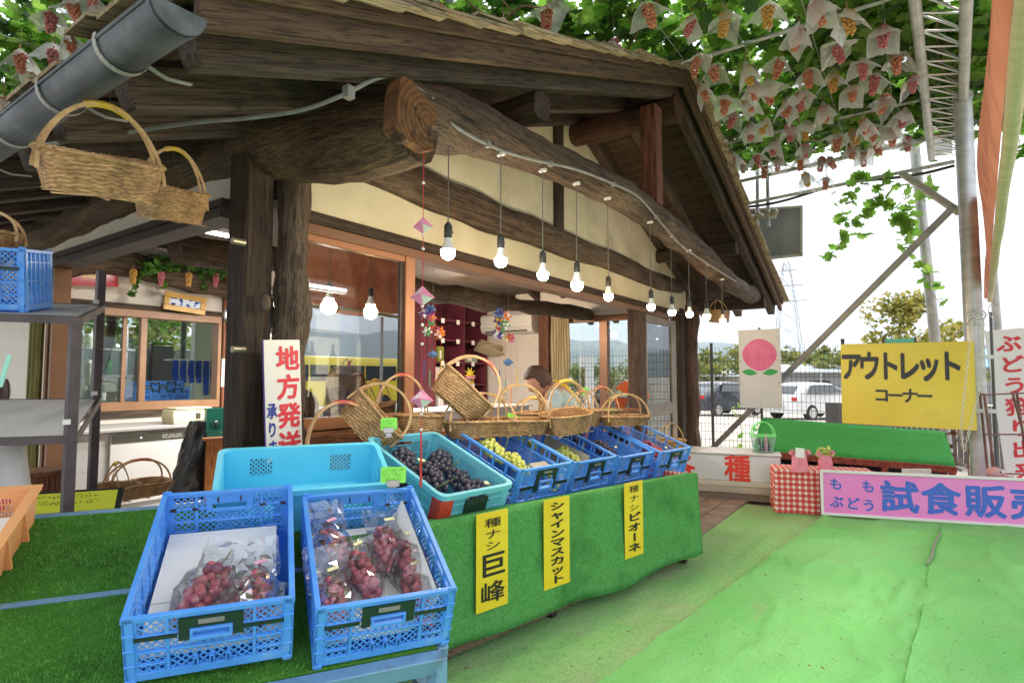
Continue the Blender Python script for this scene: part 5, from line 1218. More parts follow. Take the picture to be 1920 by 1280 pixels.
# ------------------------------------------------------------ baskets
wick = mat('wicker', (.40, .22, .09), .6, (.66, .43, .21), ns=45, ndet=6, stretch=(1, 1, 6), bump=.5, bs=160, c3=(.15, .07, .03), ns3=11, r3=(.5, .75), streak=.5, ssc=60)
cane_h = mat('bamboo_strip', (.46, .28, .12), .5, (.62, .42, .21), ns=20, c3=(.30, .16, .06), ns3=14)
redt = mat('red_tape', (.62, .025, .03), .45); yelt = mat('yellow_tape', (.75, .52, .02), .45); blkt = mat('black_tape', (.02, .02, .02), .5)
def rrect(a, b, n, pw=2.7):
    out = []
    for j in range(n):
        t = 2 * PI * j / n; c, s = math.cos(t), math.sin(t); q = (abs(c) ** pw + abs(s) ** pw) ** (-1 / pw); out.append((c * q * a, s * q * b))
    return out
def basket(label, M, w_=.34, d=.24, h=.11, hh=.20, tape=None, group=None, lean=.0, sy=1, peak=.72):
    """woven tray basket; origin at the centre of the base; two tall handles crossing from side to side"""
    t = thing('wicker_basket', label, 'basket', M, group); n = 72; rows = 18
    m = MB(); rings = []
    for i in range(rows + 1):
        u = i / rows; k = .86 + .14 * u + .02 * math.sin(u * PI); base = rrect(w_ / 2 * k, d / 2 * k, n); r_ = []
        for j, (x, y) in enumerate(base):
            o = .0022 * (1 if (i + (j // 3)) % 2 else -1); l = math.hypot(x, y); r_.append((x + x / l * o, y + y / l * o, .006 + h * u + .004 * math.sin(4 * PI * j / n)))
        rings.append(r_)
    inner = [[(x * .965, y * .965, z) for x, y, z in r_] for r_ in rings[::-1]]
    m.loft(rings + inner, caps=False); m.build('body', wick, t)
    bt = rrect(w_ / 2 * .86, d / 2 * .86, 36); m = MB(); m.poly([(x, y, .004) for x, y in bt], .006, (0, 0, 1))
    m.build('base', wick, t)
    m = MB(); a, b = w_ / 2 * .86, d / 2 * .86
    for p, q in (((-a * .93, -b * .9), (a * .93, b * .9)), ((-a * .93, b * .9), (a * .93, -b * .9)), ((-a, 0), (a, 0)), ((0, -b), (0, b))): m.bar((*p, 0), (*q, 0), .009, .003, ext=.004)
    m.build('base_brace', cane_h, t)
    rim_p = [Vector((x * 1.01, y * 1.01, h + .006 + .004 * math.sin(4 * PI * j / 48))) for j, (x, y) in enumerate(rrect(w_ / 2, d / 2, 48))]
    m = MB().tube(rim_p, .0068, 7, closed=True); 
    for j in range(0, 48): 
        p = rim_p[j]; m.tube([p + Vector((0, 0, -.008)), p * 1.0 + Vector((p.x, p.y, 0)).normalized() * .0075 + Vector((0, 0, .0)), p + Vector((0, 0, .008))], .0022, 4)
    m.build('rim', wick, t, smooth=True)
    for k in (-1, 1):
        P = []
        for i in range(23):
            th = PI * i / 22; x = math.cos(th) * w_ / 2 * 1.02; sv = math.sin(th)
            P.append(Vector((x * .985, k * (.040 * (1 - sv) ** 1.0 + .006) + lean * sv, (h * .55 if i in (0, 22) else h * .6 + sv ** peak * (hh + h * .4)))))
        m = MB(); 
        for a_, b_ in zip(P, P[1:]): m.bar(a_, b_, .010, .0042, up=(0, 1, 0) if abs((b_ - a_).normalized().y) < .95 else (1, 0, 0), ext=.0012)
        hd = m.build('handle', cane_h, t)
        if tape and k == 1:
            m = MB().tube([p + Vector((0, -.006, 0)) for p in P[8:14]], .0095, 8); m.build('grip_tape', tape, t, smooth=True)
    return t
def bk(px, py, dep, yaw=0, tx=0, ty=0, **k):
    """px,py pixel of base centre at depth"""
    lab = k.pop('label'); return basket(lab, T(AD(px, py, dep)) @ RZ(R(yaw)) @ RX(R(tx)) @ RY(R(ty)), **k)
def zpy(z, dep): return 706 + (CAMH - z) * FP / dep
g1 = 'wicker baskets hanging from the eave'
bk(188, 368, 1.66, -8, 18, -4, w_=.30, d=.22, h=.105, hh=.15, peak=1.25, tape=yelt, group=g1, label='large hanging wicker basket with yellow taped handle under the left eave')
bk(318, 414, 2.35, -8, 14, -2, peak=1.2, w_=.25, d=.26, h=.12, hh=.17, tape=yelt, group=g1, label='smaller hanging wicker basket half behind the large one under the eave')
for px, py, dep, z in ((205, 212, 1.66, 2.05), (325, 310, 2.33, 2.06)):
    p = AD(px, py, dep); tag(MB().tube([p + Vector((0, 0, -.01)), (p.x, p.y, rz(max(p.x, .7)) - .02)], .0015, 5).build('hanging_wire', darkfr), 'thin wire holding %s hanging basket from the rafters' % ('the large' if px < 300 else 'the smaller'), 'wire')
bk(1348, 604, 6.9, -10, 0, 0, w_=.34, d=.2, h=.12, hh=.14, group=g1, label='small distant wicker basket hanging under the right eave')
tag(MB().tube([AD(1348, 572, 6.9), AD(1348, 545, 6.9)], .003, 5).build('hanging_wire', darkfr), 'wire holding the distant basket under the right eave', 'wire')
# shelf the baskets stand on
sh = thing('basket_shelf', 'low wooden display shelf carrying the row of wicker baskets behind the crates', 'shelf', T(2.9, 2.3, 0))
MB().b2((1.72, 2.05, .02), (2.40, 2.08, .628)).build('board', MATS['low_wall_boards'], sh, world=True)
MB().b2((2.45, 2.30, .755), (5.6, 2.76, .78)).build('board', MATS['low_wall_boards'], sh, world=True, bevel=.003)
MB().b2((2.4, 2.32, .02), (5.4, 2.34, .74)).build('front_panel', MATS['low_wall_boards'], sh, world=True)
for x in (2.5, 3.9, 5.35): MB().b2((x - .02, 2.40, .03), (x + .02, 2.68, .753)).build('leg', wdz, sh, world=True)
g2 = 'wicker baskets piled behind the crates'
bk(640, 882, 2.62, -30, 0, 0, w_=.30, d=.2, h=.085, hh=.22, tape=redt, group=g2, label='wicker basket with a red taped handle right beside the white shipping sign')
bk(672, 812, 2.72, -50, -6, 48, w_=.30, d=.22, h=.13, hh=.14, tape=None, group=g2, label='wicker basket tipped on its side in front of the shop window')
bk(752, zpy(.787, 3.05), 3.05, -35, 0, 0, w_=.27, d=.2, h=.08, hh=.24, tape=redt, group=g2, label='wicker basket with a tall red taped handle behind the tipped one')
bk(785, zpy(.787, 2.95), 2.95, -30, 0, 0, w_=.24, d=.18, h=.11, hh=.02, group=g2, label='deep handleless wicker basket behind the red origami string')
bk(846, 762, 3.00, -50, -8, 42, w_=.32, d=.22, h=.13, hh=.17, tape=redt, group=g2, label='large wicker basket tipped up on top of the pile with a red tipped handle')
bk(900, zpy(.787, 3.05), 3.05, -20, 0, 0, w_=.40, d=.24, h=.075, hh=.15, group=g2, label='wide shallow wicker basket behind the first blue crate of the row')
bk(975, zpy(.787, 3.15), 3.15, -25, 0, 0, w_=.32, d=.22, h=.07, hh=.20, tape=None, group=g2, label='wicker basket with a tall plain arch handle left of the bending person')
bk(1000, zpy(.787, 3.6), 3.6, -4, 0, 0, w_=.34, d=.22, h=.08, hh=.10, tape=yelt, group=g2, label='wicker basket with a low yellow taped handle in the second row')
bk(1062, zpy(.787, 3.3), 3.3, -20, 6, -6, w_=.30, d=.22, h=.10, hh=.19, tape=yelt, group=g2, label='wicker basket with a tall yellow taped handle in front of the person')
bk(1092, zpy(.787, 3.7), 3.7, 5, 0, 0, w_=.36, d=.22, h=.09, hh=.13, tape=redt, group=g2, label='wicker basket with a red taped handle below the side window')
bk(1128, zpy(.787, 4.1), 4.1, -4, 0, 0, w_=.36, d=.22, h=.07, hh=.17, tape=redt, group=g2, label='wicker basket with crossed red handles near the window mullion')
bk(1172, zpy(.787, 3.75), 3.75, -25, 0, 0, w_=.34, d=.2, h=.05, hh=.15, group=g2, label='wicker basket with a plain arch handle in front of the orange fan')
bk(1258, 842, 4.3, -6, 0, 0, w_=.26, d=.18, h=.06, hh=.13, tape=blkt, group=g2, label='small wicker basket with a black taped handle right of the last crate')
# floor baskets left of the pillar
bk(215, 935, 3.1, 60, 0, 0, w_=.28, d=.22, h=.06, hh=.13, tape=yelt, group='wicker baskets on the floor inside', label='wicker basket on the floor with yellow tape on its folded handles')
bk(258, 930, 3.4, 10, 0, 0, w_=.34, d=.24, h=.07, hh=.14, tape=redt, group='wicker baskets on the floor inside', label='dark wicker basket on the floor with a red taped arch handle')
# things beneath the shelf: tray boxes
p = AY(680, 828, 2.28)
for x0, x1, mt_, lab in ((1.96, 2.13, mat('cream_tray', (.55, .55, .42), .5), 'cream plastic tray under the tipped basket by the shipping sign'), (2.15, 2.34, bp, 'small blue plastic tray beside the cream tray under the baskets')):
    t = thing('plastic_tray', lab, 'tray', T(x0, 2.24, .6)); z0 = .656; t.matrix_basis = T(x0, 2.15, z0)
    w_ = x1 - x0
    m = MB(); m.b2((0, 0, 0), (w_, .004, .07)); m.b2((0, .13, 0), (w_, .134, .07)); m.b2((0, .004, 0), (.004, .13, .07)); m.b2((w_ - .004, .004, 0), (w_, .13, .07)); m.b2((.004, .004, 0), (w_ - .004, .13, .004)); m.build('tray_body', mt_, t)
    m = MB().b2((w_ * .6, -.003, .015), (w_ * .63, 0, .05)).build('slot', darkfr, t)
MB().b2((1.72, 2.02, .63), (2.40, 2.35, .653)).build('board', MATS['low_wall_boards'], sh, world=True)

# ------------------------------------------------------------ pendant lamps
bulbm = mat('lit_bulb_glass', (.9, .9, .88), .3, emit=(1, .93, .82), es=14); bulbw = mat('lit_bulb_warm', (.9, .85, .75), .3, emit=(1, .74, .42), es=16)
bulbbody = mat('bulb_body_white', (.72, .72, .70), .4); sockm = mat('black_socket', (.025, .027, .027), .5); cordm = mat('grey_cord_line', (.12, .12, .11), .6)
def zt(x):
    for (a, b), (c, d) in zip(tp, tp[1:]):
        if a <= x <= c: return b + (d - b) * (x - a) / (c - a)
    return 2.1
lamps = [(840, 472, 0), (939, 488, 0), (1018, 514, 0), (1082, 533, 1), (1141, 554, 0), (1221, 574, 0), (1260, 584, 0), (1293, 588, 0), (1325, 592, 1), (1355, 600, 0)]
pos_w = ['nearest', 'second nearest', 'third nearest', 'large warm fourth', 'fifth nearest', 'sixth nearest', 'seventh nearest', 'eighth nearest', 'warm ninth', 'farthest']
for i, (px, py, big) in enumerate(lamps):
    p = AY(px, py, 1.55); s = 1.0 if not big else 1.18
    t = thing('pendant_lamp', '%s of ten lit bare bulbs hanging in a row from the curved log' % pos_w[i], 'lamp', T(p), 'lit bulbs hanging from the curved log')
    prof = [(0, -.034), (.012, -.032), (.022, -.026), (.028, -.014), (.030, 0), (.029, .008)]
    def lathe(pr, s_=1): return [[(math.cos(2 * PI * k / 20) * r_ * s_, math.sin(2 * PI * k / 20) * r_ * s_, z * s_) for k in range(20)] for r_, z in pr]
    MB().loft(lathe([(max(r_, .0005), z) for r_, z in prof], s), caps=True).build('bulb', bulbw if big else bulbm, t, smooth=True)
    MB().loft(lathe([(.029, .008), (.024, .02), (.017, .035), (.014, .05), (.014, .056)], s)).build('bulb_body', bulbbody, t, smooth=True)
    MB().loft([[(x, y, z + .056 * s) for x, y, z in r_] for r_ in lathe([(.015, 0), (.017, .004), (.017, .05), (.012, .058), (.006, .066)])]).tube([(.012, 0, .085 * s), (.028, 0, .085 * s)], .005, 6).build('socket', sockm, t, smooth=True)
    top_ = zt(p.x) - .09 - p.z
    MB().tube([(0, 0, .056 * s + .06), (0, 0, max(top_, .2))], .0028, 5).build('cord', cordm, t, smooth=True)
    MB().box((0, .0, max(top_, .2)), (.02, .04, .014)).build('ceiling_clip', bulbbody, t)
    if i in (0, 1, 2, 3, 4, 6, 8):
        ld = bpy.data.lights.new('bulb_light', 'POINT'); ld.energy = 5 if not big else 8; ld.color = (1, .86, .68) if not big else (1, .62, .3); ld.shadow_soft_size = .05
        lo = bpy.data.objects.new('bulb_light', ld); COL.objects.link(lo); lo.location = p + Vector((0, 0, -.05))
# red origami string from the sawn log end
t = thing('origami_string', 'red string of pink and white folded paper diamonds hanging from the sawn log end', 'ornament', T(AY(795, 255, 1.46)))
s0 = AY(795, 255, 1.46); zz = lambda py: AY(795, py, 1.46)
redc_ = mat('red_cord', (.55, .02, .04), .5); pinkp = mat('pink_paper', (.85, .30, .48), .7); whp = mat('white_paper', (.82, .80, .80), .7); beadm = mat('pearl_bead', (.75, .72, .66), .2)
def sp(py): d = ray(795 + (py - 255) * .003, py); q = CAM + d * (1.46 / d.y); return Vector((s0.x, 1.46, q.z))
MB().tube([sp(255), sp(900)], .0013, 5).build('cord', redc_, t, world=True)
for a, b in ((255, 272), (800, 910)): MB().tube([sp(a), sp(b)], [.0028, .0045], 8).build('tassel', mat('red_tassel', (.60, .03, .03), .5), t, world=True, smooth=True)
MB().cyl(sp(560), .0025, .02, 6).build('tassel', MATS['red_tassel'], t, world=True)
for py in (343, 440, 467, 575, 610, 645, 767, 776, 805): MB().ico(sp(py), .006, 2).build('bead', beadm, t, world=True, smooth=True)
for py, s in ((424, .036), (556, .042), (748, .040)):
    c = sp(py); vs = []; n = 4
    top_, bot = c + Vector((0, 0, s * .85)), c - Vector((0, 0, s * .85)); eq = [c + Vector((math.cos(PI / 2 * k + .55) * s, math.sin(PI / 2 * k + .55) * s, .005 * (-1) ** k)) for k in range(4)]
    m = MB(); m.add([top_, bot] + eq, [(0, 2, 3), (0, 3, 4), (0, 4, 5), (0, 5, 2), (1, 3, 2), (1, 4, 3), (1, 5, 4), (1, 2, 5)]); m.m = [0, 1, 0, 1, 1, 0, 1, 0]
    dd = m.build('paper_diamond', [pinkp, whp], t, world=True)
    m = MB()
    for k in range(4): m.bar(eq[k], eq[(k + 1) % 4], .006, .004); m.bar(eq[k], top_ if k % 2 else bot, .007, .003)
    m.build('folded_edge', pinkp, dd, world=True)

# ------------------------------------------------------------ signs
whb = mat('painted_white_board', (.66, .65, .60), .5, (.70, .69, .64), ns=5); redink = mat('red_lettering', (.62, .03, .05), .55); blueink = mat('navy_lettering', (.02, .04, .28), .55); blackink = mat('black_lettering', (.015, .012, .01), .5)
yelb = mat('yellow_sign_board', (.80, .56, .015), .45, (.86, .66, .03), ns=4, c3=(.70, .50, .05), ns3=9, r3=(.55, .85))
def board(name, label, M, w_, h, mt, th=.004, cat='sign', rc=.0, edge=None):
    t = thing(name, label, cat, M); m = MB(); m.b2((0, 0, 0), (w_, th, h)); m.build('board', mt, t, bevel=.0015)
    if edge: MB().b2((-.003, .0005, -.0), (0, th + .001, h)).build('edge', edge, t)
    return t
def col_text(m, s, cx, ztop, sw, sh, **k):
    for i, ch in enumerate(s): put(m, ch, cx, ztop - sh * (i + .5), sw, sh * k.get('fill', 1.0), bold=k.get('bold', .02), vert=(ch == 'ー'), y=k.get('y', -.0012))
# shipping sign on the log post
Yb = YW - .16
M, h = frame2(AY(500, 872, Yb), AY(494, 637, Yb), (0, 1, 0)); w_ = (AY(564, 640, Yb) - AY(494, 637, Yb)).length * .97
t = board('shipping_sign', 'tall white sign with red and blue brush characters hung on the log post', M, w_, h, whb, .006, edge=mat('purple_edge', (.08, .03, .22), .6))
m = MB(); col_text(m, '地方発送', w_ * .64, h * .965, w_ * .66, h * .235, bold=.022, fill=.9); m.build('red_lettering', redink, t)
m = MB(); col_text(m, '承ります', w_ * .17, h * .50, w_ * .28, h * .148, bold=.02, fill=.9); m.build('blue_lettering', blueink, t)
MB().tube([(w_ * .1, 0, h), (w_ * .45, .02, h + .025), (w_ * .9, 0, h)], .0015, 5).build('hanging_wire', darkfr, t)
# yellow strips on the green cloth
def onplane(px, py): return APL(px, py, C1 + cn_ * .028, cn_)
for (xa, ya, xb, yb, xc, yc, txt, lab) in ((893, 1152, 953, 1136, 893, 965, 'A', 'tallest yellow sign strip on the green cloth, ending in two large black characters'), (1020, 1108, 1069, 1092, 1020, 938, 'シャインマスカット', 'middle yellow sign strip on the green cloth with nine katakana characters'), (1170, 1050, 1207, 1041, 1173, 906, 'B', 'right yellow sign strip on the green cloth, narrowest of the three')):
    bl, br, tl_ = onplane(xa, ya), onplane(xb, yb), onplane(xc, yc); bl.x, bl.y = (bl.x + tl_.x) / 2, (bl.y + tl_.y) / 2; tl_ = Vector((bl.x, bl.y, tl_.z)); br.z = bl.z
    M, w_, h = frame(bl, br, tl_); t = board('yellow_strip_sign', lab, M, w_, h, yelb, .003, cat='sign')
    m = MB()
    if txt == 'A':
        col_text(m, '種ナシ', w_ * .5, h * .95, w_ * .54, h * .118, bold=.004, fill=.85); put(m, '巨', w_ * .50, h * .46, w_ * .88, h * .26, bold=.016); put(m, '峰', w_ * .50, h * .18, w_ * .80, h * .23, bold=.008)
    elif txt == 'B':
        col_text(m, '種ナシ', w_ * .5, h * .97, w_ * .56, h * .125, bold=0, fill=.8); col_text(m, 'ピオーネ', w_ * .5, h * .60, w_ * .72, h * .135, bold=.025, fill=.9)
    else: col_text(m, txt, w_ * .5, h * .965, w_ * .60, h * .103, bold=.025, fill=.98)
    m.build('black_lettering', blackink, t)
# yellow outlet sign
bl, br, tl_ = AX(1579, 793, 5.9), AX(1832, 807, 5.80), AX(1586, 645, 5.9)
M, w_, h = frame(bl, br, tl_); t = board('outlet_sign', 'large yellow sign with black katakana above the green bench', M, w_, h, mat('outlet_yellow', (.70, .54, .05), .45, (.78, .63, .09), ns=1.6, c3=(.62, .48, .08), ns3=5, r3=(.55, .85)), .006)
m = MB()
for i, ch in enumerate('アウトレット'): put(m, ch, w_ * (.085 + .150 * i), h * .725, w_ * .185, h * .38, bold=.030)
m.build('large_lettering', mat('dark_lettering', (.03, .03, .04), .5), t); m = MB()
for i, ch in enumerate('コーナー'): put(m, ch, w_ * (.325 + .108 * i), h * .37, w_ * .13, h * .19, bold=.022)
m.build('small_lettering', MATS['dark_lettering'], t)
for z in (h * .2, h * .8): MB().b2((w_ * .7, .008, z), (w_ + .12, .03, z + .03)).build('fixing_bar', galv, t)
# peach sign
bl, br, tl_ = AX(1388, 764, 6.3), AX(1467, 766, 6.3), AX(1392, 619, 6.3)
M, w_, h = frame(bl, br, tl_); t = board('peach_sign', 'white sign board painted with a pink peach on green leaves', M, w_, h, mat('peach_board_white', (.47, .48, .50), .5, (.52, .53, .54), ns=3), .006)
cx, cz, r_ = w_ * .5, h * .68, w_ * .41
m = MB(); pts = []
for k in range(48):
    a = 2 * PI * k / 48; rr_ = r_ * (1 + .10 * max(0, math.sin(a)) ** 8 + .12 * max(0, -math.sin(a)) ** 6); pts.append((cx + math.cos(a) * rr_, -.003, cz + math.sin(a) * rr_ * .90))
m.poly(pts, .002, (0, 1, 0)); m.build('peach_shape', mat('peach_pink', (.52, .09, .22), .6, (.60, .14, .28), ns=9), t)
m = MB()
for sg in (-1, 1):
    pts = []
    for k in range(20):
        u = k / 19; pts.append((cx + sg * w_ * (.06 + .38 * u), -.0025, h * .44 + h * .045 * math.sin(u * PI) + sg * 0 + h * .02 * u))
    for k in range(20):
        u = 1 - k / 19; pts.append((cx + sg * w_ * (.06 + .38 * u), -.0025, h * .44 - h * .035 * math.sin(u * PI) + h * .02 * u))
    m.poly(pts, .0015, (0, 1, 0))
m.build('leaf_shape', mat('peach_leaf_green', (.02, .28, .08), .6), t)
m = MB().tube(catmull([(cx, -.004, cz + r_ * .5), (cx + r_ * .16, -.004, cz + r_ * .1), (cx + r_ * .14, -.004, cz - r_ * .4), (cx, -.004, cz - r_ * .8)], 5), .003, 5); m.build('crease_line', mat('pale_pink', (.62, .25, .36), .6), t)
m = MB()
for x in (.05, .5, .95):
    for z in (.05, .32, .6, .9):
        if x != .5 or z < .1: m.cyl((w_ * x, -.001, h * z), .005, .003, 8, 'Y')
m.build('screw', darkfr, t)
MB().b2((w_ * .48, .008, -M.translation.z), (w_ * .53, .04, h + .02)).build('post', darkfr, t)
# pink tasting sign on the floor
bl, br, tl_ = AD(1540, 968, 4.56), AD(1920, 995, 4.18), AD(1537, 883, 4.56)
dirp = (br - bl); br = bl + dirp * 1.55; br.z = bl.z = .035; tl_ = bl + Vector((0, 0, .345))
M, w_, h = frame(bl, br, tl_); t = thing('tasting_sign', 'long pink sign with a white frame and blue characters standing on the carpet', 'sign', M)
MB().b2((0, .004, 0), (w_, .012, h)).build('board', mat('pink_board', (.86, .22, .62), .45, (.88, .28, .68), ns=1.2), t)
m = MB(); f_ = .020
for a, b in (((0, -.008, 0), (w_, .003, f_)), ((0, -.008, h - f_), (w_, .003, h)), ((0, -.008, f_), (f_, .003, h - f_)), ((w_ - f_, -.008, f_), (w_, .003, h - f_))): m.b2(a, b)
m.build('frame', mat('white_frame', (.76, .75, .74), .4), t, bevel=.002)
for x in (.01, w_ - .03): MB().b2((x, -.006, -.036), (x + .025, .002, 0)).build('foot', MATS['white_frame'], t)
wv = (Vector((1, 0, 0)) * 1); blu = mat('blue_lettering', (.06, .14, .62), .5)
L_ = dirp.length      # visible length
m = MB(); H_ = h
for ch, fx_, fz, sw, sh in (('も', .112, .70, .115, .30), ('も', .385, .68, .115, .30), ('ぶ', .112, .31, .12, .30), ('ど', .250, .29, .12, .30), ('う', .385, .27, .12, .30)): put(m, ch, L_ * fx_ * .62 + .02, H_ * fz, L_ * sw * .62, H_ * sh * .95, y=.0025, bold=.02); m.build('small_character', blu, t); m = MB()
m = MB()
for ch, fx_ in (('試', .42), ('食', .63), ('販', .845), ('売', 1.06)): put(m, ch, L_ * fx_ * .98 - .0, H_ * .49, L_ * .20, H_ * .70, y=.0025, bold=.022)
m.build('large_lettering', blu, t)
# white display case with red character
bl, br, tl_ = AZ(1290, 935, 0), AZ(1466, 948, 0), None
bl.z = br.z = .02; M, w_, _ = frame(bl + (bl - br) * .35, br, bl + (bl - br) * .35 + Vector((0, 0, 1)))
zz1 = AD(1465, 858, 4.99).z; h = .42 if zz1 < .3 else zz1 - .02
t = thing('display_case', 'low white display case with a large red character on its front panel', 'display case', M)
MB().b2((0, .0, .0), (w_, .40, .06)).build('plinth', mat('brown_plinth', (.20, .15, .11), .6), t); MB().b2((0, -.012, .062), (w_, .40, .12)).build('base_band', mat('tan_band', (.42, .36, .28), .6, (.50, .44, .36), ns=4), t, bevel=.004)
MB().b2((-.0, -.015, .122), (w_, .40, .165)).build('cream_band', mat('cream_band', (.60, .57, .47), .5), t, bevel=.004)
MB().b2((.0, .0, .167), (w_, .40, h)).build('cabinet', mat('case_white', (.62, .64, .66), .4, (.66, .68, .70), ns=3), t, bevel=.004)
MB().b2((-.01, -.012, h + .002), (w_ + .01, .41, h + .018)).build('counter_top', mat('case_top', (.55, .55, .53), .4), t, bevel=.004)
m = MB(); cz = (.167 + h) / 2; put(m, '種', w_ * .665, cz, .22, .24, y=-.0015, bold=.02); m.build('red_character', mat('red_vinyl', (.70, .04, .02), .5), t); m = MB(); put(m, '各', w_ * .22, cz, .22, .24, y=-.0015, bold=.02); m.build('red_character', MATS['red_vinyl'], t)
caseM, caseW, caseH = M, w_, h
# grape picking sign at the right edge
M, h = frame2(AD(1886, 893, 4.9), AD(1846, 621, 4.9), FH + RT * .15); w_ = .30
t = board('grape_picking_sign', 'white leaning sign with vertical red brush characters at the right edge', M, w_, h, mat('bright_white_board', (.74, .74, .76), .5), .006)
m = MB(); col_text(m, 'ぶどう狩り出来ます', w_ * .56, h * .975, w_ * .66, h * .145, bold=.022, fill=.86)
m.build('red_lettering', redink, t)

# ------------------------------------------------------------ right stall: bench, gingham table, bags, basket, rack
bn = thing('green_bench', 'sloping bench table covered in green turf on a reddish timber frame', 'table', T(5.6, .4, 0))
q = [AD(1432, 782, 5.7), AD(1768, 808, 5.9), AD(1792, 872, 5.25), AD(1405, 838, 5.15)]
q = [AD(1428, 782, 5.75), AD(1772, 809, 5.60), AD(1792, 873, 5.15), AD(1412, 842, 5.25)]
m = MB(); nx, ny = 30, 8; vs = []
for i in range(nx + 1):
    for j in range(ny + 1):
        u, v = i / nx, j / ny; p = q[0].lerp(q[1], u).lerp(q[3].lerp(q[2], u), v); vs.append(p + Vector((0, 0, .006 * fbm((u * 6, v * 3, 1), 1) + (-.02 if j == ny else 0) + (.008 if j == 3 else 0))))
m.add(vs, [(i * (ny + 1) + j, (i + 1) * (ny + 1) + j, (i + 1) * (ny + 1) + j + 1, i * (ny + 1) + j + 1) for i in range(nx) for j in range(ny)])
o = m.build('turf_cover', mat('bench_turf', (.035, .22, .05), .95, (.05, .28, .065), ns=60, bump=.6, bs=160, sp=.1), bn, world=True, smooth='all'); o.modifiers.new('s', 'SOLIDIFY').thickness = .008
rwd = wood('red_brown_wood', (.20, .035, .02), (.34, .08, .045), 'y')
dq = Vector((0, 0, -.035))
MB().bar(q[3] + dq, q[2] + dq, .03, .055).build('frame_rail', rwd, bn, world=True); MB().bar(q[0] + dq, q[1] + dq, .03, .05).build('frame_rail', rwd, bn, world=True)
MB().bar(q[3] + dq * 4, q[2] + dq * 4, .02, .045).build('frame_rail', rwd, bn, world=True)
for k in (0, .33, .66, 1):
    for a, b in ((q[3], q[2]), (q[0], q[1])): p = a.lerp(b, .02 + k * .96); MB().b2((p.x - .02, p.y - .025, 0), (p.x + .02, p.y + .025, p.z - .03)).build('leg', rwd, bn, world=True)
p = AD(1718, 884, 4.95); cb = MB().b2((-.12, -.01, -.025), (.12, .005, .025)).build('paper_label', mat('white_card', (.66, .66, .60), .7), None); cb.matrix_basis = T(p) @ RZ(fy); tag(cb, 'white paper label strip stuck under the front rail of the green bench', 'label')
MB().poly([q[0] + dq * 2, q[1] + dq * 2, Vector((q[1].x, q[1].y, 0)), Vector((q[0].x, q[0].y, 0))], .01, (1, 0, 0)).build('back_panel', darkfr, bn, world=True)  # dark panel added to stand for the shade under the bench
MB().poly([q[0] + Vector((0, 0, -.42)), q[1] + Vector((0, 0, -.42)), q[2] + Vector((.05, 0, -.12)), q[3] + Vector((.05, 0, -.12))], .01, (0, 0, 1)).build('shade_board', darkfr, bn, world=True)  # dark board standing in for shade below the bench, no real shelf
# gingham table
sgd = Vector((dirp.x, dirp.y, 0)).normalized(); sgn_ = Vector((-sgd.y, sgd.x, 0)); sgn_ = sgn_ if sgn_.dot(FH) > 0 else -sgn_
ga0 = AZ(1540, 970, .01) - sgd * .315 + sgn_ * .07; ga0.z = .01; gd = sgd; gn = Vector((gd.y, -gd.x, 0)); gn = gn if gn.dot(CAM - ga0) > 0 else -gn
ht = AD(1468, 881, (ga0 - CAM).dot(FH)).z - .0
gt = thing('gingham_table', 'low table under a red and white gingham cloth beside the pink sign', 'table', T(ga0))
Lg = .72; a0 = ga0 + Vector((0, 0, ht)); a1 = a0 + gd * Lg
m, uv = cloth_grid(a0, a1, ht - .005, 60, 14, .043, amp=.007, nrm=gn, seed=1); o = build_uv(m, uv, 'cloth_front', ging, gt, world=True, smooth='all')
m, uv = cloth_grid(a0 - gn * .28, a0, ht - .005, 24, 14, .043, amp=.007, nrm=-gd, seed=2); o = build_uv(m, uv, 'cloth_side', ging, gt, world=True, smooth='all')
m = MB(); nx, ny = 24, 10; vs = []; uv = []
for i in range(nx + 1):
    for j in range(ny + 1):
        p = a0 + gd * Lg * i / nx - gn * .28 * j / ny + Vector((0, 0, .002 * fbm((i, j, 0), .6))); vs.append(p); uv.append((Lg * i / nx / .043, .28 * j / ny / .043))
m.add(vs, [(i * (ny + 1) + j, (i + 1) * (ny + 1) + j, (i + 1) * (ny + 1) + j + 1, i * (ny + 1) + j + 1) for i in range(nx) for j in range(ny)])
build_uv(m, uv, 'cloth_top', ging, gt, world=True, smooth='all')
for x in (.04, Lg - .04):
    for y in (-.05, -.25): p = a0 + gd * x + gn * y; MB().b2((p.x - .015, p.y - .015, 0), (p.x + .015, p.y + .015, ht - .01)).build('leg', darkfr, gt, world=True)
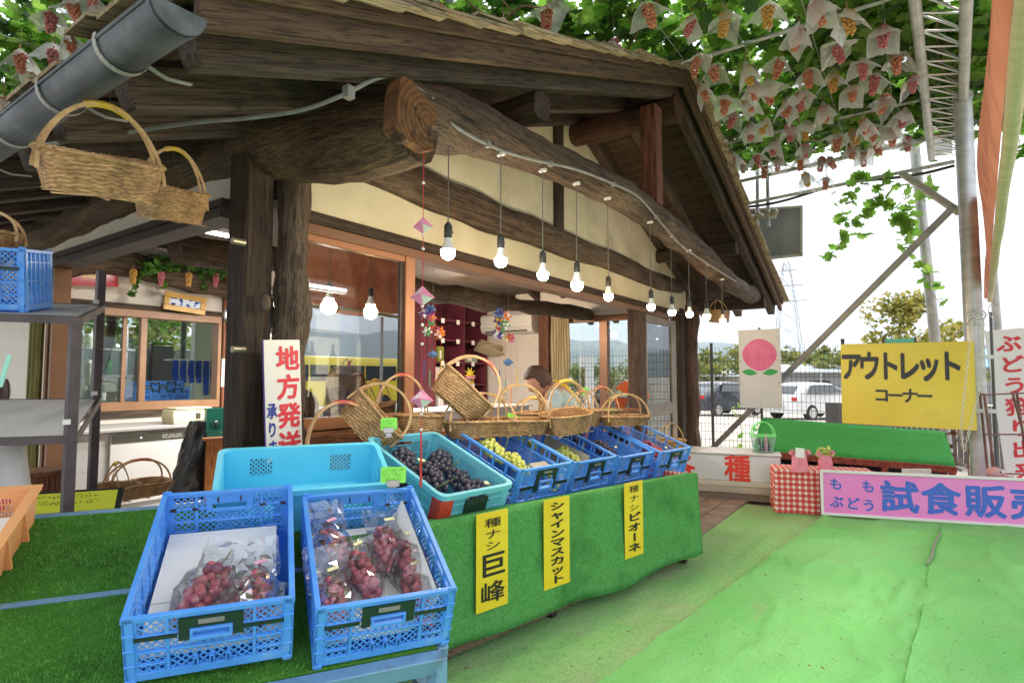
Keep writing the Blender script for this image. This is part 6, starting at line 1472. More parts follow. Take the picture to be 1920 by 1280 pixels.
# pink carrier bags
pinkbag = mat('pink_carrier_bag', (.86, .30, .42), .4, (.92, .42, .52), ns=9, trans=.35, bump=.5, bs=25)
def carrier(label, px, py, dep, s, yaw, lime):
    t = thing('pink_carrier_bag', label, 'bag', T(AD(px, py, dep)) @ RZ(yaw), 'pink carrier bags on the gingham table'); rings = []; rn = random.Random(int(px))
    for i in range(11):
        u = i / 10; w_ = .085 * (1 - .25 * u) * s; d = .05 * (1 - .35 * u) * s; rings.append([(math.cos(a) * w_ * (1 + .12 * fbm((math.cos(a), math.sin(a), u * 2), 2, px)), math.sin(a) * d * (1 + .2 * fbm((a, u, 3), 2, px)), .17 * u * s) for a in [2 * PI * j / 22 for j in range(22)]])
    MB().loft(rings, caps=False).build('bag_body', pinkbag, t, smooth='all')
    for sx in (-1, 1):
        m = MB(); P = catmull([(sx * .045 * s, 0, .15 * s), (sx * .065 * s, 0, .185 * s), (sx * .075 * s, -.01, .20 * s), (sx * .10 * s, -.01, .175 * s)], 4)
        for a, b in zip(P, P[1:]): m.bar(a, b, .035 * s, .004, up=(0, 1, 0), ext=.003)
        m.build('bag_handle', pinkbag, t)
    if lime:
        m = MB(); r2 = random.Random(3)
        for k in range(26): m.ico((r2.uniform(-.06, .06), r2.uniform(-.03, .03), r2.uniform(.12, .19)), .014, 1)
        m.build('grapes_inside', grng, t, smooth='all')
    else:
        MB().box((-.02, -.05, .19 * s), (.07, .003, .075), rotm(-.15, .1, 0)).build('white_slip', whp, t)
carrier('pink carrier bag with a white paper slip on the left end of the gingham table', 1500, 884, 4.68, .82, fy, False)
carrier('pink carrier bag filled with green grapes beside the pink sign corner', 1548, 884, 4.68, .78, fy + .2, True)
# green plastic basket on display case
p = caseM @ Vector((caseW - .13, .13, caseH + .019)); t = thing('green_basket', 'small grey mesh basket with a bright green handle on the white display case', 'basket', T(p) @ RZ(fy))
gmesh = mat('mint_mesh', (.30, .50, .42), .5); lime = mat('lime_handle', (.22, .80, .25), .4)
m = MB(); n = 22; w0, w1, d0, d1, hb = .075, .10, .05, .068, .15
lo, hi_ = rrect(w0, d0, n, 4), rrect(w1, d1, n, 4)
for a, b in zip(lo, hi_): m.tube([(*a, 0), (*b, hb)], .0022, 4)
for k in range(1, 7):
    u = k / 7; m.tube([(a[0] + (b[0] - a[0]) * u, a[1] + (b[1] - a[1]) * u, hb * u) for a, b in zip(lo, hi_)], .0018, 4, closed=True)
m.build('mesh_sides', gmesh, t); MB().tube([(*b, hb) for b in hi_], .006, 6, closed=True).build('rim', lime, t, smooth=True)
MB().poly([(*a, 0) for a in lo], .003, (0, 0, 1)).build('base', gmesh, t)
for sy in (-.02, .02): MB().tube([(math.cos(PI * k / 14) * w1, sy * math.cos(0), hb + math.sin(PI * k / 14) * .12) for k in range(15)], .005, 6).build('handle', lime, t, smooth=True)
MB().box((-.085, -.02, hb + .06), (.05, .03, .03), rotm(.3, .5, .2)).build('green_leaf_tag', lime, t)
m = MB(); r2 = random.Random(9)
for k in range(30): m.ico((r2.uniform(-.05, .05), r2.uniform(-.03, .03), r2.uniform(.02, .12)), .016, 1)
m.build('fruit', blkg, t, smooth='all'); MB().b2((.0, -.052, .01), (.012, -.048, hb + .02)).build('red_ribbon', pinkp, t)
# brown metal rack in front of the white sign
brm = mat('rack_brown', (.13, .05, .045), .5, (.18, .08, .06), ns=9); rk = thing('brown_rack', 'brown wire display rack standing behind the pink sign at the right edge', 'rack', T(AD(1880, 893, 4.45)))
def rkp(px, py, d): return AD(px, py, d)
for (a, b, dd) in (((1837, 735), (1853, 893), 4.6), ((1845, 738), (1866, 893), 4.45), ((1906, 733), (1930, 893), 4.6), ((1899, 737), (1916, 800), 4.45), ((1932, 735), (1955, 893), 4.5)): MB().tube([rkp(*a, dd), rkp(*b, dd)], .009, 8).build('upright', brm, rk, world=True, smooth=True)
for (a, b) in (((1840, 740), (1935, 736)), ((1846, 814), (1950, 814)), ((1853, 886), (1955, 890)), ((1842, 738), (1850, 741))): MB().tube([rkp(*a, 4.5), rkp(*b, 4.5)], .006, 8).build('cross_bar', brm, rk, world=True, smooth=True)
t = thing('pink_bird_ornament', 'small grey and salmon bird head ornament behind the pink sign at the rack foot', 'ornament', T(AD(1864, 885, 4.35)) @ RZ(fy))
m = MB().ico((0, 0, .0), .055, 3, sc=(1, .8, .75)); m.build('head', mat('salmon', (.60, .26, .20), .6, (.45, .36, .33), ns=12), t, smooth='all'); MB().loft([[(.045 + .07 * u, math.cos(a) * .028 * (1 - u * .9), -.01 - .02 * u + math.sin(a) * .022 * (1 - u * .9)) for a in [2 * PI * j / 10 for j in range(10)]] for u in (0, .5, 1)]).build('beak', MATS['salmon'], t, smooth=True); MB().ico((.012, -.045, .008), .006, 2).build('eye', darkfr, t)
# chain and pulley
pu = thing('chain_pulley', 'small steel chain wheel with a hanging loop of white chain on the thick pole', 'pulley', T(AD(1832, 590, 4.58)))
c = AD(1832, 590, 4.58)
Mr = T(c) @ RZ(fy) @ RX(R(90)); m = MB()
m2 = MB().tube([(math.cos(2 * PI * k / 24) * .07, math.sin(2 * PI * k / 24) * .042, 0) for k in range(24)], .006, 6, closed=True).tube([(math.cos(2 * PI * k / 24) * .04, math.sin(2 * PI * k / 24) * .025, 0) for k in range(24)], .01, 6, closed=True)
for k in range(8): m2.tube([(0, 0, 0), (math.cos(PI * k / 4) * .085, math.sin(PI * k / 4) * .05, 0)], .004, 5)
m2.xf(Mr); m2.build('wheel', galv, pu, world=True, smooth=True)
MB().tube([(math.cos(2 * PI * k / 16) * .028 + .12, math.sin(2 * PI * k / 16) * .05 + .03, 0) for k in range(16)], .004, 5, closed=True).xf(Mr).build('ring', galv, pu, world=True, smooth=True)
MB().tube([c, AD(1790, 628, 4.7)], .007, 6).build('arm', galv, pu, world=True)
chm = mat('white_chain', (.62, .60, .52), .5); m = MB()
def chain(m, P, l=.028, r=.0028):
    P = [Vector(p) for p in P]
    for i, (a, b) in enumerate(zip(P, P[1:])):
        n_ = max(1, int((b - a).length / (l * .8)))
        for k in range(n_):
            p = a.lerp(b, (k + .5) / n_); d = (b - a).normalized(); s_ = Vector((0, 1, 0)) if k % 2 else Vector((.7, 0, 0)); s_ = (s_ - d * s_.dot(d)).normalized() * l * .28
            m.tube([p - d * l / 2, p - d * l * .3 + s_, p + d * l * .3 + s_, p + d * l / 2, p + d * l * .3 - s_, p - d * l * .3 - s_], r, 4, closed=True)
chain(m, [AD(1822, 600, 4.5), AD(1802, 800, 4.5), AD(1806, 842, 4.5)]); chain(m, [AD(1845, 600, 4.5), AD(1836, 730, 4.5), AD(1812, 830, 4.5), AD(1806, 850, 4.5)])
m.build('chain', chm, pu, world=True)
tag(MB().tube([AD(1857, 585, 4.6), AD(1862, 700, 4.6), AD(1870, 893, 4.6)], .010, 6).build('rod', mat('dark_rod', (.08, .09, .10), .5), None, smooth=True), 'thin dark steel rod hanging from the awning end beside the thick pole', 'rod')
for i, (px, lab) in enumerate(((1790, 'dry reddish climbing plant between the green bench and the thick pole'), (1815, 'second dry reddish climber at the foot of the thick pole'))):
    t = thing('dry_climber', lab, 'plant', T(AD(px, 900, 5.6))); P = catmull([AD(px - 8, 800, 5.6), AD(px + 2, 835, 5.6), AD(px, 870, 5.6), AD(px + 3, 900, 5.6)], 5); MB().tube(P, .006, 5).build('stem', cane, t, world=True)
    pos = np.array([tuple(random.choice(P) + Vector((random.uniform(-.03, .03), random.uniform(-.06, .06), random.uniform(-.04, .04)))) for _ in range(24)]); leaves('leaves', pos, [.06] * 24, 1.0, [mat('dry_red_leaf', (.14, .04, .03), .8), mat('pale_dry_leaf', (.42, .36, .30), .8)], t, world=True)
# ------------------------------------------------------------ left shelf unit
SY = -33; Wd = Vector((math.cos(R(SY)), math.sin(R(SY)), 0)); Bd = Vector((-Wd.y, Wd.x, 0)); rkm = mat('shelf_steel_brown', (.055, .040, .045), .5, (.09, .07, .075), ns=12, c3=(.20, .17, .17), ns3=20, r3=(.66, .8)); dkm = mat('shelf_deck_grey', (.60, .59, .56), .6, (.66, .65, .62), ns=3, c3=(.48, .46, .43), ns3=3)
D0 = 2.12; n0, n1 = AD(142, 600, D0), AD(134, 960, D0); base = Vector((n0.x, n0.y, 0)); f0 = base + Bd * .52
f_tgt = AD(186, 600, 1.30 * D0); bdir = Vector((f_tgt.x - base.x, f_tgt.y - base.y, 0)); 
su = thing('metal_shelf', 'dark brown metal shelf unit with two grey decks at the left edge', 'shelf', T(base))
zN = [AD(136, 594, D0).z, AD(136, 816, D0).z, AD(136, 985, D0).z]; zF = [AD(186, 572, 1.3 * D0).z, AD(186, 747, 1.3 * D0).z, AD(186, 930, 1.3 * D0).z]
lft = -Wd * 1.1
for p, ztop in ((base, zN[0] + .0), (base + bdir, AD(186, 508, 1.3 * D0).z), (base + lft, zN[0]), (base + bdir + lft, zF[0] + .1)): MB().b2((p.x - .017, p.y - .017, 0), (p.x + .017, p.y + .017, ztop)).build('upright', rkm, su, world=True, bevel=.002)
for i in range(3):
    a, b = base + Vector((0, 0, zN[i])), base + bdir + Vector((0, 0, zF[i])); c, d = b + lft, a + lft
    MB().poly([a, b, c, d], -.008, (0, 0, 1)).build('deck', dkm, su, world=True)
    dz = Vector((0, 0, -.012))
    MB().bar(a + dz - Bd * .018, d + dz - Bd * .018, .006, .030).build('rail', rkm, su, world=True); MB().bar(a + dz + Wd * .019, b + dz + Wd * .019, .006, .030).build('rail', rkm, su, world=True); MB().bar(b + dz, c + dz, .006, .03).build('rail', rkm, su, world=True)
chip = mat('white_chip', (.75, .75, .73), .7)
for px, py, d_ in ((186, 566, 1.28 * D0), (183, 737, 1.28 * D0), (133, 790, D0 - .03)): MB().box(AD(px, py, d_) - FH * .02, (.022, .006, .018)).build('tape_scrap', chip, su, world=True)
# grey crate on shelf, basket on it
slope = math.atan2(zF[0] - zN[0], bdir.length)
cp = base + Vector((0, 0, zN[0])) - Wd * (.25 + .0) + bdir.normalized() * .10 + Vector((0, 0, .018))
crS = folding_crate('blue folding crate on the top deck of the metal shelf at the left edge', tilted(cp - Wd * .08, R(90 + SY), slope), .235, .33, .27)
for ch in [c_ for c_ in bpy.data.objects if c_.parent == crS and c_.name.startswith('side_wall')]: pass
bp_ = crS.matrix_basis @ Vector((-.03, .15, .225)); basket('reed basket sitting in the blue crate on the metal shelf', T(bp_) @ RZ(R(SY)), w_=.26, d=.18, h=.055, hh=.10, tape=redt)
# yellow handwritten board in a tray
p = AD(200 - 60, 945, 1.9); t = thing('handwritten_board', 'yellow handwritten board lying in a black tray on the lowest shelf', 'sign', T(AD(55, 965, 2.3)) @ RZ(R(SY)) @ RX(R(-38)))
MB().b2((-.03, -.004, 0), (.28, .0, .085)).build('board', mat('acid_yellow', (.62, .66, .04), .6), t); m = MB(); scribble(m, .0, .22, .03, .08, 2, -.0048, .0016, 7); m.build('handwriting', blackink, t)
m = MB(); m.b2((-.05, .001, -.015), (.30, .012, .10)); m.build('tray', mat('black_tray', (.02, .022, .025), .3), t, bevel=.004); MB().b2((-.05, -.02, -.02), (.30, .0, -.008)).build('tray_lip', mat('grey_lip', (.30, .36, .38), .3), t, bevel=.003)
# orange crate at the far left
oc_m = mat('apricot_plastic', (.80, .36, .14), .45, (.84, .42, .18), ns=5); p = MT @ Vector((-1.19, .33, .004))
t = thing('apricot_crate', 'pale orange plastic harvest crate at the left edge of the turf table', 'crate', tilted(p, YAW - R(1), TLT)); w2, l2, h2 = .40, .46, .125
m = MB(); slot_wall(m, -w2 / 2, w2 / 2, h2, [(-w2 / 2 + .05, w2 / 2 - .05, .03, h2 - .03, 'slot')], 'slot', o0=(0, l2, 0)); m.build('back_wall', oc_m, t)
m = MB(); slot_wall(m, -w2 / 2, w2 / 2, h2, [(-w2 / 2 + .05, w2 / 2 - .05, .03, h2 - .03, 'slot')], 'slot', o0=(0, 0, 0)); m.build('front_wall', oc_m, t)
for sx in (-1, 1):
    m = MB(); m.poly([(sx * w2 / 2, 0, 0), (sx * w2 / 2, l2, 0), (sx * (w2 / 2 + .018), l2 + .01, h2), (sx * (w2 / 2 + .018), -.01, h2)], .006, (-sx, 0, 0)); m.build('side_wall', oc_m, t)
    for y in (.10, .23, .36): MB().b2((sx * (w2 / 2 + .002), y - .005, .0), (sx * (w2 / 2 + .018), y + .005, h2 * .9)).build('rib', oc_m, t)
MB().b2((-w2 / 2 - .02, -.012, h2), (w2 / 2 + .03, .006, h2 + .006)).b2((-w2 / 2 - .02, l2 - .006, h2), (w2 / 2 + .03, l2 + .012, h2 + .006)).build('rim', oc_m, t)
MB().b2((w2 / 2 + .004, .006, h2), (w2 / 2 + .032, l2 - .006, h2 + .006)).build('rim', oc_m, t); MB().b2((-w2 / 2, 0.003, .002), (w2 / 2, l2 - .003, .007)).build('base', oc_m, t)
fs_ = MB().b2((-.18, .02, .02), (.18, .42, .05)).build('foam_sheet', foam, None, bevel=.004); fs_.matrix_basis = t.matrix_basis @ T(0, 0, .004); tag(fs_, 'white foam sheet lying inside the pale orange crate', 'foam sheet')
# white bag with pink print, stool, fan behind shelf
t = thing('printed_white_bag', 'white plastic bag with magenta marks standing behind the orange crate', 'bag', T(AD(10, 965, 2.35)) @ RZ(fy)); rings = []
for i in range(9): u = i / 8; rings.append([(math.cos(a) * .11 * (1 - .35 * u) - .02 * u, math.sin(a) * .06, .27 * u * (1 + .05 * math.cos(a))) for a in [2 * PI * j / 20 for j in range(20)]])
MB().loft(rings).build('bag_body', mat('white_film', (.70, .70, .72), .4, (.76, .76, .78), ns=9, bump=.4, bs=12), t, smooth='all')
m = MB(); m.box((.0, -.066, .19), (.016, .003, .09), rotm(-.1, 0, 0)); m.build('magenta_mark', mat('magenta_print', (.55, .04, .28), .5), t); MB().tube([(.03, -.066, .03), (.05, -.065, .07), (.085, -.05, .085)], .014, 6).build('magenta_mark', MATS['magenta_print'], t)
t = thing('wooden_stool', 'round topped wooden stool block behind the metal shelf', 'stool', T(AD(70, 960, 2.7)))
MB().cyl((0, 0, .09), .085, .16, 20).build('block', MATS['orange_post'], t, smooth=True); MB().cyl((0, 0, .182), .10, .02, 24).build('seat', MATS['low_wall_boards'], t, smooth=True)
t = thing('round_vent', 'dark round vent grille on the white wall at the left edge', 'vent', T(AX(8, 735, XL - .04))); m = MB()
for r_ in (.10, .075, .05, .025): m.tube([(0, math.cos(2 * PI * k / 24) * r_, math.sin(2 * PI * k / 24) * r_) for k in range(24)], .008, 5, closed=True)
for k in range(10): m.tube([(0, 0, 0), (0, math.cos(PI * k / 5) * .1, math.sin(PI * k / 5) * .1)], .005, 4)
m.build('grille', mat('dark_red_grille', (.06, .02, .02), .6), t, smooth=True)
tag(MB().bar(AD(0, 725, 1.7), AD(18, 665, 1.7), .012, .004, up=FH).build('mint_stick', mat('mint_plastic', (.30, .66, .56), .5)), 'mint green plastic stick rising at the left edge over the middle deck', 'stick')
# ------------------------------------------------------------ bagged bunches under the pergola
pgr = gmat('pink_orange_grape', (.46, .13, .08), (.58, .24, .12), .4, (.52, .22, .2)); pgr2 = gmat('dusky_pink_grape', (.42, .10, .12), (.54, .18, .19), .45, (.5, .2, .2)); ygr = gmat('amber_grape', (.50, .26, .04), (.55, .34, .08), .4, (.5, .2, .08))
def hang_mesh(r, l, w_, n, mt, seed):
    rn = random.Random(seed); m = MB(); pts = []; k = 0
    while len(pts) < n and k < 5000:
        k += 1; u = rn.random(); wv = w_ * (1 - .5 * u) * min(1, .5 + u * 4); a = rn.random() * 6.283; q = wv * (.5 + .5 * rn.random() ** .5); p = Vector((math.cos(a) * q, math.sin(a) * q, -u * l))
        if all((p - z).length > r * 1.5 for z in pts): pts.append(p)
    for p in pts: m.ico(p, r, 1)
    m.tube([(0, 0, .06), (0, 0, -.01)], .003, 5); return get_mesh(m.build('bunch', mt, None, smooth='all', fixn=False))
HB = [hang_mesh(.0115, .15, .042, 62, m_, s) for s, m_ in ((1, pgr), (2, pgr2), (3, ygr), (4, pgr))]
film = glassmat('paper_film', (.96, .98, .98), refl=.5, rough=.3, base=.06, bump=.3, bs=12, extra=.5, ecol=(.88, .90, .90))
film2 = glassmat('clear_film', (.97, .99, .99), refl=.5, rough=.3, base=.06, bump=.3, bs=12, extra=.26, ecol=(.85, .88, .88))
def film_mesh(seed, open_):
    rn = random.Random(seed); n = 10; S = .12; vs = []; tw = rn.uniform(-.3, .3)
    for i in range(n + 1):
        for j in range(n + 1):
            x = (i / n - .5) * 2 * S; y = (j / n - .5) * 2 * S; mx_ = max(abs(x), abs(y)); d = math.hypot(x, y)
            z = .04 - d * (.55 + .65 * open_) + .028 * fbm((x * 8, y * 8, seed), 1.3, seed) + .03 * math.sin(math.atan2(y, x) * 2 + seed) * d / S
            k = 1 - .30 * open_ * (mx_ / S); vs.append((x * k + .2 * tw * z, y * k, z))
    m = MB(); m.add(vs, [(i * (n + 1) + j, (i + 1) * (n + 1) + j, (i + 1) * (n + 1) + j + 1, i * (n + 1) + j + 1) for i in range(n) for j in range(n)])
    return get_mesh(m.build('paper_cover', film if seed % 3 else film2, None))
FM = [film_mesh(s, o) for s, o in ((1, .3), (2, 1), (3, .6), (4, 0), (5, 1.2), (6, .9), (7, .5), (8, .8))]
bagpx = [(1295, 40), (1359, 34), (1495, 62), (1305, 116), (1337, 131), (1401, 131), (1414, 161), (1515, 140), (1562, 144), (1617, 122), (1317, 165), (1712, 150), (1597, 168), (1476, 195), (1545, 205), (1401, 188), (1406, 240), (1434, 230), (1512, 238), (1619, 230), (1599, 250), (1638, 243), (1695, 215), (1453, 270), (1510, 275), (1644, 272), (1596, 278), (1367, 289), (1391, 307), (1419, 296), (1458, 303), (1434, 316), (1549, 338), (1510, 330), (1350, 262), (1540, 300), (1570, 262), (1660, 185), (1462, 120), (1570, 95), (1655, 60), (1590, 30), (1440, 20), (1530, 15), (1680, 110), (1360, 190), (1440, 165), (1500, 180), (1640, 150), (1375, 218), (1480, 240), (1555, 300), (1675, 250), (1620, 290), (1700, 262), (1500, 300),
         (627, 3), (741, 30), (820, 14), (885, 40), (943, 50), (1025, 27), (1013, 84), (1151, 85), (96, 34), (137, 15), (38, 106), (101, 103), (130, 76), (203, 52), (7, 190), (60, 140), (180, 12), (1215, 20)]
ORD = ['first', 'second', 'third', 'fourth', 'fifth', 'sixth', 'seventh', 'eighth', 'ninth', 'tenth', 'eleventh']; baglab = {}
for nm_, sel, cuts in (('right of the roof', [b for b in bagpx if b[0] > 1280], (55, 125, 170, 225, 262, 290, 400)), ('above the roof edge', [b for b in bagpx if 600 < b[0] <= 1280], (45, 400)), ('over the gutter at top left', [b for b in bagpx if b[0] <= 600], (45, 120, 400))):
    lo_ = -10
    for k_, cu in enumerate(cuts):
        rw_ = sorted(b for b in sel if lo_ < b[1] <= cu)
        for j_, b in enumerate(rw_): baglab[b] = 'paper covered bunch %s, %s row from top, %s from left' % (nm_, ORD[k_], ORD[j_])
        lo_ = cu
rn = random.Random(12); special = {(96, 34): 'grape bunch in a clear film bag at the top left corner above the gutter', (943, 50): 'orange grape bunch in a pale film bag just above the middle of the roof edge', (1549, 338): 'lowest hanging grape bunch in a film bag below the pergola edge pipe', (1401, 131): 'large golden grape bunch in a wide film bag right of the roof ridge'}
for i, (px, py) in enumerate(bagpx):
    far_ = px > 1280; z = 3.36 + rn.uniform(-.03, .04) if py > 0 else 3.4
    p = AZ(px, py, z)
    if py > 320: p = AX(px, py, 6.9)
    t = thing('bagged_hanging_bunch', special.get((px, py), baglab[(px, py)]), 'grapes', T(p) @ RZ(rn.random() * 6.28) @ RY(rn.uniform(-.35, .35)) @ RX(rn.uniform(-.35, .35)) @ Matrix.Diagonal([rn.uniform(.82, 1.05)] * 3 + [1]), 'paper covered grape bunches hanging from the pergola')
    c_ = rn.choice([0, 0, 1, 1, 2, 3]); hb = mobj('grape_bunch', HB[2 if (px, py) in ((1401, 131), (1359, 34), (1512, 238)) else c_], t, T(0, 0, .03)); mobj('paper_cover', FM[rn.randrange(8)], t, T(0, 0, .02))
    q = p + Vector((0, 0, .08)); o = MB().tube([q - Vector((0, 0, .03)), (p.x, p.y, max(ZP + .05, p.z + .1))], .002, 5).build('stalk', cane, t, world=False); o.data.transform(t.matrix_basis.inverted())

# ------------------------------------------------------------ interior
def emis(nm, c, s): return mat(nm, (.8, .8, .8), .4, emit=c, es=s)
tubem = emis('lit_tube', (1, .98, .94), 9)
for px, py, Yv, lab in ((615, 540, 4.3, 'lit tube light on the ceiling seen at the left in the shop window'), (712, 553, 4.3, 'lit tube light on the ceiling seen at the right in the shop window'), (0, 0, 5.0, 'added tube light brightening the room over the counter near the back window')):  # last tube and its lamp are added to brighten the room
    p = AY(px, py, Yv) if px else Vector((2.4, 4.6, 2.25)); t = thing('tube_light', lab, 'lamp', T(p), 'tube lights on the ceiling inside')
    MB().b2((-.22, -.04, .012), (.22, .04, .05)).build('housing', bulbbody, t, bevel=.003); MB().tube([(-.20, 0, 0), (.20, 0, 0)], .013, 10).build('tube', tubem, t, smooth=True)
    m = MB().tube([(0, 0, .05), (0, 0, 2.34 - p.z)], .006, 6) if p.z < 2.28 else None
    if m: m.build('drop_rod', darkfr, t)
    ld = bpy.data.lights.new('tube_glow', 'AREA'); ld.shape = 'RECTANGLE'; ld.size = .42; ld.size_y = .06; ld.energy = 30; ld.color = (1, .96, .9); lo = bpy.data.objects.new('tube_glow', ld); COL.objects.link(lo); lo.location = p - Vector((0, 0, .03)); ld.energy = 42 if px else 13
for px, py, d_, c, lab in ((865, 569, 7.0, (1, .97, .9), 'lit white ceiling spot above the maroon shelves'), (921, 578, 7.0, (1, .55, .2), 'lit orange ceiling spot right of the white one')):
    p = AD(px, py, d_); t = thing('spot_lamp', lab, 'lamp', T(p) @ RX(R(25)), 'ceiling spots inside the shop'); MB().loft([[(math.cos(a) * r_, math.sin(a) * r_, z) for a in [2 * PI * k / 16 for k in range(16)]] for r_, z in ((.045, 0), (.04, .03), (.02, .07), (.015, .10))]).build('shade', bulbbody, t, smooth=True)
    MB().ico((0, 0, -.002), .034, 2, sc=(1, 1, .5)).build('bulb', emis('spot_' + lab[4:8].strip(), c, 12), t, smooth=True)
    ld = bpy.data.lights.new('spot_glow', 'POINT'); ld.energy = 20; ld.color = c; ld.shadow_soft_size = .05; lo = bpy.data.objects.new('spot_glow', ld); COL.objects.link(lo); lo.location = p + Vector((-.1, -.05, -.12))
# maroon shelf with wares
ms = mat('maroon_board', (.085, .010, .022), .5, (.12, .018, .032), ns=4); sX0, sX1, sY0, sY1 = 5.95, 7.12, 5.45, 5.86
st = thing('maroon_shelves', 'tall maroon shelves with wares and small price tags against the back wall', 'shelf', T(6.5, 5.6, 0))
MB().b2((sX0, sY1, .03), (sX1, sY1 + .02, 2.25)).build('back_panel', ms, st, world=True)
for x in (sX0, (sX0 + sX1) / 2 + .05, sX1): MB().b2((x - .015, sY0, .03), (x + .015, sY1 - .002, 2.25)).build('side_panel', ms, st, world=True)
zs_ = [.35, .66, .98, 1.30, 1.62, 1.9, 2.25]
for z in zs_: MB().b2((sX0 + .016, sY0 + .002, z - .012), (sX1 - .016, sY1 - .003, z + .012)).build('shelf_board', ms, st, world=True)
m = MB(); rn = random.Random(2)
for z in zs_[:-1]:
    for x in (sX0 + .12, sX0 + .45, sX0 + .8): m = MB().b2((x, sY0 - .006, z - .045), (x + .07, sY0 - .003, z + .02)); m.build('price_tag', whp, st, world=True)
ware = [('green gift box with a white label on the maroon shelves', (6.12, 5.55, 1.31), (.13, .1, .22), mat('olive_green_box', (.22, .28, .04), .6)), ('tall white box left in the maroon shelves', (6.08, 5.55, .99), (.14, .12, .25), whp), ('second tall white box in the maroon shelves', (6.28, 5.55, .99), (.14, .12, .25), mat('cream_box', (.6, .58, .52), .6)),
        ('flat green and white carton in the right bay of the maroon shelves', (6.62, 5.50, 1.31), (.34, .2, .12), mat('sage_box', (.28, .38, .30), .6)), ('yellow and pink packet on the maroon shelves', (6.66, 5.5, .99), (.22, .15, .12), mat('pink_yellow_box', (.72, .52, .03), .6)), ('white box low in the maroon shelves', (6.1, 5.5, .67), (.3, .2, .18), whp), ('brown carton low in the right bay of the maroon shelves', (6.65, 5.5, .67), (.3, .2, .2), mat('carton', (.35, .24, .14), .8))]
for lab, p, d, mt_ in ware:
    t = thing('boxed_ware', lab, 'box', T(p)); MB().b2((0, 0, .002), d).build('carton', mt_, t, bevel=.003); MB().b2((d[0] * .3, -.002, d[2] * .2), (d[0] * .6, -.0, d[2] * .75)).build('label', whp if mt_ is not whp else mat('wine_label', (.12, .1, .1), .6), t)
t = thing('paper_rolls', 'bundle of beige paper sheets jutting out of the maroon shelves', 'paper', T(6.95, 5.45, 1.42))
for k in range(6): MB().box((.05 + k * .02, -.12, .06 + .012 * k), (.34, .32, .006), rotm(.1 * k - .2, .32 + .03 * k, .2 * k - .5)).build('sheet', mat('kraft_paper', (.52, .43, .28), .8), t)
t = thing('gold_ornament', 'spiky yellow paper ornament with a pink base on the maroon shelves', 'ornament', T(6.74, 5.47, 1.12))
m = MB()
for k in range(6): a = PI * k / 5; m.tube([(0, 0, 0), (math.cos(a) * .14, 0, math.sin(a) * .13)], [.03, .002], 5)
m.build('spikes', mat('gold_paper', (.80, .62, .05), .5), t); MB().box((.0, 0, -.03), (.16, .08, .03)).build('base', pinkp, t)
# air conditioner on the right wall
p0 = AX(1010, 590, XR - .03); p1 = AX(915, 632, XR - .03); t = thing('air_conditioner', 'white wall air conditioner on the inner side wall', 'air conditioner', T(XR - .03, (p0.y + p1.y) / 2, 1.73))
hw_ = abs(p1.y - p0.y) / 2; prof = [(0, 0), (-.16, .03), (-.20, .10), (-.20, .27), (-.17, .31), (0, .31)]
MB().loft([[(x, -hw_, z) for x, z in prof], [(x, hw_, z) for x, z in prof]]).build('body', mat('ac_white', (.60, .59, .56), .4), t, bevel=.008)
MB().b2((-.205, -hw_ * .8, .035), (-.16, hw_ * .8, .05)).build('outlet', darkfr, t); MB().b2((-.204, -hw_ * .98, .10), (-.2, hw_ * .98, .105)).build('panel_seam', mat('seam_grey', (.3, .3, .3), .5), t)
tag(MB().tube(catmull([AX(1012, 585, XR - .03), AX(1014, 620, XR - .03), AX(1010, 660, XR - .03)], 5), .008, 5).build('drain_cable', darkfr), 'dark cable running down the wall beside the air conditioner', 'cable')
# curtain
m = MB(); rings = []
ya, yb2 = AX(1036, 640, XR - .08).y, AX(1070, 640, XR - .08).y
for i in range(61):
    u = i / 60; y = ya + (yb2 - ya) * u; dx = .03 * math.sin(u * PI * 14); rings.append([(XR - .12 + dx * (.6 + .4 * k / 6), y + .01 * math.sin(k + u * 9) - .02 * (k / 6) * (u - .5), 1.93 - 1.2 * k / 6) for k in range(7)])
cu_ = m.loft(rings, closed=False, caps=False).build('curtain', mat('beige_curtain', (.50, .42, .26), .9, (.56, .48, .31), ns=20, trans=.3), None, smooth='all'); tag(cu_, 'beige pleated curtain gathered at the left of the side window', 'curtain')
